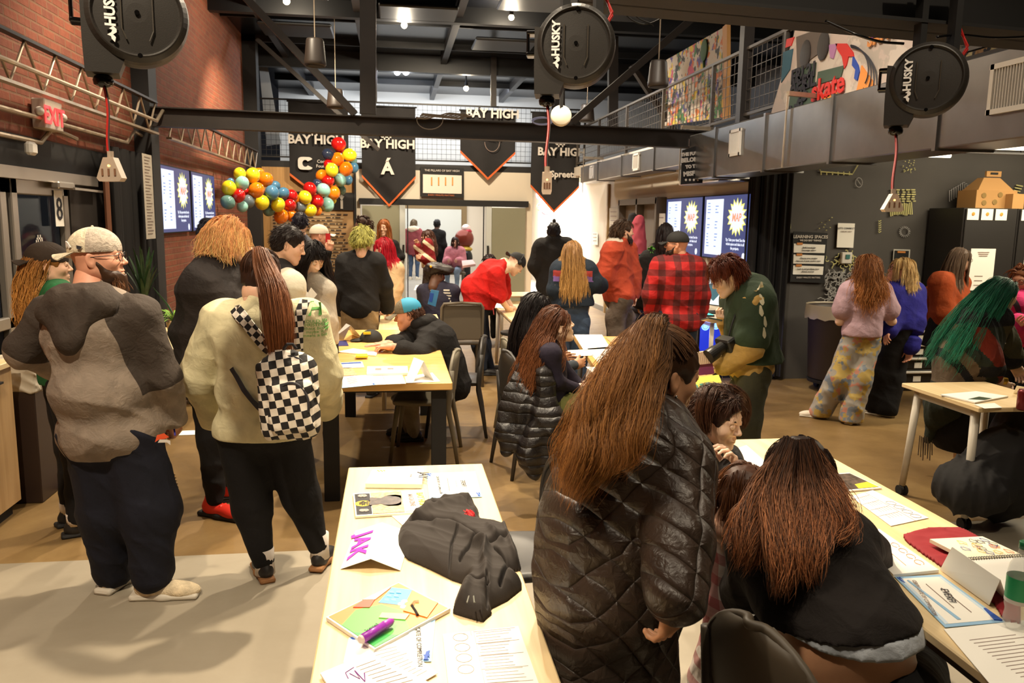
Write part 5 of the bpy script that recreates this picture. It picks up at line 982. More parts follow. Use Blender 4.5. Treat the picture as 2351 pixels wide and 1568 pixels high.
# ---------------------------------------------------------------- furniture
def slabtop(c,w,l,z,th,ang=0,bev=.004): R_ = np.array(Matrix.Rotation(ang,3,'Z')); m = MB(); m.box((c[0],c[1],z-th/2),(w,l,th),R_,bev=bev); return m,R_
def worktable(c,w,l,lab,top='maple',z=.74,th=.028,ang=0,leg=M('leg_white',(206,198,182),.4),splay=.0,casters=False,name='work_table',legr=.026):
    r = empty(name,(c[0],c[1],0),lab,'table'); m,R_ = slabtop(c,w,l,z,th,ang); obj('table_top',m,MATS[top],r); C_ = np.array([c[0],c[1],0])
    for sx in (-1,1):
        for sy in (-1,1):
            a = C_+R_ @ np.array([sx*(w/2-.06),sy*(l/2-.10),z-th]); b = C_+R_ @ np.array([sx*(w/2-.05+splay),sy*(l/2-.08+splay),.07 if casters else 0]); m = MB(); m.tube([a,b],[legr,legr*.8],12); lg = obj('leg',m,leg,r,smooth=True)
            if casters:
                for q in (-.018,.018): m = MB(); m.cyl(b+[q-.008,0,-.035],b+[q+.008,0,-.035],.034,18); obj('caster_wheel',m,MATS['matte_black'],lg)
                m = MB(); m.cyl(b-[0,0,.03],b+[0,0,.01],.012,10); obj('caster_stem',m,M('caster_grey',(120,116,110),.4),lg)
    for sx in (-1,1): m = MB(); a = C_+R_ @ np.array([sx*(w/2-.06),-(l/2-.1),z-th-.03]); b = C_+R_ @ np.array([sx*(w/2-.06),l/2-.1,z-th-.03]); m.bar(a,b,.025,.04); obj('table_rail',m,leg,r)
    return r
worktable((.09,2.27),.575,2.16,'near light wood table with the black hoodie lying on it'); worktable((1.69,2.27),.60,2.70,'right light wood table where the woman in black sits, grey legs',leg=M('leg_dark',(70,66,60),.5))
worktable((3.66,4.42),.62,.72,'small rolling table at the right with white legs and casters',splay=.02,casters=True,z=.76)
r = empty('tall_table',(-.08,6.1,0),'thick butcher block table on square black legs','table'); c = np.array([-.06,6.12,0]); m = MB(); m.box((-.06,6.12,.755),(.84,2.42,.05),bev=.006); obj('table_top',m,MATS['oak_top'],r); m = MB(); m.box((-.06,6.12,.72),(.78,2.3,.02)); obj('table_frame',m,MATS['matte_black'],r)
for sx in (-1,1):
    for sy in (-1,1): m = MB(); m.box((-.06+sx*.34,6.12+sy*1.10,.355),(.095,.07,.71),bev=.003); obj('leg',m,MATS['matte_black'],r)
worktable((1.92,6.10),.80,2.0,'yellow-toned table behind the woman in the quilted coat',top='oak_top',ang=-.125,th=.045,leg=MATS['leg_dark'])
worktable((-2.05,7.2),.62,1.3,'light wood table below the left wall plants',ang=0,z=.74); worktable((.16,8.1),.62,1.5,'light wood table before the green-haired person',z=.74); worktable((.05,10.2),1.2,.62,'far light wood table near the red-haired person',z=.74); worktable((1.50,9.0),.55,1.8,'light table behind the man in the red shirt',z=.74); worktable((1.9,11.3),.9,.6,'small far table with stacked papers near the doorway',z=.74)
worktable((3.72,9.0),.62,1.6,'grey-legged computer table below the right screens',z=.74,top='leg_white')
# shell chair
def shell_chair(c,yaw,m_,lab,z=.455,s=1.0,backh=.80,group='moulded plastic chairs'):
    """yaw: direction the sitter faces, degrees (0 away from the camera, 90 right)"""
    a = math.radians(yaw); fw = np.array([math.sin(a),math.cos(a),0]); rt = np.array([math.cos(a),-math.sin(a),0]); c = np.array([c[0],c[1],0.0]); r = empty('moulded_chair',c,lab,'chair',group); P = lambda x,y,zz: c+(rt*x+fw*y)*s+np.array([0,0,zz*s])
    V,F = sdf([rbox((0,0,z),(.215,.21,.016),.014,k=.01),ell((0,.02,z-.005),(.235,.235,.020),k=.03),ell((0,0,z+.030),(.15,.15,.024),k=.02,sub=True)],.009); Rr = np.stack([rt,fw,BZ],1); mk('seat',xf(V,Rr,c,s),F,m_,r)
    # curved back panel, an oval in outline with a rolled rim
    def bp(u,v,o=0): x = .225*u*(math.sqrt(max(0,1-((v-.4)/.607)**2)) if v > .4 else 1); bx = -.205-.035*v+.07*(1-u*u*1.0)*-.55+.02+o; return P(x,bx,.50+(backh-.50)*v+.02)
    n = 16; k = 12; A = np.array([[bp((2*i/n-1)*(1 if j/k > .25 else .72+.28*(j/k)/.25),j/k) for j in range(k+1)] for i in range(n+1)]); B = A-fw*.018; m = MB(); Fq = [(i*(k+1)+j,(i+1)*(k+1)+j,(i+1)*(k+1)+j+1,i*(k+1)+j+1) for i in range(n) for j in range(k)]; m.add(A.reshape(-1,3),[f[::-1] for f in Fq]); m.add(B.reshape(-1,3),Fq)
    ring = list(A[:,0])+list(A[-1,1:])+list(A[::-1,-1])[1:]+list(A[0,::-1])[1:-1]; obj('backrest',m,m_,r,smooth=True); m = MB(); ring = np.array([q-fw*.009 for q in list(A[-1])+list(A[::-1,-1])[1:]+list(A[0,::-1])[1:]])
    for _ in range(5): ring[1:-1] = (ring[:-2]+2*ring[1:-1]+ring[2:])/4
    m = MB(); m.tube(ring,.014,8); obj('back_rim',m,m_,r,smooth=True)
    for sx in (-1,1):
        m = MB(); m.tube([P(sx*.19,.17,z),P(sx*.20,.20,.25),P(sx*.21,.23,.0)],[.020,.017,.013],10); obj('leg',m,m_,r,smooth=True)
        m = MB(); m.tube([P(sx*.215,-.225,.70),P(sx*.215,-.205,.50),P(sx*.205,-.20,.40),P(sx*.215,-.24,.2),P(sx*.225,-.27,0)],[.018,.022,.020,.017,.013],10); obj('leg',m,m_,r,smooth=True)
    return r
cg = M('chair_grey',(122,114,96),.5); cdk = M('chair_charcoal',(50,46,42),.45); cbr = M('chair_brown',(84,74,60),.5)
shell_chair((.22,5.95),-82,cg,'pale grey moulded chair tucked at the tall table near corner'); shell_chair((.50,6.62),-85,cdk,'charcoal moulded chair under the man in the teal cap')
shell_chair((.42,3.02),-90,cdk,'charcoal moulded chair at the far right side of the near table',backh=.84); shell_chair((.50,2.22),-80,cdk,'charcoal moulded chair tucked in the near table behind the quilted coat',backh=.86); shell_chair((1.12,1.80),75,cbr,'brown-grey moulded chair under the woman in black',backh=.80); shell_chair((1.02,5.55),78,cdk,'charcoal chair with a black puffer jacket draped over its back',backh=.86)
shell_chair((1.15,6.5),85,cg,'pale framed chair between the tables behind the long-haired girl')
r = empty('folding_chair',(.72,8.75,0),'brown square-backed chair behind the man in the teal cap','chair'); m = MB(); 
for sx in (-.22,.22): m.tube([(.72+sx,8.40,0),(.72+sx,8.48,.45),(.72+sx,8.42,.86),(.72+sx*.9,8.42,.90),(.72,8.42,.91)],.016,8)
obj('chair_frame',m,cbr,r,smooth=True); m = MB(); m.box((.72,8.45,.70),(.42,.02,.38),bev=.01); obj('backrest',m,cbr,r); m = MB(); m.box((.72,8.70,.46),(.44,.42,.03),bev=.012); obj('seat',m,cbr,r)
for sx in (-.2,.2): m = MB(); m.tube([(.72+sx,8.88,0),(.72+sx,8.85,.45)],.013,8); obj('leg',m,cbr,r)
r = empty('stool',(1.30,8.35,0),'low black stool right of the man in the red shirt','stool'); m = MB(); m.lathe((1.30,8.35,.58),[(.17,0),(.18,.012),(.18,.03),(.1,.035)],24); obj('seat',m,MATS['matte_black'],r)
for a in range(4): m = MB(); q = np.array([math.cos(a*1.57+.6),math.sin(a*1.57+.6),0]); m.tube([np.array([1.30,8.35,.58])+q*.11,np.array([1.30,8.35,0])+q*.19],.014,8); obj('leg',m,MATS['matte_black'],r)
# left counter, waste box, planter
r = empty('wood_cabinet',(-2.5,4.6,0),'light wood cabinet end at the left edge of the picture','cabinet'); m = MB(); m.box((-2.51,4.35,.49),(.54,1.3,.82)); obj('cabinet_body',m,MATS['counter_wood'],r); m = MB(); m.box((-2.50,4.35,.92),(.57,1.34,.035),bev=.004); obj('worktop',m,MATS['maple'],r); m = MB(); m.box((-2.52,4.37,.04),(.48,1.2,.08)); obj('plinth',m,MATS['matte_black'],r)
m = MB(); m.bar((-2.225,4.45,.83),(-2.225,4.85,.83),.018,.012); obj('cabinet_handle',m,MATS['matte_black'],r)
r = empty('waste_box',(-2.3,5.35,0),'dark square waste container with a white liner beside the wood cabinet','bin'); m = MB(); m.box((-2.33,5.3,.40),(.30,.32,.80),bev=.006); obj('bin_body',m,M('bin_brown',(44,30,24),.4),r); V,F = sdf([rbox((-2.33,5.3,.80),(.168,.178,.10),.02,k=.02),cone((-2.19,5.16,.86),(-2.14,5.13,.82),.022,.012,k=.03)],.010,post=fold_fn(.010,40,4)); mk('bin_liner',V,F,M('liner_white',(196,184,164),.5,alpha=.9),r)
wallbox('trim_12',(-2.75,5.4,.0),(-2.1,6.6,.008),M('door_mat',(48,30,26),.9)); m = MB(); m.bar((-2.75,5.55,.012),(-2.15,6.30,.012),.02,.004); obj('floor_tape',m,M('tape_yellow',(226,180,40),.6),label='thin yellow tape line on the floor left of the standing men',cat='tape')
sheet('paper_scrap',(-1.66,6.75,.004),nrm((1,.05,0)),nrm((-.05,1,0)),.20,.14,MATS['paper'],label='white paper scrap lying on the floor by the grinning coat sleeve'.replace('by the grinning coat sleeve','left of the tall table'),cat='paper')
m = MB(); [m.bar(G(388+3*k,1095+6*k),G(402+2*k,1090+7*k),.012,.003) for k in range(5)]; 
for v in m.V: v[:,2] = np.maximum(v[:,2],.002)
obj('floor_mark',m,MATS['white_print'],label='small white brushed marks on the brown floor',cat='marking')
def blades(name,c,n,h,w,mat,lab,spread=.25,seed=1,droop=.3,pot=None,pr=.13,ph=.2):
    rs = np.random.default_rng(seed); c = np.array(c,float); r = empty(name,c,lab,'plant'); m = MB(); m.lathe(c,[(pr*.8,0),(pr,ph),(pr*.92,ph),(pr*.85,ph-.03)],20); obj('pot',m,pot or M('basket',(160,130,90),.8,bump=.5,bs=60),r,smooth=True)
    for i in range(n):
        a = rs.uniform(0,6.28); hh = h*rs.uniform(.5,1.1); s = spread*rs.uniform(.3,1); P = [c+[math.cos(a)*s*t**1.6*1.2,math.sin(a)*s*t**1.6*1.2,ph-.03+hh*t-droop*hh*t**4] for t in np.linspace(0,1,9)]; m = MB(); sd = np.array([-math.sin(a),math.cos(a),0]); ww = [w*(math.sin(math.pi*(.12+.86*t))**.6) for t in np.linspace(0,1,9)]
        m.strip([p+sd*q for p,q in zip(P,ww)],[p-sd*q+np.array([0,0,.002]) for p,q in zip(P,ww)]); obj('leaf',m,mat,r,smooth=True)
    return r
lg = M('leaf_dark',(40,62,32),.4,var=.2,vs=20); lb = M('leaf_bright',(110,150,50),.45,var=.15,vs=20)
blades('snake_plant',G(335,740,.76),26,.62,.018,lg,'tall dark sword-leaved plant right of the bearded man',.16,3,.05,pr=.12,ph=.16); blades('grass_plant',G(392,748,.0)*0+np.array([-1.95,7.45,.745]),30,.22,.008,lb,'bright grassy plant at the foot of the sword-leaved plant',.22,5,.6,pr=.07,ph=.1); blades('grass_plant',(-2.0,7.9,.05),26,.42,.008,lb,'low bushy green plant under the left table',.25,6,.5)
blades('potted_sprig',(-1.95,7.9,.45),14,.24,.006,lb,'small sprig in a yellow dish beneath the left table',.12,8,.3,M('dish_yellow',(220,160,30),.4),pr=.10,ph=.05); m = MB(); m.box((-1.95,7.9,.435),(.5,.4,.03)); m.box((-1.95,7.9,.21),(.06,.06,.42)); obj('plant_stand',m,MATS['leg_white'],label='low pale stand under the yellow dish',cat='stand')
m = MB(); m.tube([W(352,660,8.0),W(385,700,7.5),W(405,735,7.2),W(420,745,7.0)],[.004,.012,.008,.003],4); obj('long_leaf',m,lg,label='single long green leaf arching over the left table',cat='leaf')
# ---------------------------------------------------------------- papers
class Q:
    def __init__(s,px,z,name,lab,cat,mat='paper',th=.0015,group=None):
        s.P = [G(a,b,z+th) for a,b in px]; m = MB(); m.slab([p-np.array([0,0,th]) for p in s.P],(0,0,th)); s.o = obj(name,m,MATS[mat] if isinstance(mat,str) else mat,label=lab,cat=cat,group=group); s.z = z+th; s.k = .0005
    def nh(s): s.k += .00025; return s.k
    def at(s,u,v,h=.0006): a,b,c,d = s.P; p = (a*(1-u)+b*u)*(1-v)+(d*(1-u)+c*u)*v; return p+np.array([0,0,h])
    def rect(s,u0,v0,u1,v1,mat,name='print',h=0): m = MB(); h = s.nh(); m.slab([s.at(u,v,0) for u,v in ((u0,v0),(u1,v0),(u1,v1),(u0,v1))],(0,0,h)); return obj(name,m,MATS[mat] if isinstance(mat,str) else mat,s.o)
    def poly(s,pts,mat,name='print',h=0): m = MB(); h = s.nh(); m.slab([s.at(u,v,0) for u,v in pts],(0,0,h)); return obj(name,m,MATS[mat] if isinstance(mat,str) else mat,s.o)
    def lines(s,segs,mat='ink',name='writing',h=0): m = MB(); h = s.nh(); [m.slab([s.at(u,v,0) for u,v in ((a,b),(c,b),(c,d),(a,d))],(0,0,h)) for a,b,c,d in segs]; return obj(name,m,MATS[mat] if isinstance(mat,str) else mat,s.o)
    def curve(s,pts,w,mat='ink',name='writing'): m = MB(); m.tube([s.at(u,v,s.nh()) for u,v in pts[:1]]+[s.at(u,v,s.k) for u,v in pts[1:]],w,4); return obj(name,m,MATS[mat] if isinstance(mat,str) else mat,s.o)
    def text(s,t,u,v,size,rot,mat='ink',name='lettering',**k):
        ex = s.at(u+.05,v)-s.at(u,v); ey = s.at(u,v-.05)-s.at(u,v); n = nrm(ex); a = math.radians(rot); Rz = np.array(Matrix.Rotation(a,3,'Z')); ux = Rz @ n; ux[2] = 0; ux = nrm(ux); uy = np.cross(BZ,ux); return obj(name,text_mb(t,s.at(u,v,s.nh()),ux,uy,size,depth=.0003,**k),MATS[mat] if isinstance(mat,str) else mat,s.o)
def zz(u,v,s=2.97,ox=700,oy=1040): return (ox+u/s,oy+v/s)
M('cert_blue',(150,190,222),.6); M('deep_blue',(40,84,176),.6); M('cert_light',(206,224,238),.6); M('magenta',(196,60,190),.6); M('mag_yellow',(230,196,40),.6); M('mag_orange',(208,96,40),.6); M('photo_tan',(196,160,120),.5,var=.25,vs=60); M('photo_dark',(74,62,54),.4,var=.35,vs=50)
def certificate(px,z,lab,rot=-90,flip=1):
    c = Q(px,z,'certificate',lab,'certificate','cert_blue'); c.rect(.05,.05,.95,.95,'paper','inner_sheet'); c.rect(.055,.055,.11,.945,'cert_light','border_band'); c.rect(.89,.055,.945,.945,'cert_light','border_band')
    for (u,v) in ((.02,.02),(.90,.86)): c.poly([(u,v),(u+.03,v),(u+.07,v+.12),(u+.04,v+.12)],'deep_blue','corner_stripe',.0012); c.poly([(u+.045,v),(u+.075,v),(u+.075,v+.08)],'deep_blue','corner_stripe',.0012)
    return c
T7 = .742
q = Q([zz(460,112),zz(812,112),zz(797,212),zz(413,208)],.742,'journal_stack','thick white stack with the name JAY printed at one end','magazine',th=.018); q.text('JAY',.93,.42,.052,-90,'ink',bold=.001); q.text('The Recipe'[:0]+'by me',.76,.45,.014,-90,'faint_ink'); q.lines([(.10+.02*i,.06+.03*(i % 3),.12+.02*i,.10+.03*(i % 3)) for i in range(8)],'mag_yellow')
q = certificate([zz(828,138),zz(1160,125),zz(1208,298),zz(848,312)],T7,'blue-bordered certificate at the far end of the near table'); q.text('CERTIFICATE OF COMPLETION',.20,.50,.0155,-90); q.rect(.24,.18,.28,.82,'cert_light'); q.text('EVERFI',.66,.5,.026,-90,'ink'); q.lines([(.40,.25,.41,.75),(.74,.3,.745,.7),(.56,.35,.565,.6)],'faint_ink')
q = Q([zz(328,275),zz(808,248),zz(838,398),zz(345,430)],T7,'magazine','BAY HIGH magazine with a football player on the cover','magazine',th=.008); q.rect(.02,.05,.23,.96,'ink','cover_band'); m = MB(); m.lathe(q.at(.125,.5,q.nh()),[(.030,0),(.030,.0003)],28); obj('yellow_disc',m,MATS['mag_yellow'],q.o)
for t_,u in (('SKATE',.17),('ART',.135),('MUSIC',.10),('FEST',.065)): q.text(t_,u+.005,.5,.016,-90,'ink',bold=.0006)
q.rect(.24,.04,.68,.97,'photo_tan','cover_photo',.0008); V,F = sdf([ell((0,0,0),(.045,.032,.0012)),cone((-.01,.03,0),(.02,.04,0),.012,.010,k=.01),cone((-.01,-.03,0),(.03,-.035,0),.012,.010,k=.01),ell((.052,.0,0),(.016,.016,.0014)),cone((-.05,.01,0),(-.09,.022,0),.011,.01),cone((-.05,-.015,0),(-.09,-.03,0),.011,.01)],.0035); 
V[:,2] = np.clip(V[:,2],-.0008,.0009); mk('player_figure',V*[.62,.9,.6]+q.at(.44,.45,.0024),F,MATS['photo_dark'],q.o); q.text('20',.42,.42,.022,-90,'mag_orange',bold=.0006)
q.rect(.69,.04,.98,.96,'paper','cover_strip',.0009); q.text('BAY HIGH',.90,.5,.034,-90,'mag_yellow',bold=.0016); q.text('MAGAZINE',.77,.5,.026,-90,'faint_ink',bold=.0006)
obj('cover_crest',crest(q.at(.125,.18,.0012),np.array([.05,-1,0]),np.array([1,0,0]),.024),MATS['white_print'],q.o); obj('cover_crest',crest(q.at(.125,.82,.0012),np.array([.05,-1,0]),np.array([1,0,0]),.024),MATS['white_print'],q.o)
Q([zz(560,400),zz(1040,305),zz(1100,440),zz(720,540)],.7415,'loose_sheet','white printed sheet slipping out from under the black hoodie','paper',th=.0008)
# JAK tent card
def tent(A,B,C,D,R0,R1,lab,mat='paper'):
    """A,B front foot line; C,D back foot line; R0,R1 ridge"""
    r = empty('tent_card',(A+B+C+D)/4,lab,'name card'); t = np.array([0,0,.0015]); m = MB(); m.slab([A,B,R1,R0],nrm(np.cross(B-A,R0-A))*.0012); obj('front_flap',m,MATS[mat],r); m = MB(); m.slab([C,D,R1,R0],nrm(np.cross(D-C,R0-C))*.0012); obj('back_flap',m,MATS[mat],r); return r
A = G(*zz(243,790),.7425); B = G(*zz(345,530),.7425); C = G(*zz(650,802),.7425); D = G(*zz(728,545),.7425); R0 = (A+C)/2; R1 = (B+D)/2; R0 = W(*zz(445,722),1); 
def onray(px,z): return G(px[0],px[1],z)
R0 = onray(zz(445,722),.775); R1 = onray(zz(522,474),.79); r = tent(A,B,C,D,R0,R1,'folded white card with JAK in big magenta letters'); t_ = text_mb('JAK',(0,0,0),BX,BY,1.0,bold=.035,spacing=1.1,depth=.0); v_ = t_.V[0]; a_ = (v_[:,:1]+1.15)/2.3; b_ = .16+v_[:,1:2]*.88; a_ = .05+.9*a_; t_.V[0] = (B*(1-a_)+A*a_)*(1-b_)+(R1*(1-a_)+R0*a_)*b_+np.array([-.0012,0,.0028]); obj('card_name',t_,MATS['magenta'],r)
# colourful book
q = Q([zz(145,1118),zz(640,880),zz(992,1058),zz(475,1338)],T7,'picture_book','colourful picture book with green hills and a blue checked shape','book',th=.010); q.rect(.02,.02,.98,.98,M('book_orange',(226,130,60),.4),'cover'); q.poly([(.02,.30),(.30,.14),(.55,.28),(.62,.60),(.45,.98),(.02,.98)],M('book_green',(96,190,80),.4),'green_hill'); q.poly([(.02,.03),(.03,.55),(.30,.98),(.02,.98)],M('book_green2',(60,170,80),.4),'green_hill',.0010)
q.poly([(.55,.22),(.86,.05),(.98,.30),(.70,.52)],M('book_blue',(60,160,220),.4),'blue_sheet',.0012); [q.poly([(.62+.07*i+.05*j,.24-.05*i+.07*j),(.65+.07*i+.05*j,.20-.05*i+.07*j),(.68+.07*i+.05*j,.24-.05*i+.07*j),(.65+.07*i+.05*j,.30-.05*i+.07*j)],M('book_blue2',(90,190,240),.4),'check',.0014) for i in range(3) for j in range(2)]
q.poly([(.30,.08),(.48,.03),(.58,.12),(.42,.24)],M('book_red',(220,80,50),.4),'red_sheet',.0011); q.poly([(.46,.02),(.60,.02),(.85,.05),(.56,.14)],M('book_rainbow',(226,214,180),.4),'pale_arc',.0012); q.poly([(.62,.62),(.90,.42),(.98,.80),(.70,.96)],M('book_yellow',(232,170,70),.4),'orange_field',.0009); q.poly([(.36,.52),(.44,.46),(.62,.74),(.52,.80)],M('book_pale',(200,220,140),.4),'pale_bottle',.0012)
for u,v in ((.70,.46),(.76,.44),(.68,.54)): m = MB(); m.sphere(q.at(u,v,.001),(.010,.010,.0012),10,6); obj('white_puff',m,MATS['paper'],q.o)
q.curve([(.74,.62),(.70,.74),(.66,.84)],.004,'ink','small_figure'); q.curve([(.74,.62),(.80,.58),(.84,.62)],.006,'photo_tan','small_figure')
a = G(*zz(388,1268),.768); b = G(*zz(600,1142),.768); r = empty('marker_pen',(a+b)/2-[0,0,.014],'purple marker pen lying on the picture book','marker'); m = MB(); d = nrm(b-a); m.tube([a,a+(b-a)*.68],.0115,16); obj('pen_barrel',m,M('marker_purple',(150,50,170),.35),r,smooth=True); m = MB(); m.tube([a+(b-a)*.68,a+(b-a)*.72,b-d*.01,b],[.0115,.0118,.0105,.006],16); obj('pen_cap',m,M('marker_cap',(168,60,180),.3),r,smooth=True); m = MB(); m.tube([a-d*.001,a-d*.006],[.0115,.009],16); obj('pen_end',m,M('marker_end',(220,200,190),.4),r)
obj('pen_lettering',text_mb('Scented',a+(b-a)*.34+[0,0,.0128],d,np.cross(BZ,d),.014,depth=.0003),MATS['ink'],r)
q = certificate([zz(300,1260),zz(890,1130),zz(862,1420),zz(262,1430)],.7418,'second blue-edged certificate under the picture book'); q.text('CERTIFICATE OF COMPLETION',.80,.50,.0175,-97); q.rect(.70,.2,.76,.8,'cert_light'); q.poly([(.93,.80),(.97,.78),(.95,.98),(.91,.98)],'deep_blue','corner_stripe',.0012)
q = Q([zz(430,1330),zz(640,1290),zz(905,1500),zz(560,1700)],.744,'handwritten_sheet','upper handwritten page at the bottom of the near table','paper'); q.lines([(.12,.10+.075*i,.12+RNG.uniform(.5,.8),.106+.075*i) for i in range(11)],'faint_ink')
q = Q([zz(105,1500),zz(440,1360),zz(1000,1640),zz(300,1800)],.746,'handwritten_sheet','lower handwritten page with purple scribble in the near corner','paper',th=.006); q.curve([(.38,.22),(.42,.38),(.48,.20),(.44,.45),(.55,.30)],.0016,M('purple_ink',(120,50,140),.6)); q.curve([(.30,.30),(.34,.18),(.52,.14)],.0012,'purple_ink'); q.lines([(.55,.15+.07*i,.9,.155+.07*i) for i in range(8)],'faint_ink')
q = Q([zz(940,1235),zz(1455,1180),zz(1620,1640),zz(990,1680)],T7,'worksheet','white worksheet with a ruled grid on the near table','paper'); q.lines([(.40,.0,.403,1)]+[(.40,.2*i+.02,.95,.2*i+.023) for i in range(5)]+[(.42+RNG.uniform(0,.03),.05+.045*i,.7+RNG.uniform(0,.2),.053+.045*i) for i in range(18)],'faint_ink')
for i in range(4): m = MB(); cc = q.at(.22,.09+.17*i,.001); m.tube([cc+[.019*math.cos(a),.019*math.sin(a),0] for a in np.linspace(0,6.28,18)],.0006,4); obj('drawn_face',m,MATS['faint_ink'],q.o)
# hoodie pile
def wpt(u,v,z): return G(*zz(u,v),z)
def heap(poly_,f,z0,H,soft,creases,mat,lab,name,step=4.0,amp=.006,fr=30):
    """a cloth lying on a table: height over its outline with ridges and creases"""
    P = np.array(poly_,float); a0,a1 = P.min(0)-8,P.max(0)+8; xs = np.arange(a0[0],a1[0],step); ys = np.arange(a0[1],a1[1],step); X,Y = np.meshgrid(xs,ys,indexing='ij'); Qp = np.stack([X,Y],-1)
    def sd(A,B): ba = B-A; t = np.clip(((Qp-A) @ ba)/(ba @ ba+1e-9),0,1); return np.linalg.norm(Qp-A-t[...,None]*ba,axis=-1)
    d = np.min([sd(P[i],P[(i+1) % len(P)]) for i in range(len(P))],0); ins = np.zeros(X.shape,bool); n = len(P)
    for i in range(n):
        A,B = P[i],P[(i+1) % n]; c = ((A[1] > Y) != (B[1] > Y)) & (X < (B[0]-A[0])*(Y-A[1])/(B[1]-A[1]+1e-9)+A[0]); ins ^= c
    h = H*(1-np.exp(-d/soft)); 
    for pts,w,a in creases:
        dd = np.min([sd(np.array(pts[i],float),np.array(pts[i+1],float)) for i in range(len(pts)-1)],0); h = h+a*np.exp(-(dd/w)**2)*(1-np.exp(-d/25))
    B0 = np.array([G(*f(x,y),z0) for x in (a0[0],a1[0]) for y in (a0[1],a1[1])]); W3 = np.array([[G(*f(x,y),z0) for y in ys] for x in xs]); ff = fold_fn(1.0,fr,9,(1,1,0)); s_ = -ff(W3.reshape(-1,3),np.zeros(X.size)).reshape(X.shape); h = np.maximum(h+amp*s_*(1-np.exp(-d/20)),.003)
    ids = np.full(X.shape,-1); ids[ins] = np.arange(ins.sum()); V = W3[ins]+np.stack([0*h[ins],0*h[ins],h[ins]],1); q = np.stack([ids[:-1,:-1],ids[1:,:-1],ids[1:,1:],ids[:-1,1:]],-1).reshape(-1,4); q = q[(q >= 0).all(1)]
    if np.cross(V[q[0][1]]-V[q[0][0]],V[q[0][3]]-V[q[0][0]])[2] < 0: q = q[:,::-1]
    e = {}
    for f_ in q:
        for k in range(4): a_,b_ = f_[k],f_[(k+1) % 4]; e[(a_,b_)] = 1
    bd = [(a_,b_) for (a_,b_) in e if (b_,a_) not in e]; bot = V.copy(); bot[:,2] = z0; N = len(V); q2 = np.array([(b_,a_,a_+N,b_+N) for a_,b_ in bd]); V = np.concatenate([V,bot]); return tag(mk(name,V,np.concatenate([q,q2]),mat,None),lab,name.split('_')[-1])
r = heap([(622,600),(640,540),(700,470),(830,390),(940,345),(1060,330),(1130,335),(1185,400),(1195,475),(1300,495),(1385,530),(1410,600),(1445,660),(1478,800),(1400,815),(1482,900),(1480,930),(1380,1010),(1270,1065),(1275,1100),(1212,1155),(1120,1130),(1005,1095),(1020,1020),(1050,950),(1105,905),(1000,870),(860,800),(700,730),(630,660)],zz,.7422,.060,34,
    [([(730,530),(860,545),(1000,570),(1130,640),(1235,715),(1370,650)],16,-.036),([(760,500),(900,440),(1050,430),(1180,470)],26,.022),([(820,440),(920,370),(1050,355),(1140,370)],18,.028),([(880,440),(1000,400),(1080,400)],12,-.030),([(900,600),(1080,640),(1230,760),(1230,1000)],30,.020),([(1040,640),(1000,730),(985,860)],7,-.016),([(1060,820),(1140,720),(1180,690)],10,-.02),([(1150,740),(1230,740),(1210,860)],16,.020),([(1360,560),(1400,700),(1440,790)],18,.018),([(1300,760),(1390,830),(1330,980)],10,-.030),([(1130,900),(1080,1060)],34,.020),([(1060,950),(1150,965),(1250,1000)],7,-.014),([(1240,960),(1240,1100)],9,-.02),([(1250,600),(1330,700)],20,.014),([(1115,410),(1130,440)],30,-.030)],M('hoodie_black',(46,39,34),.9,bump=.15,bs=400),'crumpled black hoodie lying on the near light wood table','black_hoodie',amp=.004,fr=26)
V,F = sdf([ell(wpt(1118,415,.79),(.020,.018,.014)),ell(wpt(1128,440,.788),(.014,.018,.012))],.0025,post=fold_fn(.006,120,3)); mk('scrunchie',V,F,M('red_cloth',(206,40,44),.8),r); m = MB(); m.tube([wpt(1118,975,.812),wpt(1105,1020,.808)],.002,5); m.tube([wpt(1150,975,.812),wpt(1155,1020,.808),wpt(1163,1018,.808)],.002,5); obj('sleeve_mark',m,M('mark_grey',(120,120,110),.8),r)
# right table
def zr(u,v): return (1750+u/2.76,1000+v/2.76)
q = Q([zr(-100,60),zr(60,200),zr(-120,330),zr(-350,150)],.742,'open_book','open white book in front of the boy with his hand to his mouth','book',th=.012)
q = Q([zr(395,245),zr(550,235),zr(758,330),zr(480,355)],T7,'magazine','dark photo magazine on the right table near the orange-tipped hair','magazine',th=.006); q.rect(.03,.05,.97,.95,'photo_dark','cover_photo'); q.poly([(.55,.7),(.95,.62),(.97,.94),(.5,.94)],'mag_yellow','yellow_strip',.0010); q.poly([(.05,.2),(.25,.2),(.2,.6),(.04,.5)],'mag_orange','orange_patch',.0010)
q = Q([zr(370,168),zr(402,184),zr(388,196),zr(368,190)],T7,'blue_card','small blue-printed card at the far right of the table','card','deep_blue')
q = Q([zr(700,345),zr(1055,520),zr(815,572),zr(560,385)],T7,'worksheet','ruled worksheet with four small sketches on the right table','paper'); q.lines([(0,.36,1,.372)]+[(.2*i+.1,.38,.2*i+.106,1) for i in range(4)]+[(.1+.2*(i % 4),.45+.08*(i//4),.1+.2*(i % 4)+.12,.46+.08*(i//4)) for i in range(20)],'faint_ink')
for i in range(4): m = MB(); cc = q.at(.45+.15*i,.20,.001); m.tube([cc+[.018*math.cos(a),.018*math.sin(a),0] for a in np.linspace(0,6.28,16)],.0008,4); obj('sketch',m,MATS['faint_ink'],q.o)
q = Q([zr(740,590),zr(1120,850),zr(830,880),zr(600,640)],T7,'sketch_pad','large white pad with orange outlines beside the woman in black','sketch pad',th=.010); mo = M('orange_ink',(232,140,90),.6)
for i in range(4): q.curve([(.40+.14*i+.055*math.cos(a),.20+.09*math.sin(a)) for a in np.linspace(.3,5.9,14)],.0009,mo)
q.lines([(.15,.55,.85,.555)],mo)
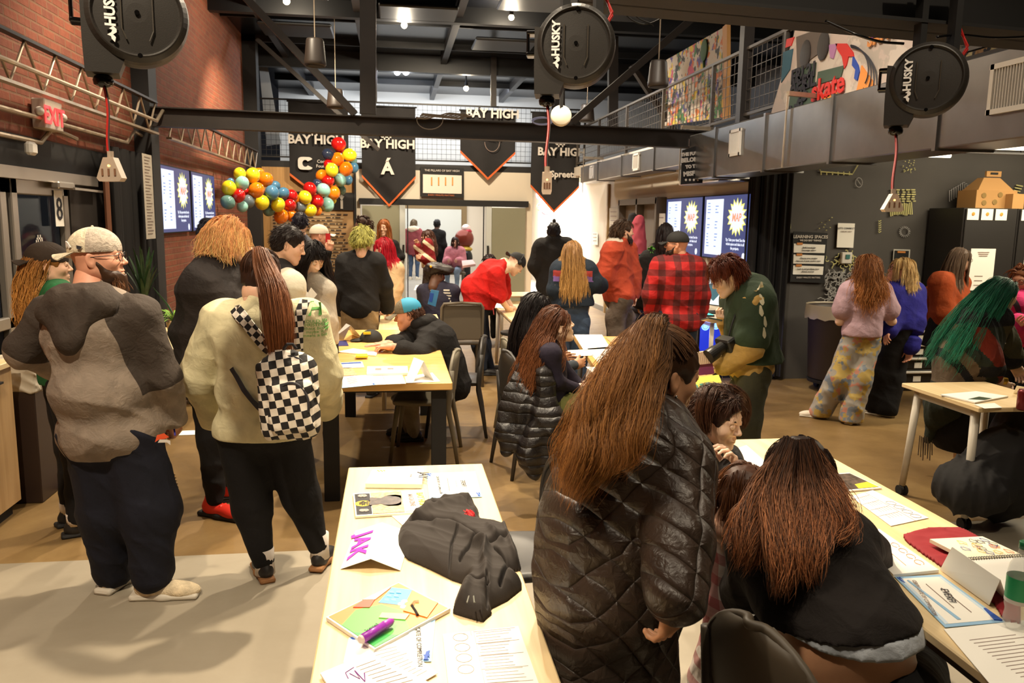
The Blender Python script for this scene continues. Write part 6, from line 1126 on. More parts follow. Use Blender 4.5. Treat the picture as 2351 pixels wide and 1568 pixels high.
# red cloth, notebook
heap([(882,630),(960,608),(1060,583),(1245,580),(1300,600),(1365,636),(1480,700),(1640,800),(1640,1200),(1530,1180),(1470,1075),(1380,1000),(1145,845),(1000,745),(905,672)],zr,.7422,.014,14,[([(900,640),(1100,690),(1200,760)],8,.008),([(960,620),(1150,610)],10,.006)],M('cloth_red',(140,20,30),.8),'dark red folded cloth under the spiral sketchbook','red_cloth',step=7,amp=.004,fr=24)
q = Q([zr(1062,655),zr(1395,638),zr(1660,760),zr(1310,782)],.766,'sketchbook','spiral sketchbook with orange and yellow doodles on the red cloth','sketchbook','paper_cream',th=.012); rs = np.random.default_rng(4)
for i in range(16):
    u,v = rs.uniform(.1,.9),rs.uniform(.15,.85); q.curve([(u+.05*math.cos(a)*(1+.3*math.sin(3*a)),v+.09*math.sin(a)*(1+.3*math.cos(4*a+i))) for a in np.linspace(0,6.28,14)],.0009,[mo,M('doodle_blue',(80,90,160),.6),M('doodle_yellow',(214,196,90),.6),M('doodle_grey',(90,90,100),.6)][i % 4])
q2 = Q([zr(1310,790),zr(1660,768),zr(1900,980),zr(1560,1000)],.766,'sketchbook_page','blank lower page of the open spiral sketchbook','sketchbook',th=.010); m = MB()
for i in range(22): cc = q.at(.99-.98*i/21*1.0,1.0)+[0,0,-.004]; m.tube([cc+[.0,.008*math.cos(a),.008*math.sin(a)] for a in np.linspace(0,6.28,12)],.0012,4)
obj('spiral_wire',m,MATS['ink'],q.o); q2.o.parent = q.o; q2.o.location = q2.o.location-q.o.location; 
for k_ in ('label','category'): del q2.o[k_]
q2.o.name = 'blank_page'
A = G(*zr(1128,850),.7425); B = G(*zr(1440,1075),.7425); C = G(*zr(1260,760),.7425); D = G(*zr(1560,1060),.7425); R0 = onray(zr(1205,705),.84); R1 = onray(zr(1510,912),.84); tent(A,B,C,D,R0,R1,'blank white tent card on the right table')
q = certificate([zr(840,895),zr(1130,880),zr(1540,1180),zr(1160,1215)],T7,'large blue-bordered certificate on the right table'); q.text('CERTIFICATE OF COMPLETION',.12,.45,.016,-112,'faint_ink'); q.poly([(.16,.10),(.20,.10),(.36,.90),(.30,.90)],'cert_blue','blue_band',.001); q.text('EVERFI',.55,.45,.030,-112,'ink'); q.lines([(.45,.2,.455,.7),(.65,.3,.655,.8)],'faint_ink'); q.poly([(.93,.75),(.97,.75),(.98,.98),(.86,.96)],'deep_blue','corner_stripe',.0012)
q = Q([zr(1150,1225),zr(1660,1170),zr(2000,1560),zr(1500,1640)],T7,'printed_page','white printed text page at the bottom right corner','paper'); q.lines([(.18+.02*i,.22+.055*i,.6+RNG.uniform(0,.3),.228+.055*i) for i in range(12)],'faint_ink')
# bottle
r = empty('water_bottle',G(*zr(1600,1225),.742),'clear plastic bottle with a green label and cap at the right edge','bottle'); b = G(*zr(1605,1215),.742); m = MB(); m.lathe(b,[(.020,.0),(.030,.006),(.0335,.02),(.030,.05),(.0335,.065),(.0335,.155),(.030,.175),(.014,.212),(.0125,.225)],28,cap=True); obj('bottle_body',m,M('pet',(222,226,220),.06,alpha=.28,spec=.9),r,smooth=True)
m = MB(); m.lathe(b,[(.0343,.085),(.0343,.145)],28,cap=False); obj('bottle_label',m,M('label_green',(30,150,90),.4),r,smooth=True); m = MB(); m.lathe(b,[(.0345,.075),(.0345,.0855)],28,cap=False); obj('label_band',m,MATS['white_print'],r,smooth=True); m = MB(); m.lathe(b+[0,0,.222],[(.0145,0),(.0145,.018),(.012,.020)],20); obj('bottle_cap',m,M('cap_green',(20,110,66),.4),r,smooth=True)
# small right table things
z6 = .762
def zs(u,v): return (1700+u/3.137,780+v/3.137)
q = Q([zs(1440,392),zs(1700,370),zs(1930,405),zs(1690,450)],z6,'open_magazine','open magazine with green artwork on the small right table','magazine',th=.008); q.poly([(.1,.7),(.5,.62),(.55,.95),(.3,.98)],'leaf_dark','dark_picture'); q = Q([zs(1680,465),zs(1830,455),zs(1885,488),zs(1760,495)],z6,'loose_sheet','small blank sheet on the small right table','paper')
b = G(*zs(2030,505),z6); r = empty('soda_can',b,'dark red soda can at the right edge on the small table','can'); m = MB(); m.lathe(b,[(.026,0),(.033,.008),(.033,.105),(.027,.120),(.025,.12)],28); obj('can_body',m,M('can_red',(110,24,26),.3,.4),r,smooth=True); m = MB(); m.lathe(b,[(.0235,.1195),(.0235,.121)],20); obj('can_lid',m,MATS['chrome'],r)
A = G(*zs(1965,385),z6); B = G(*zs(2050,395),z6); C = G(*zs(1990,365),z6); D = G(*zs(2080,375),z6); tent(A,B,C,D,onray(zs(1990,330),z6+.06),onray(zs(2075,345),z6+.06),'small white tent card on the small right table')
V,F = sdf([ell(W(2225,1120,4.75),(.20,.22,.17),k=.08),ell(W(2300,1090,4.85),(.24,.2,.30),k=.1),ell(W(2330,1000,5.0),(.16,.14,.2),k=.1)],.014,post=lambda p,d: np.maximum(fold_fn(.014,18,2)(p,d),.004-p[:,2])); rr_ = mk('backpack_heap',V,F,M('bag_black',(22,20,20),.85),None); tag(rr_,'black backpack slumped on the floor under the small right table','backpack')
# tall table things
def zh(u,v): return (720+u/3.41,700+v/3.41)
z8 = .7815
q = certificate([zh(205,562),zh(450,545),zh(485,625),zh(222,650)],z8,'blue-edged certificate at the near edge of the tall table',0); q.lines([(.2,.2+.1*i,.5,.22+.1*i) for i in range(6)],'faint_ink'); q = Q([zh(450,548),zh(690,540),zh(722,615),zh(485,625)],z8,'worksheet','ruled worksheet beside the certificate on the tall table','paper'); q.lines([(.35,0,.36,1)]+[(.05,.1+.1*i,.9,.115+.1*i) for i in range(8)],'faint_ink')
q = Q([zh(715,560),zh(930,530),zh(992,600),zh(725,610)],z8,'loose_sheet','white sheet under the upright name card on the tall table','paper'); q = Q([zh(420,480),zh(735,478),zh(740,530),zh(415,535)],z8,'magazine_stack','white stacked magazines in the middle of the tall table','magazine',th=.018); q.lines([(.2,.3,.35,.6),(.5,.3,.65,.5)],'faint_ink')
q = Q([zh(145,492),zh(300,490),zh(342,550),zh(145,558)],z8,'photo_print','photo of a smiling face on the tall table','photo','photo_tan'); q = Q([zh(140,455),zh(380,442),zh(398,488),zh(145,500)],z8,'flyer','white flyer with a blue heading on the tall table','flyer'); q.rect(.1,.1,.95,.3,'deep_blue','heading_band')
q = Q([zh(190,365),zh(310,340),zh(500,365),zh(490,395)],z8,'open_magazine','open white booklet under the hands of the man in the teal cap','magazine',th=.008); q = Q([zh(330,382),zh(420,380),zh(425,400),zh(330,402)],z8+.012,'sticky_pad','small yellow pad beside the open booklet','notepad',M('pad_yellow',(240,220,40),.6),th=.012); q = Q([zh(148,282),zh(255,278),zh(275,318),zh(150,322)],z8,'dark_card','dark blue picture card on the far part of the tall table','card',M('card_navy',(50,50,110),.5))
A = G(*zh(715,600),z8); B = G(*zh(800,410),z8); r = empty('tent_card',G(*zh(820,600),z8),'white name card standing at the near end of the tall table','name card'); F0,F1,K0,K1 = G(*zh(718,590),z8),G(*zh(780,606),z8),G(*zh(870,560),z8),G(*zh(945,596),z8); T0,T1 = onray(zh(785,410),z8+.13),onray(zh(862,440),z8+.12)
m = MB(); m.slab([F0,F1,T1,T0],(0,.0015,0)); obj('front_flap',m,MATS['paper'],r); m = MB(); m.slab([K0,K1,T1,T0],(0,.0015,0)); obj('back_flap',m,MATS['paper'],r); 
A = [G(*zh(150,262),z8),G(*zh(235,275),z8),G(*zh(300,230),z8),G(*zh(380,258),z8),onray(zh(255,145),z8+.14),onray(zh(290,160),z8+.14)]; r = empty('tent_card',A[0],'white folded card at the far left of the tall table','name card'); m = MB(); m.slab([A[0],A[1],A[5],A[4]],(0,.0015,0)); obj('front_flap',m,MATS['paper'],r); m = MB(); m.slab([A[2],A[3],A[5],A[4]],(0,.0015,0)); obj('back_flap',m,MATS['paper'],r)
c = G(*zh(450,280),z8); r = empty('baseball_hat',c,'black cap with a yellow bill mark lying on the tall table','cap'); V,F = sdf([ell(c+[0,0,.01],(.095,.10,.085))],.006,post=lambda p,d: np.maximum(d,z8-p[:,2])); mk('cap_crown',V,F,M('cap_dark',(34,32,28),.8),r); m = MB(); m.slab([c+[-.07,-.06,.012],c+[-.10,-.09,.008],c+[-.16,-.075,.004],c+[-.17,0,.004],c+[-.14,.05,.008],c+[-.08,.06,.014]],(0,0,.004)); obj('cap_brim',m,MATS['cap_dark'],r); m = MB(); m.box(c+[-.03,-.075,.075],(.06,.02,.02)); obj('cap_patch',m,MATS['mag_yellow'],r)
# back tables
q = Q([(900,697),(940,694),(962,712),(905,716)],.742,'paper_stack','spread colourful papers on the table before the green-haired person','papers','paper_cream',th=.01); q.rect(.1,.2,.6,.8,'mag_yellow','yellow_sheet'); q = Q([(885,716),(925,714),(935,726),(880,727)],.742,'magazine','picture magazine near the green-haired person','magazine','photo_tan')
c = G(1172,735,.742); r = empty('laptop',c,'open dark laptop on the table behind the red-shirted man','laptop'); c = np.array([1.36,8.3,.742]); m = MB(); m.box(c+[0,.12,.008],(.34,.24,.016),bev=.004); obj('laptop_base',m,M('laptop_grey',(52,46,42),.45),r); m = MB(); m.box(c+[0,-.01,.13],(.36,.012,.24),bev=.004); obj('laptop_lid',m,MATS['laptop_grey'],r); r.location = tuple(c); 
for o in r.children: o.location = Vector(o.location)
q = Q([(1135,690),(1165,688),(1160,708),(1128,706)],.742,'loose_sheet','white papers in front of the red-shirted man','paper'); q = Q([(955,655),(1000,652),(1002,664),(950,666)],.742,'loose_sheet','white sheet on the far table','paper'); q = Q([(1060,598),(1085,596),(1092,606),(1062,610)],.742,'paper_stack','pile of papers on the small table near the doorway','papers',M('paper_pink',(226,180,180),.6),th=.05)
# mid table things
q = Q([(1318,768),(1382,768),(1402,800),(1340,803)],.742,'open_book','open white booklet at the far end of the yellow-toned table','booklet',th=.006); q = Q([(1348,800),(1412,795),(1430,820),(1372,825)],.742,'open_book','second white booklet nearer on the yellow-toned table','booklet',th=.006); q = Q([(1303,804),(1350,802),(1362,816),(1308,818)],.742,'loose_sheet','left white sheet on the yellow-toned table','paper'); q = Q([(1390,775),(1440,772),(1448,780),(1402,785)],.742,'magazine','picture magazine on the yellow-toned table','magazine','photo_tan',th=.005)
q = Q([(1358,815),(1440,812),(1450,838),(1380,840)],.742,'sketch_sheet','drawing sheet with coloured outlines on the yellow-toned table','paper','paper_cream'); q.lines([(.2+.1*i,.2+.1*(i % 3),.26+.1*i,.3+.1*(i % 3)) for i in range(6)],'mag_orange'); q = Q([(1345,842),(1395,843),(1400,868),(1372,866)],.742,'loose_sheet','near white sheet at the corner of the yellow-toned table','paper')
m = MB(); c = G(1303,783,.742); m.lathe(c,[(.032,0),(.038,.16),(.039,.17),(.02,.18)],20); r = obj('pink_tumbler',m,M('tumbler_pink',(228,160,150),.3),smooth=True,label='pink tumbler in front of the profile girl',cat='tumbler')
# poster roll and purple base beyond the boy
q = Q([(1560,872),(1650,860),(1668,905),(1590,935)],.745,'yellow_poster','yellow poster with teal blocks and wavy lines behind the boy','poster',M('poster_yellow',(236,214,80),.6),th=.004); [q.rect(.1+.16*i,.3+.3*j,.2+.16*i,.5+.3*j,M('poster_teal',(60,150,130),.6),'teal_block') for i in range(4) for j in range(2)]
P_ = [(lambda r: C0+r*(5.12/(r @ np.array([math.sin(YAW),math.cos(YAW),0]))))(ray(a,b)) for a,b in ((1560,892),(1622,900),(1618,992),(1556,985))]; m = MB(); m.slab(P_,(0,.004,0)); obj('violet_sheet',m,M('violet',(170,150,200),.6),label='pale violet sheet hanging off the yellow-toned table behind the boy',cat='paper') 
# computer desk things
r = empty('monitor',(3.66,9.0,.74),'lit computer monitor on the desk behind the green-jacketed person','monitor'); P = [XP(1617,632,3.72),XP(1663,640,3.72),XP(1660,702,3.72),XP(1612,696,3.72)]; ctr = sum(P)/4; n_ = np.array([-1,0,0.0])
m = MB(); m.slab([ctr+(p-ctr)*1.08+[.012,0,0] for p in P],(.02,0,0)); obj('monitor_case',m,MATS['matte_black'],r); m = MB(); m.slab([p for p in P],(.006,0,0)); obj('display',m,emis('mon',(226,234,232),1.1),r); m = MB(); m.slab([ctr+(a*(P[1]-P[0])+b*(P[3]-P[0]))-[.002,0,0] for a,b in ((-.3,-.2),(.2,-.3),(.3,.1),(.05,.35),(-.25,.2))],(.001,0,0)); obj('display_picture',m,emis('mon2',(60,110,120),.8),r); m = MB(); m.bar(ctr-[0,0,.25],(ctr[0],ctr[1],.75),.05,.04); m.box((ctr[0],ctr[1],.75),(.2,.24,.015)); obj('monitor_stand',m,MATS['matte_black'],r)
m = MB(); c = np.array([3.52,8.75,.75]); m.box(c,(.15,.42,.02),bev=.004); r = obj('keyboard',m,MATS['matte_black'],label='black keyboard with glowing teal keys on the computer desk',cat='keyboard'); m = MB(); [m.box(c+[-.05+.035*i,-.18+.03*j,.012],(.022,.022,.006)) for i in range(4) for j in range(13) if (i*j) % 3 != 1]; obj('glowing_keys',m,emis('keys',(80,210,190),2),r)
r = empty('computer_tower',(3.70,8.95,0),'computer tower glowing blue under the desk','computer'); c = np.array([3.72,8.9,.50]); m = MB(); m.box(c,(.42,.22,.42),bev=.006); obj('tower_case',m,MATS['gloss_black'],r); m = MB(); m.box(c-[0,.115,0],(.38,.004,.38)); obj('side_window',m,emis('pcblue',(30,50,190),1.0),r)
for i,(dx,dz) in enumerate(((-.13,.10),(0.0,.11),(.13,.12),(.13,-.02),(.13,-.14))): m = MB(); cc = c+[dx,-.12,dz]; m.tube([cc+[.042*math.cos(a),0,.042*math.sin(a)] for a in np.linspace(0,6.28,20)],.007,6); m.lathe(cc,[(.03,-.002),(.03,.002)],12,np.array(Matrix.Rotation(math.pi/2,3,'X'))); obj('fan_ring',m,emis('pcring',(120,170,255),2.2),r)
m = MB(); m.box((3.72,8.9,.14),(.55,.4,.28)); obj('tower_stand',m,MATS['matte_black'],label='low dark stand under the glowing computer tower',cat='stand'); lamp('computer_glow','POINT',(3.5,8.5,.6),8,(.25,.3,1),size=.1)
# closet on the right wall, hanging coats
r = empty('wall_closet',(4.1,13.0,0),'grey-brown open closet frame on the right wall with coats','closet'); m = MB()
for y in (11.95,12.95,14.0): m.box((4.06,y,1.08),(.16,.08,2.16))
m.box((4.06,12.97,2.12),(.16,2.1,.10)); obj('closet_frame',m,M('closet_grey',(108,96,82),.6),r); m = MB(); m.box((4.12,12.97,1.05),(.03,2.05,2.1)); obj('closet_back',m,M('closet_back',(136,124,110),.7),r)
V,F = sdf([cone(W(1468,505,12.2),W(1465,585,12.2),.09,.14,k=.05),cone(W(1458,512,12.2),W(1456,570,12.2),.05,.06,k=.03)],.02,post=fold_fn(.016,20,5,(1,1,.2))); tag(mk('hanging_coat',V,F,M('coat_rose',(150,50,62),.8),None),'rose red coat hanging on the right wall closet','coat'); V,F = sdf([cone(W(1452,498,12.5),W(1448,590,12.5),.08,.12,k=.05)],.025,post=fold_fn(.016,20,6,(1,1,.2))); tag(mk('hanging_coat',V,F,MATS['bag_black'],None),'black coat hanging behind the rose red coat','coat')
def wsheet(x0,y0,x1,y1,X,lab,mat='paper',lines=4,name='wall_notice'):
    P = [XP(x0,y0,X),XP(x1,y0,X),XP(x1,y1,X),XP(x0,y1,X)]; m = MB(); m.slab(P,(.004,0,0)); o = obj(name,m,MATS[mat],label=lab,cat='notice'); m = MB()
    for i in range(lines): v = .12+.8*i/lines; a = P[0]+(P[3]-P[0])*v; b = P[1]+(P[2]-P[1])*v; m.slab([a+(b-a)*.15-[.003,0,0],a+(b-a)*.85-[.003,0,0],a+(b-a)*.85-[.003,0,.015],a+(b-a)*.15-[.003,0,.015]],(.001,0,0))
    obj('print',m,MATS['faint_ink'],o); return o
wsheet(1399,478,1419,540,4.11,'tall pale flyer on the right white wall','notes',5); wsheet(1360,533,1372,562,4.11,'small white notice right of the bright corridor','paper',3); wsheet(1505,490,1527,560,4.03,'grey glass panel in the closet','notes',2,'panel')
m = MB(); m.tube([(3.0,10.9,0),(3.05,10.85,.88)],.012,8); a_ = G(1348,735); m2 = MB(); top = W(1361,660,10.6); bot = G(1347,732); m2.tube([bot,top,top+[.05,0,.02],top+[.08,0,-.02]],.012,8); obj('walking_cane',m2,M('cane',(150,120,80),.5),label='thin walking cane standing beside the blond girl in jeans',cat='cane')
# corridor colours, foil figure
rs = np.random.default_rng(11); cc_ = [(200,50,60),(60,150,90),(70,110,200),(230,180,60),(180,80,160),(90,190,200)]
for i in range(16):
    x,y = 1238+rs.uniform(0,100),440+rs.uniform(0,42); c = W(x,y,19.5+rs.uniform(0,2)); m = MB(); R_ = rs.uniform(.08,.14); m.tube([c+[R_*math.cos(a),.0,R_*math.sin(a)] for a in np.linspace(0,6.28,16)],.014,6)
    for k in range(3): a = k*1.05; m.bar(c-[R_*math.cos(a),0,R_*math.sin(a)],c+[R_*math.cos(a),0,R_*math.sin(a)],.012,.012)
    obj('paper_snowflake',m,M('flake%d' % (i % 6),cc_[i % 6],.6),label='coloured ring ornament hanging in the bright corridor',cat='ornament',group='coloured ornaments hanging in the bright corridor')
m = MB(); rs = np.random.default_rng(12)
for i in range(60): x,y = 1240+rs.uniform(0,100),490+rs.uniform(0,110); p = YP(x,y,25.5); p[0] = min(p[0],4.0); m.box(p,(rs.uniform(.03,.1),.02,rs.uniform(.05,.25)),mi=i % 6)
o = m.build('posted_artwork',[M('art%d' % k,tuple(int(160+.38*v) for v in cc_[k]),.7) for k in range(6)]); tag(o,'small pale coloured papers covering the end wall of the bright corridor','artwork',kind='stuff')
r = empty('foil_figure',G(1068,640)*0+np.array([2.02,21.5,0]),'tall foil balloon figure in maroon, gold and black in the back room','balloon figure')
for nm,(x,y),rr,ct in (('foil_boots',(1070,592),(.18,.15,.25),(34,34,36)),('foil_belt',(1068,572),(.20,.16,.08),(190,160,60)),('foil_body',(1066,548),(.26,.2,.26),(120,50,36)),('foil_bag',(1076,545),(.12,.14,.16),(220,220,214)),('foil_collar',(1072,532),(.14,.13,.09),(160,30,50)),('foil_head',(1070,524),(.12,.12,.11),(224,196,190))):
    m = MB(); m.sphere(W(x,y,21.3),rr,18,12); obj(nm,m,M(nm,ct,.2,.3),r,smooth=True)
m = MB(); m.cyl((W(1070,592,21.3)[0],W(1070,592,21.3)[1],0),W(1070,590,21.3),.12,12); obj('figure_base',m,MATS['matte_black'],r)
# ---------------------------------------------------------------- people
FH = np.array([math.sin(YAW),math.cos(YAW),0])
def PV(x,y,D): r = ray(x,y); return C0+r*(D/(r @ FH))      # on the upright plane D metres ahead
def cloth(name,col,rough=.85,wr=.5,ws=9,fine=True,var=.08,c2=None,spec=.3):
    if name in MATS: return MATS[name]
    m,n = newmat(name,rough); f = n.noise(ws*.8,3,dist=.6); g = n.noise(ws*2.3,3,dist=1.2)
    a = tuple(c*(1-var) for c in col); b = c2 or tuple(min(255,c*(1+var)) for c in col); n.color(n.ramp(f,[(.35,a),(.65,b)])); n.b.inputs['Specular IOR Level'].default_value = spec
    h = n.math('ADD',n.math('MULTIPLY',g,.45),f); 
    if fine: h = n.math('ADD',h,n.math('MULTIPLY',n.noise(420,1),.05))
    n.bump(h,wr,.018); return m
def plaidmat(name,base,dark,sc,light=None,rot=0):
    m,n = newmat(name,.85); mp = n.scaled((sc,sc,sc),rot=(0,0,rot)); sp = n.node('ShaderNodeSeparateXYZ'); n.link(mp,sp.inputs[0])
    def band(o,w,off=0): fr = n.math('FRACT',n.math('ADD',o,off)); return n.math('LESS_THAN',n.math('ABSOLUTE',n.math('SUBTRACT',fr,.5)),w)
    c = n.mix(n.math('MULTIPLY',band(sp.outputs[0],.22),.62),base,dark); c = n.mix(n.math('MULTIPLY',band(sp.outputs[2],.22),.62),c,dark)
    if light: c = n.mix(n.math('MULTIPLY',band(sp.outputs[2],.03,.5),.7),c,light); c = n.mix(n.math('MULTIPLY',band(sp.outputs[0],.03,.5),.7),c,light)
    n.color(c); n.bump(n.noise(8,3,dist=1),.5,.02); return m
for nm,c in (('fair',(226,178,148)),('pale',(236,200,172)),('rosy',(220,158,128)),('tan',(216,160,122)),('deep',(92,62,46))): skin(nm,c)
WS = M('shoe_white',(218,208,190),.6); BS = M('shoe_black',(26,24,24),.5); RB = M('rubber',(200,192,176),.6); SB = M('sole_black',(24,22,22),.7)
denim = cloth('denim_dark',(36,44,58)); denimL = cloth('denim_mid',(66,82,106)); blackc = cloth('black_cloth',(26,23,22)); blackp = cloth('black_pants',(17,15,16),wr=.35); khaki = cloth('khaki',(140,118,86))
gmet = M('glasses_frame',(26,22,22),.3)
def who(px,D,**k): p = PV(px[0],px[1],D); return p[:2]
def PX(D,**j): return {k: PV(v[0],v[1],D+(v[2] if len(v) > 2 else 0)) for k,v in j.items()}
def conf(R,obj_,V,dr,lift=.004,maxd=.5):
    """lay points on the surface of a garment, looking along dr"""
    from mathutils.bvhtree import BVHTree
    me = obj_.data; o = origin(obj_); co = np.zeros(len(me.vertices)*3); me.vertices.foreach_get('co',co); co = co.reshape(-1,3)+o
    if id(me) not in SHADOWC: SHADOWC[id(me)] = BVHTree.FromPolygons([tuple(c) for c in co],[tuple(p.vertices) for p in me.polygons])
    T = SHADOWC[id(me)]; out = []; dr = nrm(dr)
    for v in V: hit = T.ray_cast(Vector(v-dr*.6),Vector(dr)); out.append((np.array(hit[0])+np.array(hit[1])*lift) if hit[0] is not None else None)
    sh = [(o_-v) @ dr for o_,v in zip(out,V) if o_ is not None]; sh = np.median(sh) if sh else 0
    return np.array([o_ if o_ is not None and abs((o_-v) @ dr-sh) < .08 else v+dr*sh for o_,v in zip(out,V)])
def child(R,n): return [o for o in R['root'].children if o.name.startswith(n)][0]
def blob(R,name,prims,mat,h=.010,fold=(.006,18),label=None,post=None,zone=None):
    f = fold_fn(fold[0],fold[1],17); V,F = sdf(prims,h,post=(lambda p,d: post(p,f(p,d))) if post else f); return tag(mk(name,V,F,mat,R['root'],zone(V[F].mean(1)) if zone else None),label)
def poly(pts,rad,k=.04): return [cone(pts[i],pts[i+1],rad[i],rad[i+1],k=k) for i in range(len(pts)-1)]
LH = dict(n=70,nc=10,width=.0030,spread=.016)
# 1 the bearded man in the two-tone hoodie
D = 3.57
grey = cloth('heather_grey',(134,120,106),ws=14,var=.10); char = cloth('charcoal_knit',(62,53,46),ws=12); 
def zarm(C,R):
    X = R['X']; k = np.full(len(C),-1.0)
    for sd in 'RL': S,E,Wr = X['s'+sd],X['e'+sd],X['w'+sd]; E2 = E+(Wr-E)*.15; ba = E2-S; t = ((C-S) @ ba)/(ba @ ba); d = np.linalg.norm(C-S-np.clip(t,0,1)[:,None]*ba,axis=1); k = np.maximum(k,np.minimum(.140-d+.03*np.clip(.4-t,0,1),np.minimum((1-t)*.3,(t+.35)*.3)))
    return k
def twotone(name,ca,cb,**kw):
    m = cloth(name,ca,**kw); n = m.node_tree; b = n.nodes['Principled BSDF']; src = b.inputs['Base Color'].links[0].from_socket; at = n.nodes.new('ShaderNodeAttribute'); at.attribute_name = 'zn'; gt = n.nodes.new('ShaderNodeMath'); gt.operation = 'GREATER_THAN'; gt.inputs[1].default_value = 0
    mx = n.nodes.new('ShaderNodeMix'); mx.data_type = 'RGBA'; n.links.new(at.outputs['Fac'],gt.inputs[0]); n.links.new(gt.outputs[0],mx.inputs[0]); n.links.new(src,mx.inputs[6]); mx.inputs[7].default_value = (*lin(cb),1); n.links.new(mx.outputs[2],b.inputs['Base Color']); return m
R = person('broad bearded man in a backward pale cap, two-tone grey hoodie and navy sweatpants',who((262,980),D),1.82,22,J=PX(D,pe=(255,990),be=(240,890),ch=(222,770),nk=(208,682,.0),hd=(226,592,.05),sL=(118,722,.06),sR=(318,728,-.03),eL=(55,800,.05),wL=(140,850,.28),eR=(372,862,.02),wR=(398,962,.14),hL=(225,1010),hR=(298,1010),kL=(250,1180,.04),kR=(345,1170),aL=(262,1318,.08),aR=(348,1330,-.02)),
    w=1.36,t=1.55,belly=.03,skinc='rosy',hyaw=88,hpitch=-2,hs=1.06,top=dict(mat=twotone('two_tone_knit',(134,120,106),(62,53,46),ws=14),zf=zarm,hem=-.10,g=.016,sg=.016,fold=.009,fr=13,name='hoodie',collar=.01),bottom=dict(mat=cloth('navy_pants',(22,23,34),wr=.3),baggy=.05,g=.02,fold=.008,fr=12,flare=.03,end=.93),shoes=dict(mat=cloth('runner_cream',(214,196,164),ws=30),sole=RB,s=1.12,yaw=(62,5)),lod=0,hand=('grip','relax'))
cap(R,cloth('cap_cream',(214,200,172),ws=40),cloth('cap_mesh',(178,164,148),ws=60),backwards=True,tilt=0); beard(R,(58,38,24),.045,160,(130,84,50)); glasses(R,gmet); brows(R,(60,40,28))
pf = lambda *a: PV(a[0],a[1],D+a[2])
blob(R,'hood',poly([pf(112,720,-.04),pf(150,690,-.11),pf(220,682,-.10),pf(282,695,-.04)],[.035,.055,.055,.042],.05)+poly([pf(115,722,-.10),pf(160,785,-.165),pf(240,705,-.14)],[.045,.035,.045],.09)+poly([pf(185,700,-.10),pf(168,770,-.165)],[.065,.035],.10),char,.010,(.008,14));
ho = child(R,'hoodie'); tz = child(R,'trousers'); 
def decal(R,on,mb,dr,name,mat,lift=.003): V = np.concatenate(mb.V); V = conf(R,on,V,dr,lift); return mk(name,V,mb.F,mat,R['root'],smooth=False)
m = MB(); c = pf(372,1012,-.12); rx = CRn[:,0]
Hd = R['H']; m = MB(); cc = np.array([.090,.0-.035,.052])
def onhead(pts): return np.array(pts) @ Hd['R'].T*Hd['s']+Hd['c']
mm = MB(); Pm = [(.0915,-.030,.052),(.0915,-.052,.058),(.090,-.052,.044),(.0915,-.04,.040)]; mm.slab(onhead(Pm),Hd['R'] @ np.array([.003,0,0])); obj('cap_patch',mm,MATS['ink'],R['root'])
mm = MB(); Pm = [(.045,-.104,.075),(.060,-.092,.070),(.073,-.078,.050),(.066,-.087,.045),(.058,-.094,.056),(.050,-.100,.046),(.044,-.105,.050)]; mm.slab(onhead(Pm),Hd['R'] @ np.array([.002,-.004,0])); obj('cap_emblem',mm,MATS['white_print'],R['root'])
mm = MB(); c = pf(372,1010,-.2); rr_ = 0.028; mm.add([c+np.array(q) for q in ((-.03,0,-.01),(-.02,0,.022),(.01,0,.03),(.03,0,.012),(.012,0,.004),(-.012,0,.002))],[(0,1,2,3,4,5)]); decal(R,tz,mm,FH,'pants_emblem',M('emblem_orange',(224,84,40),.6)); mm = MB(); mm.add([c+np.array(q) for q in ((-.018,0,-.012),(-.01,0,.002),(.014,0,.002),(.034,0,-.004),(.034,0,-.024),(.02,0,-.012))],[(0,1,2,3,4,5)]); decal(R,tz,mm,FH,'pants_emblem',MATS['white_print'],.005)
m = MB(); m.tube([pf(400,985,.1),pf(402,1000,.08)],.004,8); obj('blue_pen',m,M('pen_blue',(50,40,150),.4),label='short blue pen held by the bearded man',cat='pen')
# 2 person behind him
D = 4.35
R = person('person with dark cap and wavy blond hair behind the bearded man, black pants',who((150,900),D),1.70,60,J=PX(D,hd=(112,610),nk=(105,672)),w=1.15,skinc='fair',hyaw=70,top=dict(mat=cloth('green_shirt',(30,92,50)),g=.02),bottom=dict(mat=blackp,baggy=.02),shoes=dict(mat=BS,sole=SB),lod=1,hands=True)
cap(R,cloth('cap_darkbrown',(50,38,28)),backwards=True,tilt=4); hair(R,'long',(130,84,40),(200,140,70),n=90,nc=10,length=.34,width=.0022,wave=.012,top=.3)
for sd in 'LR': m = MB(); a = R['X']['a'+sd]; m.tube([a+[0,0,-.02],a+[0,0,.05]],[.045,.048],14); obj('sock',m,M('sock_white',(216,206,196),.9),R['root'],smooth=True)
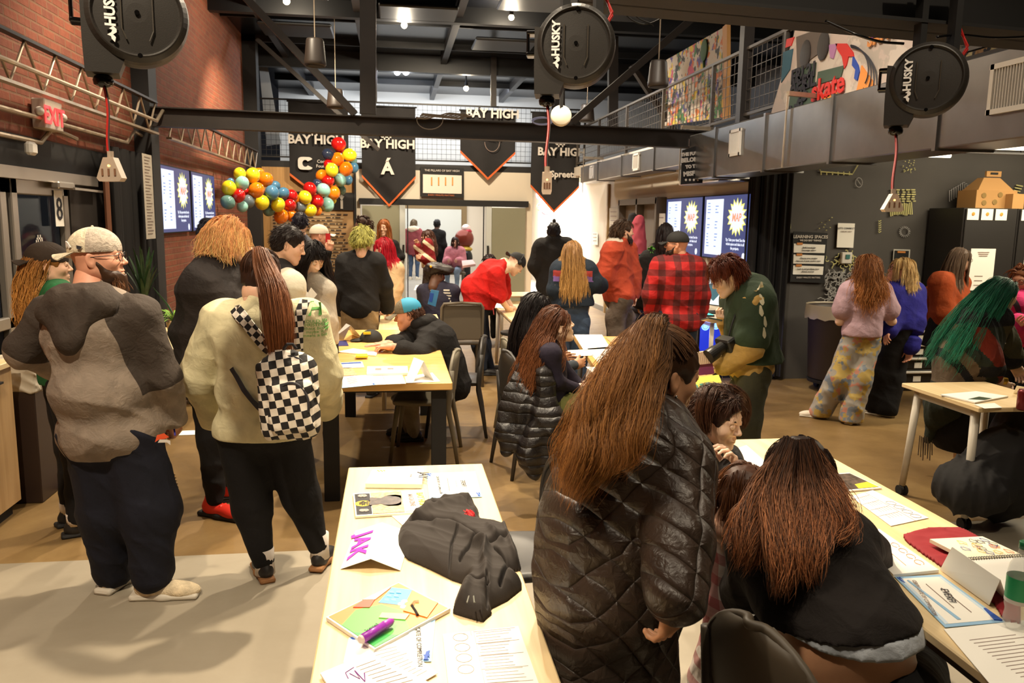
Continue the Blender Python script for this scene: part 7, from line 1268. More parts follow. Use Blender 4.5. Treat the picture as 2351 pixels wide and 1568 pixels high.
# 3 tall blond person, black tee, red shoes
D = 4.64
R = person('tall person with orange-blond bob, loose black T-shirt and red sneakers, hand raised to the face',who((492,860),D),1.86,62,J=PX(D,pe=(490,838),be=(488,765),ch=(490,680,.0),nk=(510,612,.02),hd=(527,550,.06),sR=(462,660,-.14),sL=(545,655,.20),eR=(528,725,-.05),wR=(563,618,.06),eL=(560,750,.3),wL=(580,780,.35),hR=(478,850,-.06),hL=(505,850,.10),kR=(490,1000,-.03),kL=(525,990,.2),aR=(492,1150,-.04),aL=(528,1108,.22)),
    w=1.28,t=1.35,belly=.03,skinc='pale',hyaw=72,hpitch=16,armskin=True,top=dict(mat=cloth('black_tee',(34,28,26),wr=.6),sleeve=.46,g=.03,sg=.045,hem=-.16,fold=.012,fr=12),bottom=dict(mat=blackp,g=.01,fold=.007,baggy=.01),shoes=dict(mat=M('shoe_red',(216,46,30),.5),sole=SB,s=1.12,yaw=(50,20)),lod=0,hand=('soft','relax'),hdir=((.10,.25,.95),None),palm=((.35,.5,0),None))
hair(R,'bob',(196,120,66),(250,214,140),c2=(236,160,110),n=190,nc=18,width=.0015,length=.19,wave=.008,wf=55,spread=.02,seed=4,side=.5,up=.4,back=.35,stiff=.78,lift=.022); glasses(R,gmet)
# 4 woman with ponytail, cream sweatshirt, checkered backpack
D = 3.80
cream = cloth('cream_sweat',(206,196,158),wr=.6,ws=7)
R = person('woman in a cream sweatshirt with a black and white checkered backpack and long brown ponytail',who((612,985),D),1.69,6,J=PX(D,pe=(606,975),be=(606,890),ch=(602,790),nk=(606,700),hd=(603,632,.04),sL=(512,738,.02),sR=(704,735,.02),eL=(462,868,.06),eR=(738,862,.08),wL=(500,955,.26),wR=(748,930,.36),hL=(560,1000),hR=(650,1000,.02),kL=(578,1165),kR=(692,1140,.08),aL=(608,1298,-.03),aR=(734,1262,.10)),
    w=1.46,t=1.45,belly=.02,skinc='fair',hyaw=28,hpitch=10,top=dict(mat=cream,g=.022,sg=.030,hem=-.05,fold=.009,fr=12,name='sweatshirt',collar=.004),bottom=dict(mat=blackp,g=.012,fold=.003,end=.9),shoes=dict(mat=M('clog_black',(30,26,24),.5),sole=M('cork',(140,96,56),.8),s=1.0,yaw=(0,-18)),lod=0,hands=False)
L = [shell(R['H'],.008,col=(46,28,20))]; H = R['H']; hb = lambda x,y,z: np.array([x,y,z]) @ H['R'].T*H['s']+H['c']
tie = hb(.0,-.055,.115); rts = scalp_roots(110,5,.55,-.6); g = []
for v in rts:
    a = v*np.array([.086,.106,.098]); b = np.array([0,-.06,.115])-np.array([0,-.012,.028]); P_ = []
    for t_ in np.linspace(0,1,10): q = v*(1-t_)+nrm(b)*t_; q = nrm(q); P_.append(q*np.array([.088,.108,.099])+np.array([0,-.012,.028]))
    g.append(np.array(P_) @ H['R'].T*H['s']+H['c'])
L.append(strands(np.array(g),9,.008,.0014,(54,32,22),(70,42,26),3,tipspread=.3)); B_ = bundle([tie,tie+[.02,-.06,.03],tie+[.04,-.10,-.06],PV(628,660,D-.20),PV(640,740,D-.27),PV(648,830,D-.30)],[.012,.03,.045,.06,.068,.05],90,16,3,.45); L.append(strands(B_,16,.010,.0015,(96,56,32),(150,92,54),4,.003,25,.22))
hair_obj('hair',L,R['root']); m = MB(); m.lathe(tie,[(.018,-.008),(.022,0),(.018,.008)],14); obj('hair_tie',m,MATS['ink'],R['root']); sw = child(R,'sweatshirt')
def checker(name,sc,rot):
    m,n = newmat(name,.8); mp = n.scaled((sc,sc*.0,sc),rot=(0,rot,0)); ck = n.node('ShaderNodeTexChecker'); ck.inputs['Scale'].default_value = 1; ck.inputs['Color1'].default_value = (*lin((226,216,200)),1); ck.inputs['Color2'].default_value = (*lin((24,20,20)),1)
    ad = n.node('ShaderNodeVectorMath',operation='ADD'); ad.inputs[1].default_value = (100.2,.5,100.3); n.link(mp,ad.inputs[0]); n.link(ad.outputs[0],ck.inputs[0]); n.color(ck.outputs[0]); n.bump(n.noise(10,3,dist=1),.5,.015); return m
ck1 = checker('checkered_canvas',30,.2); ck2 = checker('checkered_strap',38,-.75); ck3 = checker('checkered_strap_b',38,.1); Rt = empty('checkered_backpack',PV(665,1000,D-.30),'small black and white checkered backpack hanging on the cream sweatshirt','backpack')
bp = lambda x,y,o: PV(x,y,D-.30+o)
Bt = frame((.10,1,0),(-.05,0,1)); V,F = sdf([rbox(bp(664,915,.0),(.135,.065,.19),.06,Bt,k=.04),ell(bp(660,850,.0),(.115,.062,.10),Bt,k=.04),rbox(bp(668,935,-.065),(.098,.045,.120),.04,Bt,k=.012)],.007,post=fold_fn(.006,30,8)); mk('bag_body',V,F,ck1,Rt)
m = MB(); m.tube([bp(668+40*math.cos(a)*1.02,935-62*math.sin(a)*.9,-.095) for a in np.linspace(-.2,3.34,20)],.006,6); m.tube([bp(662+56*math.cos(a),880-62*math.sin(a),-.035) for a in np.linspace(.1,3.0,18)],.007,6); obj('zip_piping',m,MATS['ink'],Rt); m = MB(); m.tube([bp(652,800,-.02),bp(660,790,-.03),bp(672,790,-.03),bp(680,800,-.02)],.007,8); obj('carry_loop',m,MATS['ink'],Rt)
def strap(name,pts,wpx,mat,par,lift=.010,D=D,on=None):
    P_ = np.array(pts,float); t = np.linspace(0,len(P_)-1,26); Q_ = np.stack([np.interp(t,range(len(P_)),P_[:,i]) for i in (0,1)],1); T = np.gradient(Q_,axis=0); T /= np.linalg.norm(T,axis=1)[:,None]; Nn = np.stack([-T[:,1],T[:,0]],1); V = []
    for k in (-1,-.5,0,.5,1): V.append([PV(q[0]+n[0]*wpx/2*k,q[1]+n[1]*wpx/2*k,D-.2) for q,n in zip(Q_,Nn)])
    V = conf(None,on or sw,np.array(V).reshape(-1,3),FH,lift).reshape(5,-1,3); m = MB(); n_ = V.shape[1]
    for k in range(4): m.strip(V[k],V[k+1]); m.strip(V[k+1]-FH*.008,V[k]-FH*.008)
    m.strip(V[0]-FH*.008,V[0]); m.strip(V[4],V[4]-FH*.008); return obj(name,m,mat,par,smooth=True)
strap('shoulder_strap',[(524,714),(560,745),(600,790),(632,822)],24,ck2,Rt); strap('shoulder_strap',[(680,700),(676,730),(670,770),(668,812)],23,ck3,Rt); strap('lower_strap',[(528,848),(560,895),(606,945)],10,MATS['ink'],Rt)
gr = M('print_green',(96,160,78),.8); px1 = lambda x,y: PV(x,y,D-.3)
for t_,x,y,s_,a in (('G',598,758,.085,-.25),('R',618,748,.075,-.12),('I',634,744,.07,0),('C',660,742,.07,.05),('H',692,738,.085,.12)): decal(R,sw,text_mb(t_,px1(x,y),nrm((1,0,-a*0+math.tan(-a)*-.0)),BZ,s_,depth=.0003,bold=.002),FH,'print_letter',gr)
for i,t_ in enumerate(('COULD BE','CHRISTMAS','without boxes','maybe it','means a bit')): decal(R,sw,text_mb(t_,px1(692,756+8.5*i),BX,BZ,.021,depth=.0003),FH,'print_line',gr)
m = MB(); m.lathe(px1(634,780),[(.012,0),(.012,.001)],18,np.array(Matrix.Rotation(math.pi/2,3,'X'))); decal(R,sw,m,FH,'print_dot',M('print_red',(206,60,44),.8))
for sd in 'LR': m = MB(); a = R['X']['a'+sd]; m.tube([a+[0,0,-.04],a+[0,0,.02],a+[0,0,.09]],[.050,.046,.048],16); obj('sock',m,MATS['sock_white'],R['root'],smooth=True)
# 5 young man in dark vest
D = 5.3
def zsl(C,R): lat = np.abs((C-R['X']['ch']) @ R['rr']); return (lat > .165*R['s']).astype(int)
R = person('young man in profile with short dark hair, dark vest over white sleeves',who((640,800),D),1.77,75,J=PX(D,hd=(664,562),nk=(645,618),ch=(642,690),sR=(668,655,-.2),sL=(650,645,.2),eR=(688,740,-.12),wR=(705,780,.1)),skinc='fair',hyaw=88,hpitch=20,top=dict(mat=twotone('vest_two_tone',(40,38,38),(220,212,190)),zf=lambda C,R: np.abs((C-R['X']['ch']) @ R['rr'])-.165*R['s'],g=.03,collar=.012,name='vest'),bottom=dict(mat=blackp),lod=1,look=.9)
hair(R,'crop',(34,24,20),n=190,nc=10,length=.035,width=.0016,spread=.016,noise=.02); brows(R,(34,24,20))
# 6 woman with bangs
D = 5.85
R = person('woman with long black hair and bangs looking down at papers, pale grey jacket',who((725,800),D),1.66,150,J=PX(D,hd=(716,592),nk=(712,640),ch=(712,700,.04),sR=(682,668),sL=(745,668),eR=(680,745),eL=(755,745),wR=(705,725,-.2),wL=(728,720,-.2)),skinc='pale',hyaw=138,hpitch=34,top=dict(mat=cloth('jacket_pale',(176,166,150)),g=.025,name='jacket'),bottom=dict(mat=blackp),lod=1,look=1.0)
hair(R,'long',(26,19,17),(40,28,24),n=150,nc=10,length=.52,width=.0022,wave=.004,side=.9,back=.5,front=.5,low=-.3); hair(R,'fringe',(26,19,17),n=40,nc=8,length=.075,width=.002,front=.5,low=.9,side=.0,back=-.9,up=.2,facecut=(.066,.080,.088,.105,-.045)); brows(R,(30,22,20))
for a,b in (((696,664),(712,690)),((712,662),(724,684))): P_ = [PV(a[0]-6,a[1]+12,D-.35),PV(a[0]+2,a[1]-2,D-.35),PV(b[0]+4,b[1]-8,D-.33),PV(b[0]-6,b[1]+4,D-.33)]; m = MB(); m.slab(P_,(0,.003,0)); obj('folded_paper',m,MATS['paper'],label=('left' if a[0] < 700 else 'right')+' folded white paper in the hands of the woman with bangs',cat='paper')
# 7 back row at the left
D = 9.3
R = person('man with short dark hair seen from behind below the balloons, grey-blue top',who((693,700),D),1.80,10,J=PX(D,hd=(690,512),nk=(690,545)),skinc='fair',top=dict(mat=cloth('greyblue',(92,94,104))),bottom=dict(mat=denim),lod=2); hair(R,'crop',(28,24,34),n=60,nc=6,length=.05,width=.004)
R = person('person in a white cap holding up a red phone near the word board',who((738,700),9.0),1.70,70,J=PX(9.0,hd=(735,542),nk=(730,572),eR=(745,610,-.2),wR=(755,575,-.25)),skinc='rosy',hyaw=80,top=dict(mat=blackc),bottom=dict(mat=denim),shoes=dict(mat=WS),lod=2,hand=('grip','relax')); cap(R,M('cap_white',(232,220,196),.8)); m = MB(); m.bar(PV(753,536,8.78),PV(753,560,8.78),.05,.02); obj('red_phone',m,M('phone_red',(180,24,30),.4),label='red phone held up by the person in the white cap',cat='phone')
R = person('person with dark hair and navy shirt mostly hidden behind the blond head',who((478,700),9.2),1.72,60,J=PX(9.2,hd=(482,530),nk=(475,560)),skinc='fair',top=dict(mat=cloth('navy_shirt',(28,32,66))),bottom=dict(mat=denim),lod=2); hair(R,'short',(34,32,40),n=60,nc=8,length=.09,width=.004)
# 8 green haired person
D = 7.9
R = person('person with short olive-green hair, black sweater and khaki pants seen from behind',who((826,735),D),1.70,8,J=PX(D,hd=(834,552),nk=(828,583),sL=(793,603),sR=(864,603),eL=(782,665),eR=(882,655,.1),wL=(788,715,.1),wR=(890,710,.35)),w=1.12,skinc='fair',hyaw=25,top=dict(mat=cloth('black_sweater',(24,22,22),wr=.3),g=.03,sg=.015,hem=-.12),bottom=dict(mat=khaki,baggy=.03),shoes=dict(mat=BS,sole=SB),lod=1)
hair(R,'short',(120,116,56),(190,184,96),n=130,nc=10,length=.065,width=.0026,spread=.02)
R = person('man with glasses and brown hair facing left behind the green-haired person',who((838,700),10.6),1.74,280,J=PX(10.6,hd=(832,520),nk=(838,548)),skinc='fair',hyaw=265,top=dict(mat=cloth('beige_shirt',(150,128,104))),bottom=dict(mat=denim),lod=2,hands=False); hair(R,'short',(62,40,28),n=60,nc=8,length=.06,width=.004); glasses(R,gmet)
# 10 red haired
D = 8.8
R = person('person with bright red hair and beige sweater beside the green-haired person',who((890,725),D),1.60,325,J=PX(D,hd=(880,572),nk=(884,603),eR=(908,660),wR=(890,700,-.1),sR=(908,618),sL=(868,616)),skinc='fair',hyaw=300,top=dict(mat=cloth('beige_sweater',(206,176,138)),g=.03,sg=.02),bottom=dict(mat=denim),lod=1); hair(R,'long',(150,14,30),(206,30,50),n=90,nc=10,length=.26,width=.003)
# 11 ginger
D = 11.6
R = person('woman with long ginger hair and black sweater leaning by the left sliding door',who((890,660),D),1.70,200,J=PX(D,hd=(881,524),nk=(883,552),sL=(905,562),eL=(922,590),wL=(900,598,-.1)),skinc='fair',hyaw=195,look=.3,top=dict(mat=blackc),bottom=dict(mat=denim),shoes=dict(mat=BS),lod=1); hair(R,'long',(150,84,36),(196,120,60),n=70,nc=8,length=.42,width=.0045); brows(R,(120,70,40))
# 12 hall people
D = 23.4; mar = cloth('maroon_puffer',(124,56,60))
R = person('person in a maroon puffer coat with pale fur hood in the back room',who((950,575),D),1.74,20,top=dict(mat=mar,hem=-.22,g=.05,sg=.03,name='coat',collar=.05),bottom=dict(mat=denimL),shoes=dict(mat=WS),skinc='fair',lod=2); hair(R,'long',(96,80,60),n=30,nc=6,length=.25,width=.006); V,F = sdf([ell(R['X']['nk']+[0,-.05,.02],(.20,.14,.10))],.03,post=fold_fn(.02,30)); mk('fur_hood',V,F,M('fur_pale',(206,186,164),.9),R['root'])
D = 15.3
def zst(C,R): q = ((C-R['X']['ch']) @ np.array([.6,0,.8])*16); return (np.abs(q % 3-1) < .5).astype(int)+2*((q % 3) > 2.3).astype(int)*0
R = person('woman with long wavy brown hair, red, cream and black striped sweater in the doorway',who((985,620),D),1.67,285,J=PX(D,hd=(981,543),nk=(986,565),eR=(965,590),wR=(958,563,-.1),eL=(990,595,-.1),wL=(972,592,-.2)),skinc='fair',hyaw=275,top=dict(mat=[cloth('stripe_red',(120,26,30)),cloth('stripe_cream',(206,188,156))],zone=zst,g=.03,sg=.02),bottom=dict(mat=cloth('brown_pants',(44,32,26)),baggy=.04),shoes=dict(mat=BS),lod=1); hair(R,'long',(60,34,24),(88,50,32),n=70,nc=8,length=.42,width=.006,wave=.02)
R = person('man in black seen from behind near the whiteboard',who((1003,575),20.5),1.76,20,skinc='deep',top=dict(mat=blackc,g=.03),bottom=dict(mat=blackp),lod=2); hair(R,'crop',(20,18,18),n=40,nc=6,length=.03,width=.005)
R = person('seated woman in a pink sweater and pale jeans in the back room',who((1045,592),20.0),1.64,195,sit=True,skinc='fair',top=dict(mat=cloth('pink_sweater',(206,130,140)),g=.05,sg=.03),bottom=dict(mat=cloth('denim_pale',(130,150,176)),baggy=.02),shoes=dict(mat=BS),lod=2,name='person'); hair(R,'long',(60,40,34),n=50,nc=6,length=.3,width=.006); worktable((2.75,21.5),.01,.01,'x') if False else None
m = MB(); c = R['root'].location; m.box((c[0],c[1],.44),(.5,.45,.05)); m.box((c[0],c[1]+.26,.7),(.5,.04,.5)); [m.box((c[0]+sx,c[1]+sy,.22),(.03,.03,.44)) for sx in (-.2,.2) for sy in (-.2,.2)]; obj('grey_chair',m,cg,label='grey chair under the seated woman in pink',cat='chair')
# 13 seated navy back
D = 9.1
R = person('seated person in a navy printed shirt with dark bunched hair seen from behind',who((1005,730),D),1.68,10,sit=True,J=PX(D,hd=(1004,632),nk=(1005,655),sL=(972,668),sR=(1040,668),ch=(1005,690)),w=1.1,skinc='deep',top=dict(mat=cloth('navy_tee',(40,38,54)),g=.02),bottom=dict(mat=blackp),lod=1,hyaw=40,hpitch=15)
V,F = sdf([ell(PV(1000,618,D),(.14,.13,.085),k=.03),ell(PV(1025,620,D-.02),(.09,.09,.06),k=.03),ell(PV(985,632,D),(.07,.08,.07),k=.03)],.012,post=fold_fn(.012,60)); hair_obj('hair',[(V,F,np.tile(np.array(lin((34,24,20))),(len(V),1)))],R['root']); m = MB(); m.sphere(PV(989,612,D-.14),.016,10,8); obj('gold_bead',m,M('gold',(220,170,60),.3,.8),R['root'])
t13 = child(R,'shirt'); [decal(R,t13,text_mb(t_,PV(1008,y,D-.4),BX,BZ,s_,depth=.0003,bold=.001),FH,'print_line',MATS['hand_print']) for t_,y,s_ in (('BE A PURPOSE',643+5,.06),('IS OVERRATED',655,.05),('FIND SOMETHING',661,.05),('YOU LOVE',668,.05),('AND DO IT WELL',676,.05))] if False else [decal(R,t13,text_mb('m m m mm m'[:9-i % 2],PV(1008,648+7*i,D-.4),BX,BZ,.05,depth=.0003),FH,'print_line',MATS['hand_print']) for i in range(0)]
m = MB(); [m.box(PV(1006+((i*7) % 5)-2,672+6.5*i,D-.4),(.22+.04*((i*3) % 3),.002,.016)) for i in range(6)]
for v in m.V: v[:,1] = v[:,1]
decal(R,t13,m,FH,'shirt_print',MATS['hand_print'],.006)
# 14 man in red bending over
D = 9.15
R = person('man in a red T-shirt and backward cap bending over the table to the right',who((1098,715),D),1.80,82,J=PX(D,pe=(1098,700),be=(1102,668),ch=(1122,638),nk=(1158,606),hd=(1184,606,-.02),sR=(1140,630,-.19),sL=(1150,622,.16),eR=(1146,682,-.16),wR=(1166,708,.0),eL=(1158,680,.2),wL=(1175,706,.2),hR=(1092,722,-.09),hL=(1098,722,.09),kR=(1100,790,-.08),kL=(1108,790,.12),aR=(1108,845,-.05),aL=(1125,845,.18)),w=1.18,t=1.35,belly=.05,skinc='pale',armskin=True,hyaw=80,hpitch=48,top=dict(mat=cloth('red_tee',(190,28,24),wr=.6),sleeve=.44,g=.02,sg=.02,hem=-.02,fold=.010,fr=14),bottom=dict(mat=denim,baggy=.015,g=.014),shoes=dict(mat=BS,sole=SB,s=1.05),lod=0,hand=('soft','soft'),look=1)
cap(R,M('cap_blk',(26,24,24),.8),backwards=True); H = R['H']; m = MB(); [m.sphere(np.array([sx*.086,-.0,.0+.03]) @ H['R'].T+H['c'],.03,12,8) for sx in (-1,1)]; m.tube([np.array([.09*math.cos(a),-.02,.04+.10*math.sin(a)]) @ H['R'].T+H['c'] for a in np.linspace(0,math.pi,14)],.008,6); obj('headset',m,MATS['matte_black'],R['root']); m = MB(); m.bar(PV(1132,708,D-.25),PV(1134,722,D-.25),.03,.01); obj('key_clip',m,M('clip_red',(170,60,60),.5),R['root'])
R = person('dark-haired person seated behind the man in red, mostly hidden',who((1122,690),11.2),1.60,0,sit=True,skinc='tan',top=dict(mat=blackc),bottom=dict(mat=blackp),lod=2,J=PX(11.2,hd=(1122,606))); hair(R,'short',(44,30,28),n=50,nc=6,length=.06,width=.005)
# 16 man in teal cap
D = 6.35
R = person('man in a grey and teal cap and black hoodie leaning on the tall table',who((1022,880),D),1.78,278,sit=True,J=PX(D,pe=(1030,885),be=(1015,850),ch=(1004,796),nk=(960,752),hd=(936,722,-.02),sL=(985,782,-.15),sR=(950,770,.17),eL=(965,816,-.34),wL=(900,796,-.38),eR=(928,792,-.08),wR=(888,790,-.30),hL=(1015,905,-.1),hR=(1010,905,.1),kL=(935,890,-.08),kR=(930,885,.12),aL=(950,1000,-.05),aR=(940,990,.12)),w=1.22,t=1.3,belly=.03,skinc='rosy',armskin=True,hyaw=272,hpitch=14,hs=1.02,top=dict(mat=blackc,sleeve=.80,g=.022,sg=.020,fold=.011,fr=14,name='hoodie',collar=.02,hem=-.1),bottom=dict(mat=cloth('grey_pants',(150,140,126)),baggy=.03),shoes=dict(mat=BS,sole=SB),lod=0,hand=('flat','soft'),palm=((0,0,-1),(0,0,-1)),hdir=((-1,-.2,.0),(-1,.1,-.02)),look=.9)
cap(R,cloth('cap_grey',(122,112,92),ws=40),M('cap_teal',(54,150,186),.7)); hair(R,'crop',(70,44,30),n=90,nc=8,length=.035,width=.002,top=.15,grow=.0); brows(R,(80,50,34)); P_ = [PV(1000,745,D-.1),PV(980,740,D-.12)]; blob(R,'hood',poly([PV(955,745,D-.08),PV(985,742,D-.02),PV(1005,765,D+.03)],[.05,.065,.05],.06)+poly([PV(960,740,D+.08),PV(990,745,D+.08)],[.05,.05],.06),blackc,.012)
P_ = [PV(990,665,6.6),PV(1008,668,6.6),PV(1000,704,6.6),PV(982,698,6.6)]; m = MB(); m.slab(P_,(0,.01,0)); r = obj('blue_card',m,M('blue_pack',(70,140,190),.4),label='blue printed card sticking up behind the teal cap',cat='card'); m = MB(); m.slab([PV(987,672,6.595),PV(996,674,6.595),PV(992,694,6.595),PV(985,692,6.595)],(0,.004,0)); obj('card_picture',m,MATS['deep_blue'],r)
# 17 black jacket man
D = 10.2
R = person('man in a long black jacket with a small topknot walking toward the bright corridor',who((1270,655),D),1.82,8,J=PX(D,hd=(1271,532),nk=(1271,552),sL=(1244,568),sR=(1300,566),eL=(1232,610),eR=(1312,612),wL=(1250,640,.1),wR=(1302,648,.1)),w=1.1,skinc='deep',top=dict(mat=blackc,g=.04,sg=.03,hem=-.18,name='jacket',collar=.03),bottom=dict(mat=blackp),shoes=dict(mat=BS),lod=1)
hair(R,'crop',(22,18,20),n=60,nc=6,length=.02,width=.003,grow=.006); m = MB(); m.sphere(R['H']['c']+[0,-.02,.135],(.025,.025,.03),10,8); obj('topknot',m,M('hair_dk',(22,18,20),.7),R['root'])
# 18 blond girl
D = 7.8
def z18(C,R): q = C[:,2]-R['X']['sR'][2]; lat = (C-R['X']['ch']) @ R['rr']; back = (C-R['X']['ch']) @ R['fw'] < .05; a = ((q < .0) & (q > -.055) & (np.abs(lat) < .19) & back); b = ((q <= -.055) & (q > -.11) & (np.abs(lat) < .19) & back); return a.astype(int)+2*b.astype(int)
R = person('girl with long blond hair, navy jacket with red and purple yoke and jeans',who((1316,690),D),1.60,4,J=PX(D,hd=(1313,582),nk=(1314,605),ch=(1314,640),sL=(1287,620),sR=(1345,620),eL=(1278,665),eR=(1362,650),wL=(1284,692,.05),wR=(1378,655,.1),pe=(1316,698)),w=1.12,skinc='pale',top=dict(mat=[cloth('teal_navy',(30,40,52)),M('yoke_red',(150,50,46),.8),M('yoke_purple',(116,84,150),.8)],zone=z18,g=.035,sg=.025,hem=-.02,name='jacket'),bottom=dict(mat=denimL,baggy=.01),shoes=dict(mat=WS),lod=1,hdir=(None,None))
hair(R,'long',(120,84,48),(206,160,96),n=120,nc=12,length=.50,width=.0028,wave=.008)
# 19 rust jacket
D = 8.8; rust = cloth('rust_jacket',(176,70,46),wr=.55)
R = person('bearded man in a rust red jacket and grey-brown trousers standing in profile',who((1420,665),D),1.84,72,J=PX(D,hd=(1432,532),nk=(1422,562),ch=(1420,600),sR=(1404,578,-.16),sL=(1440,576,.14),eR=(1392,628,-.15),wR=(1408,652,-.10),eL=(1450,640,.1),wL=(1452,670,.1),kR=(1412,730,-.05),kL=(1436,730,.1)),w=1.15,skinc='fair',hyaw=86,top=dict(mat=rust,g=.035,sg=.035,hem=-.08,fold=.012,name='jacket',collar=.03),bottom=dict(mat=cloth('taupe_pants',(92,80,70)),baggy=.045,flare=.04),shoes=dict(mat=BS),lod=1)
hair(R,'short',(60,42,30),(84,60,42),n=110,nc=10,length=.10,width=.0026,back=.8,up=.2); beard(R,(60,44,34),.01,40); blob(R,'hood',[ell(PV(1414,557,D-.02),(.11,.12,.07))],M('hood_white',(206,196,180),.85),.014)
# 20,21 dark ones
R = person('woman with long dark hair and black hoodie between the rust jacket and the plaid shirt',who((1515,680),9.3),1.70,15,J=PX(9.3,hd=(1526,538),nk=(1522,565)),w=1.1,skinc='fair',top=dict(mat=blackc,g=.04,sg=.03,hem=-.15),bottom=dict(mat=blackp),shoes=dict(mat=BS),lod=1); hair(R,'long',(30,22,24),(50,36,34),n=80,nc=8,length=.30,width=.004); o20 = child(R,'shirt'); decal(R,o20,text_mb('*',PV(1503,598,9),BX,BZ,.2,depth=.0003,bold=.01),FH,'back_print',M('lime',(90,170,50),.7))
R = person('seated dark-haired person in a grey shirt left of the black hoodie',who((1478,690),9.9),1.62,290,sit=True,J=PX(9.9,hd=(1470,610),nk=(1474,630)),skinc='fair',hyaw=270,top=dict(mat=cloth('grey_tee',(70,68,78))),bottom=dict(mat=blackp),shoes=dict(mat=BS),lod=2); hair(R,'short',(24,20,22),n=60,nc=8,length=.06,width=.004)
# 22 plaid
D = 7.65
plaidmat('plaid_red',(176,22,22),(24,16,16),7.2)
R = person('bearded man in a black cap and red and black plaid shirt seen from behind',who((1556,745),D),1.76,6,J=PX(D,hd=(1553,562),nk=(1556,592),ch=(1556,640),sL=(1516,612),sR=(1596,612),eL=(1496,675),eR=(1608,680),wL=(1496,712,.08),wR=(1600,735,.05),pe=(1557,735)),w=1.22,t=1.2,skinc='rosy',hyaw=292,top=dict(mat=MATS['plaid_red'],g=.03,sg=.02,hem=-.1,fold=.008),bottom=dict(mat=denim),shoes=dict(mat=BS),lod=1,hand=('relax','grip'))
cap(R,M('cap_blk2',(30,28,26),.8)); beard(R,(50,34,26),.03,80); glasses(R,gmet); m = MB(); m.slab([PV(1488,735,7.5),PV(1496,733,7.5),PV(1506,762,7.5),PV(1500,764,7.5)],(0,.005,0)); obj('held_paper',m,MATS['paper'],label='white paper in the left hand of the plaid shirt man',cat='paper')
# 23 green jacket person with camera
D = 5.05; grn = cloth('forest_green',(46,60,42),wr=.55,ws=6); tanc = cloth('tan_sleeve',(170,138,78),wr=.55)
R = person('person with auburn hair, green short-sleeved jacket over tan sleeves, looking at a phone',who((1725,850),D),1.72,285,J=PX(D,pe=(1722,835),be=(1724,770),ch=(1722,712),nk=(1712,655),hd=(1668,634,-.02),sL=(1738,692,-.16),sR=(1690,690,.16),eL=(1722,795,-.20),wL=(1660,838,-.12),eR=(1690,760,.2),wR=(1668,738,.10),hL=(1730,862,-.08),hR=(1715,862,.09),kL=(1712,960,-.08),kR=(1705,960,.09),aL=(1712,1072,-.05),aR=(1700,1072,.1)),w=1.15,t=1.2,skinc='pale',hyaw=268,hpitch=30,top=dict(mat=tanc,g=.016,sg=.028,hem=-.12,fold=.008,name='sweatshirt'),bottom=dict(mat=cloth('sage_pants',(62,62,48)),baggy=.045,flare=.04),shoes=dict(mat=BS),lod=0,hand=('grip','soft'),palm=((0,0,1),(0,0,1)),look=.9)
X = R['X']; blob(R,'jacket',R['torso'](.036)+[cone(X['pe'],X['pe']+[0,0,-.02],.20,.21,k=.08)]+R['arm']('L',.055,end=.40)+R['arm']('R',.05,end=.40),grn,.009,(.010,13),post=lambda p,d: np.maximum(d,-(p[:,2]-.93)))
hair(R,'short',(78,34,22),(128,62,36),n=200,nc=14,length=.11,width=.0017,spread=.018,back=.35,up=.25,side=.2,down=.4,stiff=.74,front=.5,noise=.05); brows(R,(70,36,24)); jk = child(R,'jacket'); m = MB()
m.tube([PV(1768,660,D-.3),PV(1772,700,D-.3),PV(1764,740,D-.3),PV(1770,790,D-.3)],.002,5); m = MB(); c0 = [(1757,660),(1762,690),(1757,715),(1764,740),(1757,765)]
for (x,y) in c0: m.add([PV(x+5*math.cos(a)*(1+.3*math.sin(3*a)),y+13*math.sin(a),D-.3) for a in np.linspace(0,5.9,12)],[tuple(range(12))])
decal(R,jk,m,FH+np.array([-.5,0,0]),'back_print',M('jacket_print',(196,190,164),.8))
m = MB(); a = PV(1650,738,D+.02); b = PV(1618,732,D-.02); m.bar(a,b,.075,.010,up=(0,.3,1)); obj('phone',m,MATS['chrome'],label='slim phone held by the person in the green jacket',cat='phone')
r = empty('camera_body',PV(1655,800,D-.1),'black camera with a big lens hanging at the green jacket','camera'); m = MB(); c = PV(1668,790,D-.16); Rc = frame((-.85,-.3,-.45)); m.box(c,(.13,.07,.09),Rc,bev=.01); obj('camera_box',m,MATS['black_plastic'],r); m = MB(); q0 = c+Rc[:,1]*.03; m.tube([q0,q0+Rc[:,1]*.06,q0+Rc[:,1]*.065,q0+Rc[:,1]*.13],[.036,.038,.044,.046],22); obj('camera_lens',m,MATS['black_plastic'],r); m = MB(); m.tube([c,PV(1682,740,D-.14),PV(1700,690,D-.1),PV(1708,665,D-.05)],.006,6); obj('camera_strap',m,MATS['matte_black'],r)
m = MB(); P_ = [PV(1597,810,D-.2),PV(1630,806,D-.2),PV(1634,834,D-.22),PV(1600,838,D-.22)]; m.slab(P_,(0,.03,0)); r = obj('printed_card',m,M('card_kraft',(196,168,140),.7),label='ridged tan card box held at the tan sleeve cuff',cat='card'); m = MB(); [m.slab([P_[3]+(P_[2]-P_[3])*(k/8+.02)-[0,.002,0],P_[3]+(P_[2]-P_[3])*(k/8+.05)-[0,.002,0],P_[0]+(P_[1]-P_[0])*(k/8+.05)-[0,.002,0],P_[0]+(P_[1]-P_[0])*(k/8+.02)-[0,.002,0]],(0,.001,0)) for k in range(8)]; obj('ridges',m,M('ridge',(150,120,96),.7),r)
m = MB(); P_ = [PV(1600,838,D-.2),PV(1636,834,D-.2),PV(1640,858,D-.2),PV(1606,862,D-.2)]; m.slab(P_,(0,.03,0)); obj('purple_pack',m,M('pack_purple',(120,50,96),.4),label='purple package under the tan card',cat='package')
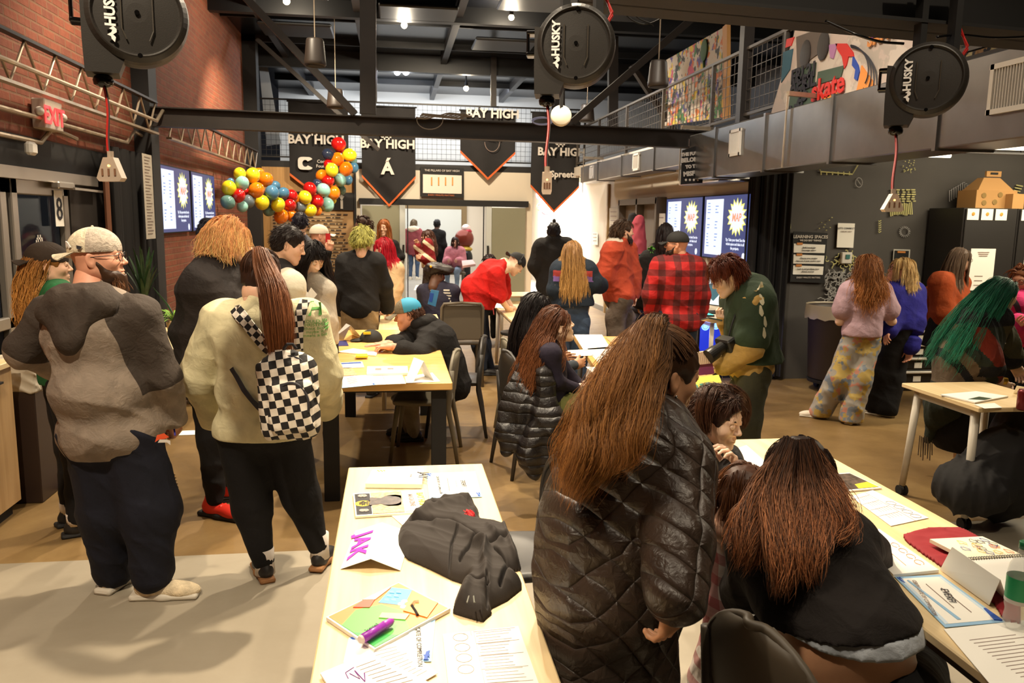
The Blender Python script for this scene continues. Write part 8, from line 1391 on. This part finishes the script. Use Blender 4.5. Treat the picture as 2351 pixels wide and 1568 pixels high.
# 24 seated girls
D = 5.0
R = person('girl in profile with long wavy brown hair, navy top and olive pants',who((1262,935),D),1.66,82,sit=True,J=PX(D,pe=(1262,925),be=(1258,880),ch=(1256,835),nk=(1262,790),hd=(1278,748,.0),sR=(1262,812,-.15),sL=(1272,808,.15),eR=(1278,875,-.14),wR=(1325,893,-.02),eL=(1310,870,.15),wL=(1335,885,.12),hR=(1268,945,-.08),hL=(1268,940,.09),kR=(1345,930,-.06),kL=(1350,922,.12),aR=(1340,1030,-.04),aL=(1345,1020,.12)),w=.98,skinc='pale',hyaw=84,hpitch=-14,top=dict(mat=cloth('navy_top',(34,28,42),wr=.3),g=.008,fold=.004),bottom=dict(mat=cloth('olive_pants',(96,96,50),wr=.55),baggy=.03,g=.014,fold=.010),shoes=dict(mat=WS),lod=0,look=.5)
hair(R,'long',(70,40,26),(130,78,44),n=150,nc=14,length=.52,width=.0019,wave=.012,spread=.016,back=.9,wind=(-.25,0,-1)); brows(R,(60,38,28)); m = MB(); m.sphere(PV(1263,757,D-.09),.005,8,6); obj('earring',m,MATS['gold'],R['root'])
R = person('girl with long black hair seated behind the brown-haired girl',who((1222,880),5.75),1.62,70,sit=True,J=PX(5.75,hd=(1232,712),nk=(1222,748),ch=(1218,790)),skinc='tan',hyaw=80,hpitch=10,top=dict(mat=cloth('grey_denim',(70,76,84))),bottom=dict(mat=blackp),lod=1); hair(R,'long',(24,18,18),(34,26,26),n=100,nc=10,length=.50,width=.003,wave=.004)
# draped puffer jacket
def bandmat(name,col,sc,rough=.45,diag=False,strength=.9):
    m,n = newmat(name,rough); sp = n.node('ShaderNodeSeparateXYZ'); mp = n.coord('Object'); nn = n.node('ShaderNodeTexNoise'); nn.inputs['Scale'].default_value = 5; n.link(mp,nn.inputs['Vector']); ad = n.node('ShaderNodeMixRGB'); ad.blend_type = 'ADD'; ad.inputs[0].default_value = .035; n.link(mp,ad.inputs[1]); n.link(nn.outputs['Color'],ad.inputs[2]); n.link(ad.outputs[0],sp.inputs[0])
    f = n.noise(7,4); n.color(n.ramp(f,[(.3,tuple(c*.8 for c in col)),(.7,tuple(c*1.15 for c in col))]))
    def puff(v): return n.math('POWER',n.math('ABSOLUTE',n.math('SINE',n.math('MULTIPLY',v,sc))),.45)
    if diag:
        u = n.math('ADD',sp.outputs[0],n.math('MULTIPLY',sp.outputs[1],.5)); h = n.math('MINIMUM',puff(n.math('ADD',u,n.math('MULTIPLY',sp.outputs[2],.95))),puff(n.math('SUBTRACT',u,n.math('MULTIPLY',sp.outputs[2],.95))))
    else: h = puff(sp.outputs[2])
    g = n.noise(34,3,dist=1.5); h = n.math('ADD',h,n.math('MULTIPLY',g,.35)); n.bump(h,strength,.014); n.b.inputs['Specular IOR Level'].default_value = .45; return m
bandmat('puffer_black',(28,24,24),52,.42); J_ = lambda x,y,o: PV(x,y,5.0+o)
V,F = sdf(poly([J_(1205,850,-.05),J_(1200,930,-.12),J_(1195,1010,-.14)],[.07,.10,.09],.06)+poly([J_(1250,860,-.2),J_(1258,960,-.22),J_(1250,1060,-.22)],[.06,.09,.07],.06)+poly([J_(1175,900,-.1),J_(1158,990,-.16),J_(1165,1030,-.18)],[.06,.065,.05],.04)+poly([J_(1225,990,-.26),J_(1215,1050,-.26),J_(1225,1085,-.26)],[.06,.07,.05],.04)+poly([J_(1210,845,-.02),J_(1255,850,-.08)],[.05,.05],.06),.009,post=fold_fn(.012,16,4,(1,1,.5))); r = mk('puffer_jacket',V,F,MATS['puffer_black'],None); tag(r,'black quilted puffer jacket draped over a chair back','jacket')
# 25 woman in quilted coat
D = 2.02
bandmat('quilt_brown',(58,46,38),36,.40,True,.85)
R = person('large woman in a shiny dark quilted coat with long frizzy brown hair',who((1440,1330),D),1.62,40,J=PX(D,pe=(1400,1330,-.02),be=(1420,1215),ch=(1455,1095,.02),nk=(1512,965,.06),hd=(1520,858,.12),sR=(1556,1072,-.08),sL=(1390,1040,.20),eR=(1556,1235,-.24),wR=(1550,1375,-.36),eL=(1350,1180,.30),wL=(1400,1250,.45),hR=(1460,1400,-.06),hL=(1380,1400,.08),kR=(1475,1620,.0),kL=(1400,1620,.1),aR=(1500,1900,.0),aL=(1420,1900,.1)),w=1.27,t=1.55,belly=.03,skinc='tan',hyaw=78,hpitch=12,hs=1.02,top=dict(mat=MATS['quilt_brown'],g=.030,sg=.010,hem=-.42,flare=.02,fold=.008,fr=11,name='quilted_coat',collar=.01),bottom=dict(mat=blackp),lod=0,hand=('soft','relax'),hdir=((-.1,.1,-1),None),palm=((-.6,.8,0),None),feet=False)
0 and print('quilt joints z',{k: np.round(v,2).tolist() for k,v in R['X'].items() if k in ('pe','ch','nk','hd','sR','sL')})
H = R['H']; L = [shell(H,.012,col=(62,40,26),facecut=(.075,.085,.105,.095,-.045))]; pq = lambda x,y,o: PV(x,y,D+o); hc_ = [(74,50,32),(190,130,70),(120,82,48)]
rts = [v for v in scalp_roots(340,9,.50,-.45) if not (v[0] > .25 and v[2] < .15 and v[1] > -.35)]; g = []
for v in rts:
    P_ = []; b = nrm(np.array([0.0,-.62,.80]))
    for t_ in np.linspace(0,1,10): q = nrm(v*(1-t_)+b*t_); P_.append(q*np.array([.090,.112,.102])+np.array([0,-.012,.028]))
    g.append(np.array(P_) @ H['R'].T*H['s']+H['c'])
L.append(strands(np.array(g),14,.010,.0012,(84,58,40),(112,76,48),6,.0015,60,tipspread=.3))
for pts,rad,n_,sd in (([pq(1515,745,.06),pq(1478,762,-.04),pq(1440,830,-.12),pq(1410,900,-.16),pq(1370,960,-.18),pq(1310,1040,-.16)],[.03,.060,.075,.075,.06,.03],130,1),([pq(1505,775,.0),pq(1478,855,-.06),pq(1435,930,-.16),pq(1400,1000,-.2),pq(1340,1080,-.2),pq(1310,1150,-.18)],[.04,.07,.085,.08,.06,.03],150,2),([pq(1510,830,-.04),pq(1492,900,-.10),pq(1455,975,-.2),pq(1430,1020,-.24),pq(1400,1080,-.24)],[.02,.035,.06,.06,.03],90,3),([pq(1400,880,-.1),pq(1350,960,-.12),pq(1310,1040,-.12),pq(1300,1120,-.14)],[.05,.06,.05,.02],60,4)):
    L.append(strands(bundle(pts,rad,n_,18,sd,.55,side=(.7,0,.7)),18,.020,.0008,hc_[0],hc_[1],sd,.0055,42,.35,c2=(130,86,48),taper=.4))
hair_obj('hair',L,R['root']); m = MB(); m.sphere(np.array([.084,.004,-.045]) @ H['R'].T*H['s']+H['c'],.004,8,6); obj('earring',m,MATS['chrome'],R['root'])
# 26 boy thinking
D = 3.05
R = person('boy with thick dark brown hair in a black jacket, seated, hand curled at his mouth',who((1610,1200),D),1.62,120,sit=True,J=PX(D,pe=(1590,1210,.05),be=(1592,1150,.05),ch=(1598,1095,.04),nk=(1610,1035,.02),hd=(1646,960,-.02),sL=(1655,1070,.12),sR=(1578,1070,.0),eR=(1600,1160,-.05),wR=(1640,1170,.05),eL=(1702,1168,-.14),wL=(1684,1088,-.20)),w=.95,skinc='pale',hyaw=138,hpitch=14,hroll=4,hs=.97,top=dict(mat=cloth('jacket_black',(30,27,26),rough=.5,wr=.55),g=.03,sg=.02,name='jacket',collar=.03),bottom=dict(mat=blackp),lod=0,hand=('soft','soft'),hdir=(None,(-.25,-.1,1)),palm=(None,(-1,-.2,0)),look=.85,feet=False)
hair(R,'short',(46,28,20),(78,48,32),n=260,nc=16,length=.075,width=.0011,spread=.018,wave=.004,side=.2,up=.22,back=.8,down=.2,stiff=.82,lift=.012,noise=.05,front=.55); pb = lambda x,y,o: PV(x,y,D+o); L = [strands(bundle(P_,r_,34,14,i,.6),14,.010,.0012,(50,30,22),(92,58,38),i,.003,30,.2) for i,(P_,r_) in enumerate((([pb(1640,890,.0),pb(1680,895,.03),pb(1704,920,.06),pb(1710,955,.08),pb(1700,985,.08)],[.02,.03,.03,.025,.008]),([pb(1645,893,-.02),pb(1625,900,-.10),pb(1612,935,-.12),pb(1615,970,-.11),pb(1622,1002,-.09)],[.02,.03,.03,.022,.006]),([pb(1632,890,-.02),pb(1664,893,-.03),pb(1690,905,-.02),pb(1704,925,.03)],[.02,.022,.018,.008]),([pb(1610,920,.05),pb(1590,960,.05),pb(1592,1000,.04)],[.04,.04,.015])))]; hair_obj('fringe',L,R['root']); brows(R,(44,28,22))
# 28 child
R = person('small brown-haired child in a red and white plaid dress between the seated figures',who((1700,1350),2.42),1.02,60,J=PX(2.42,hd=(1710,1142)),hs=.82,w=1.0,skinc='fair',hyaw=70,hpitch=25,top=dict(mat=plaidmat('plaid_white',(206,196,186),(150,40,46),14) or MATS['plaid_white'],g=.02,hem=-.2),bottom=dict(mat=MATS['plaid_white'],kind='skirt',len=.18),lod=1); hair(R,'bob',(74,44,28),(120,74,42),n=110,nc=12,length=.15,width=.0016)
# 27 woman in black with orange tips
D = 2.02
R = person('seated woman in a black top with dark hair fading to orange tips',who((1985,1560),D),1.66,350,sit=True,J=PX(D,pe=(2000,1600,.0),be=(1945,1480,.06),ch=(1870,1330,.16),nk=(1835,1195,.26),hd=(1832,1098,.34),sL=(1735,1262,.22),sR=(1955,1245,.26),eL=(1715,1370,.34),wL=(1740,1330,.55),eR=(2010,1320,.50),wR=(1960,1260,.66),hL=(1930,1620,.05),hR=(2070,1600,.08),kL=(1990,1560,.5),kR=(2110,1540,.5),aL=(2000,1700,.5),aR=(2100,1700,.5)),w=1.30,t=1.35,belly=.05,skinc='tan',hyaw=345,hpitch=24,top=dict(mat=cloth('black_top',(34,29,27),wr=.6,ws=7),g=.014,sg=.02,hem=.215,fold=.009,fr=13),bottom=dict(mat=blackp,g=.014),lod=0,feet=False)
X = R['X']; 
R27 = R; up27 = nrm(R['spu']*.6+np.array([0,0,.4])); R['torso'](0)
V,F = sdf(R['torso'](.005)[:3],.009,post=lambda p,d: np.maximum(fold_fn(.004,20,8)(p,d),np.abs((p-X['pe']) @ nrm(np.array([0,0,1.0])+.0*R['spu'])-.200)-.026)); mk('undershirt',V,F,cloth('undershirt_pale',(190,196,204),wr=.5),R['root'])
H = R['H']; L = [shell(H,.012,col=(38,24,18),facecut=(.06,.06,.08,.12,-.04))]; pq = lambda x,y,o: PV(x,y,D+o); rts = scalp_roots(130,19,.5,-.6); g = drape(H,130,.20,10,19,coll=(),back=.3,side=.5,up=.1,stiff=.6,lift=.014,front=.5,low=-.5)
L.append(strands(g,14,.008,.0009,(34,22,18),(58,38,28),8,.001,40,.1,tipspread=1.0))
for i,(pts,rad,n_) in enumerate((([pq(1815,1030,.22),pq(1770,1110,.20),pq(1740,1190,.12),pq(1720,1250,.06),pq(1700,1310,.06)],[.03,.05,.055,.045,.012],70),([pq(1820,1010,.22),pq(1790,1110,.18),pq(1790,1200,.08),pq(1800,1290,.0),pq(1790,1370,.0)],[.03,.05,.055,.045,.012],80),([pq(1845,1010,.22),pq(1860,1110,.18),pq(1860,1200,.08),pq(1850,1280,.0),pq(1860,1340,.0)],[.03,.05,.055,.045,.012],80),([pq(1850,1020,.24),pq(1895,1100,.20),pq(1920,1160,.12),pq(1945,1210,.08),pq(1915,1240,.05)],[.03,.045,.05,.045,.02],70),([pq(1790,1120,.2),pq(1710,1200,.15),pq(1680,1260,.12)],[.03,.04,.015],40))):
    L.append(strands(bundle(pts,rad,n_//2,16,30+i,.45),28,.008,.0012,(56,38,30),(226,150,100),40+i,.018,17,.35,c2=(100,72,56),taper=.45,cp=1.7))
hair_obj('hair',L,R['root']); 
# 29 girl in lavender
D = 7.15
splat('paint_jeans',(158,152,142),[(196,170,96),(190,130,110),(120,130,142),(176,150,80)],7,.58)
R = person('girl with curly ginger hair, lavender T-shirt and pale patterned jeans, mid-stride',who((1978,775),D),1.62,18,J=PX(D,hd=(1990,618),nk=(1988,648),ch=(1988,690),sL=(1950,668),sR=(2024,670),eL=(1928,738,.02),eR=(2048,738,.04),wL=(1958,742,.24),wR=(2022,745,.26),pe=(1978,762),hL=(1960,775),hR=(1998,775,.02),kL=(1925,868,.02),kR=(1975,870,-.05),aL=(1882,948,.15),aR=(1952,965,-.05)),w=1.05,skinc='pale',armskin=True,hyaw=8,top=dict(mat=cloth('lavender_tee',(186,156,166)),sleeve=.30,g=.03,sg=.018,hem=-.04),bottom=dict(mat=MATS['paint_jeans'],baggy=.05,flare=.05,g=.016,fold=.008),shoes=dict(mat=WS,sole=RB,yaw=(20,-70)),lod=1)
hair(R,'long',(130,76,40),(196,132,76),n=140,nc=12,length=.40,width=.0026,wave=.022,spread=.03,seed=7,wf=30)
# 30 blue sweater
D = 7.45
R = person('blond woman in a royal blue cowl-neck sweater and wide black trousers',who((2068,790),D),1.66,310,J=PX(D,hd=(2068,622),nk=(2078,650),ch=(2075,700),sL=(2050,672,-.05),sR=(2100,672,.06),eL=(2050,735,-.1),wL=(2040,760,-.2),eR=(2100,740,-.05),wR=(2090,800,-.1),aL=(2005,925,.05),aR=(2035,938,-.05),kL=(2020,860),kR=(2050,870)),w=1.12,skinc='rosy',hyaw=285,hpitch=-14,top=dict(mat=cloth('royal_blue',(36,34,126)),g=.03,sg=.025,collar=.04,hem=-.06),bottom=dict(mat=blackp,baggy=.06,flare=.06),shoes=dict(mat=BS,sole=RB,yaw=(0,0)),lod=1,look=.3)
hair(R,'bob',(196,160,104),(236,206,150),n=120,nc=12,length=.24,width=.0026,wave=.006); glasses(R,gmet)
# 31 orange coat
D = 7.9
R = person('woman with long grey-brown hair, dark glasses and orange-brown coat at the lockers',who((2180,740),D),1.70,72,J=PX(D,hd=(2204,598),nk=(2190,630),ch=(2180,680),sR=(2160,650,-.12),sL=(2198,650,.12),eR=(2165,715,-.14),wR=(2195,740,-.05),kR=(2160,850),kL=(2185,850,.1)),w=1.1,skinc='fair',hyaw=82,legskin=True,top=dict(mat=cloth('orange_coat',(146,62,22),wr=.55),g=.04,sg=.03,hem=-.24,flare=.03,name='coat',collar=.03),bottom=dict(mat=blackp,kind='skirt',len=.52),shoes=dict(mat=BS,sole=RB),lod=1)
hair(R,'long',(84,64,48),(120,100,82),n=110,nc=10,length=.55,width=.003); glasses(R,gmet)
# 32 green hair poncho
D = 5.62
cols = [cloth('poncho_olive',(70,66,44)),cloth('poncho_green',(36,42,32)),cloth('poncho_rust',(110,36,20)),cloth('poncho_black',(24,24,28)),cloth('poncho_taupe',(96,82,66))]
R = person('person with long green hair wearing a striped green and rust poncho and black skirt',who((2235,880),D),1.68,82,J=PX(D,pe=(2215,880),be=(2222,825),ch=(2240,770),nk=(2268,712),hd=(2300,678,-.02),sR=(2235,742,-.14),sL=(2275,735,.14),eR=(2265,830,-.16),wR=(2300,880,-.05),eL=(2310,800,.2),wL=(2330,840,.2),aR=(2195,1075),aL=(2225,1060,.15),kR=(2205,985),kL=(2215,975,.1)),w=1.1,skinc='pale',hyaw=85,hpitch=12,look=.8,top=dict(mat=cloth('black_under',(26,22,24)),g=.01,sleeve=.7),bottom=dict(mat=blackp,kind='skirt',len=.14,g=.02),shoes=dict(mat=M('shoe_maroon',(84,30,30),.7),sole=RB,yaw=(40,60)),lod=0,armskin=True,hand=('soft','soft'))
X = R['X']; pq = lambda x,y,o: PV(x,y,D+o)
def zp(C):
    r = C-pq(2290,690,0); u = r @ CRn[:,0]; v = -r[:,2]; q = v*.8-u*1.0; k = np.zeros(len(C),int); k[(q > .18)] = 1; k[(q > .33) & (q < .50)] = 2; k[(q >= .50) & (q < .60)] = 1; k[(q >= .60) & (q < .68)] = 4; k[(q >= .68) & (q < .74)] = 3; k[q >= .74] = 4; k[(q > .9)] = 1; k[(v < .16)] = 3; k[(v > .42) & (v < .50) & (u > -.25)] = 3; return k
blob(R,'poncho',R['torso'](.03)[:2]+poly([pq(2262,735,-.02),pq(2215,820,-.05),pq(2165,920,.0),pq(2130,1010,.02)],[.16,.17,.10,.035],.10)+poly([pq(2240,745,-.14),pq(2262,830,-.20),pq(2285,862,-.15)],[.10,.10,.06],.08)+poly([pq(2285,735,.12),pq(2320,820,.15)],[.10,.10],.08)+poly([pq(2210,830,-.1),pq(2170,930,-.1),pq(2150,960,-.05)],[.14,.09,.05],.1),cols,.010,(.012,14),zone=zp)
m = MB(); [m.tube([pq(2112+3.5*i,1000+2*(i % 3),0),pq(2108+3.5*i+(i % 3)*2,1045+4*(i % 4),0)],.004,5) for i in range(9)]; obj('poncho_fringe',m,cols[4],R['root']); hair(R,'long',(20,76,56),(46,156,122),c2=(60,120,84),n=190,nc=14,length=.66,width=.0020,wave=.010,spread=.022,back=1.2,side=.6,front=.5,low=-.35,wind=(-.55,0,-1))
m = MB(); [m.sphere(pq(2310+8*math.sin(k*.5),740+k*4,-.02-.0*k),.006,8,6) for k in range(13)]; obj('bead_necklace',m,MATS['chrome'],R['root']); m = MB(); m.lathe(X['wR']+np.array([0,0,.02]),[(.036,-.02),(.040,0),(.036,.02)],20); obj('bracelet',m,MATS['gold'],R['root'])
# 33 pink jacket
D = 6.5
R = person('person in a hot pink jacket with a black strap at the right edge',who((2352,790),D),1.66,262,J=PX(D,hd=(2350,648),nk=(2350,680),ch=(2352,720),sL=(2328,700,-.1),sR=(2375,700,.1),eL=(2330,760,-.1),wL=(2338,745,-.3)),skinc='rosy',hyaw=250,look=.3,top=dict(mat=cloth('hot_pink',(206,50,110)),g=.035,sg=.03,collar=.03),bottom=dict(mat=blackp),shoes=dict(mat=BS),lod=1); hair(R,'short',(120,70,40),n=90,nc=10,length=.09,width=.003); glasses(R,gmet); o_ = child(R,'shirt'); strap('bag_strap',[(2330,690),(2338,720),(2352,745)],9,MATS['ink'],R['root'],D=D,on=o_)
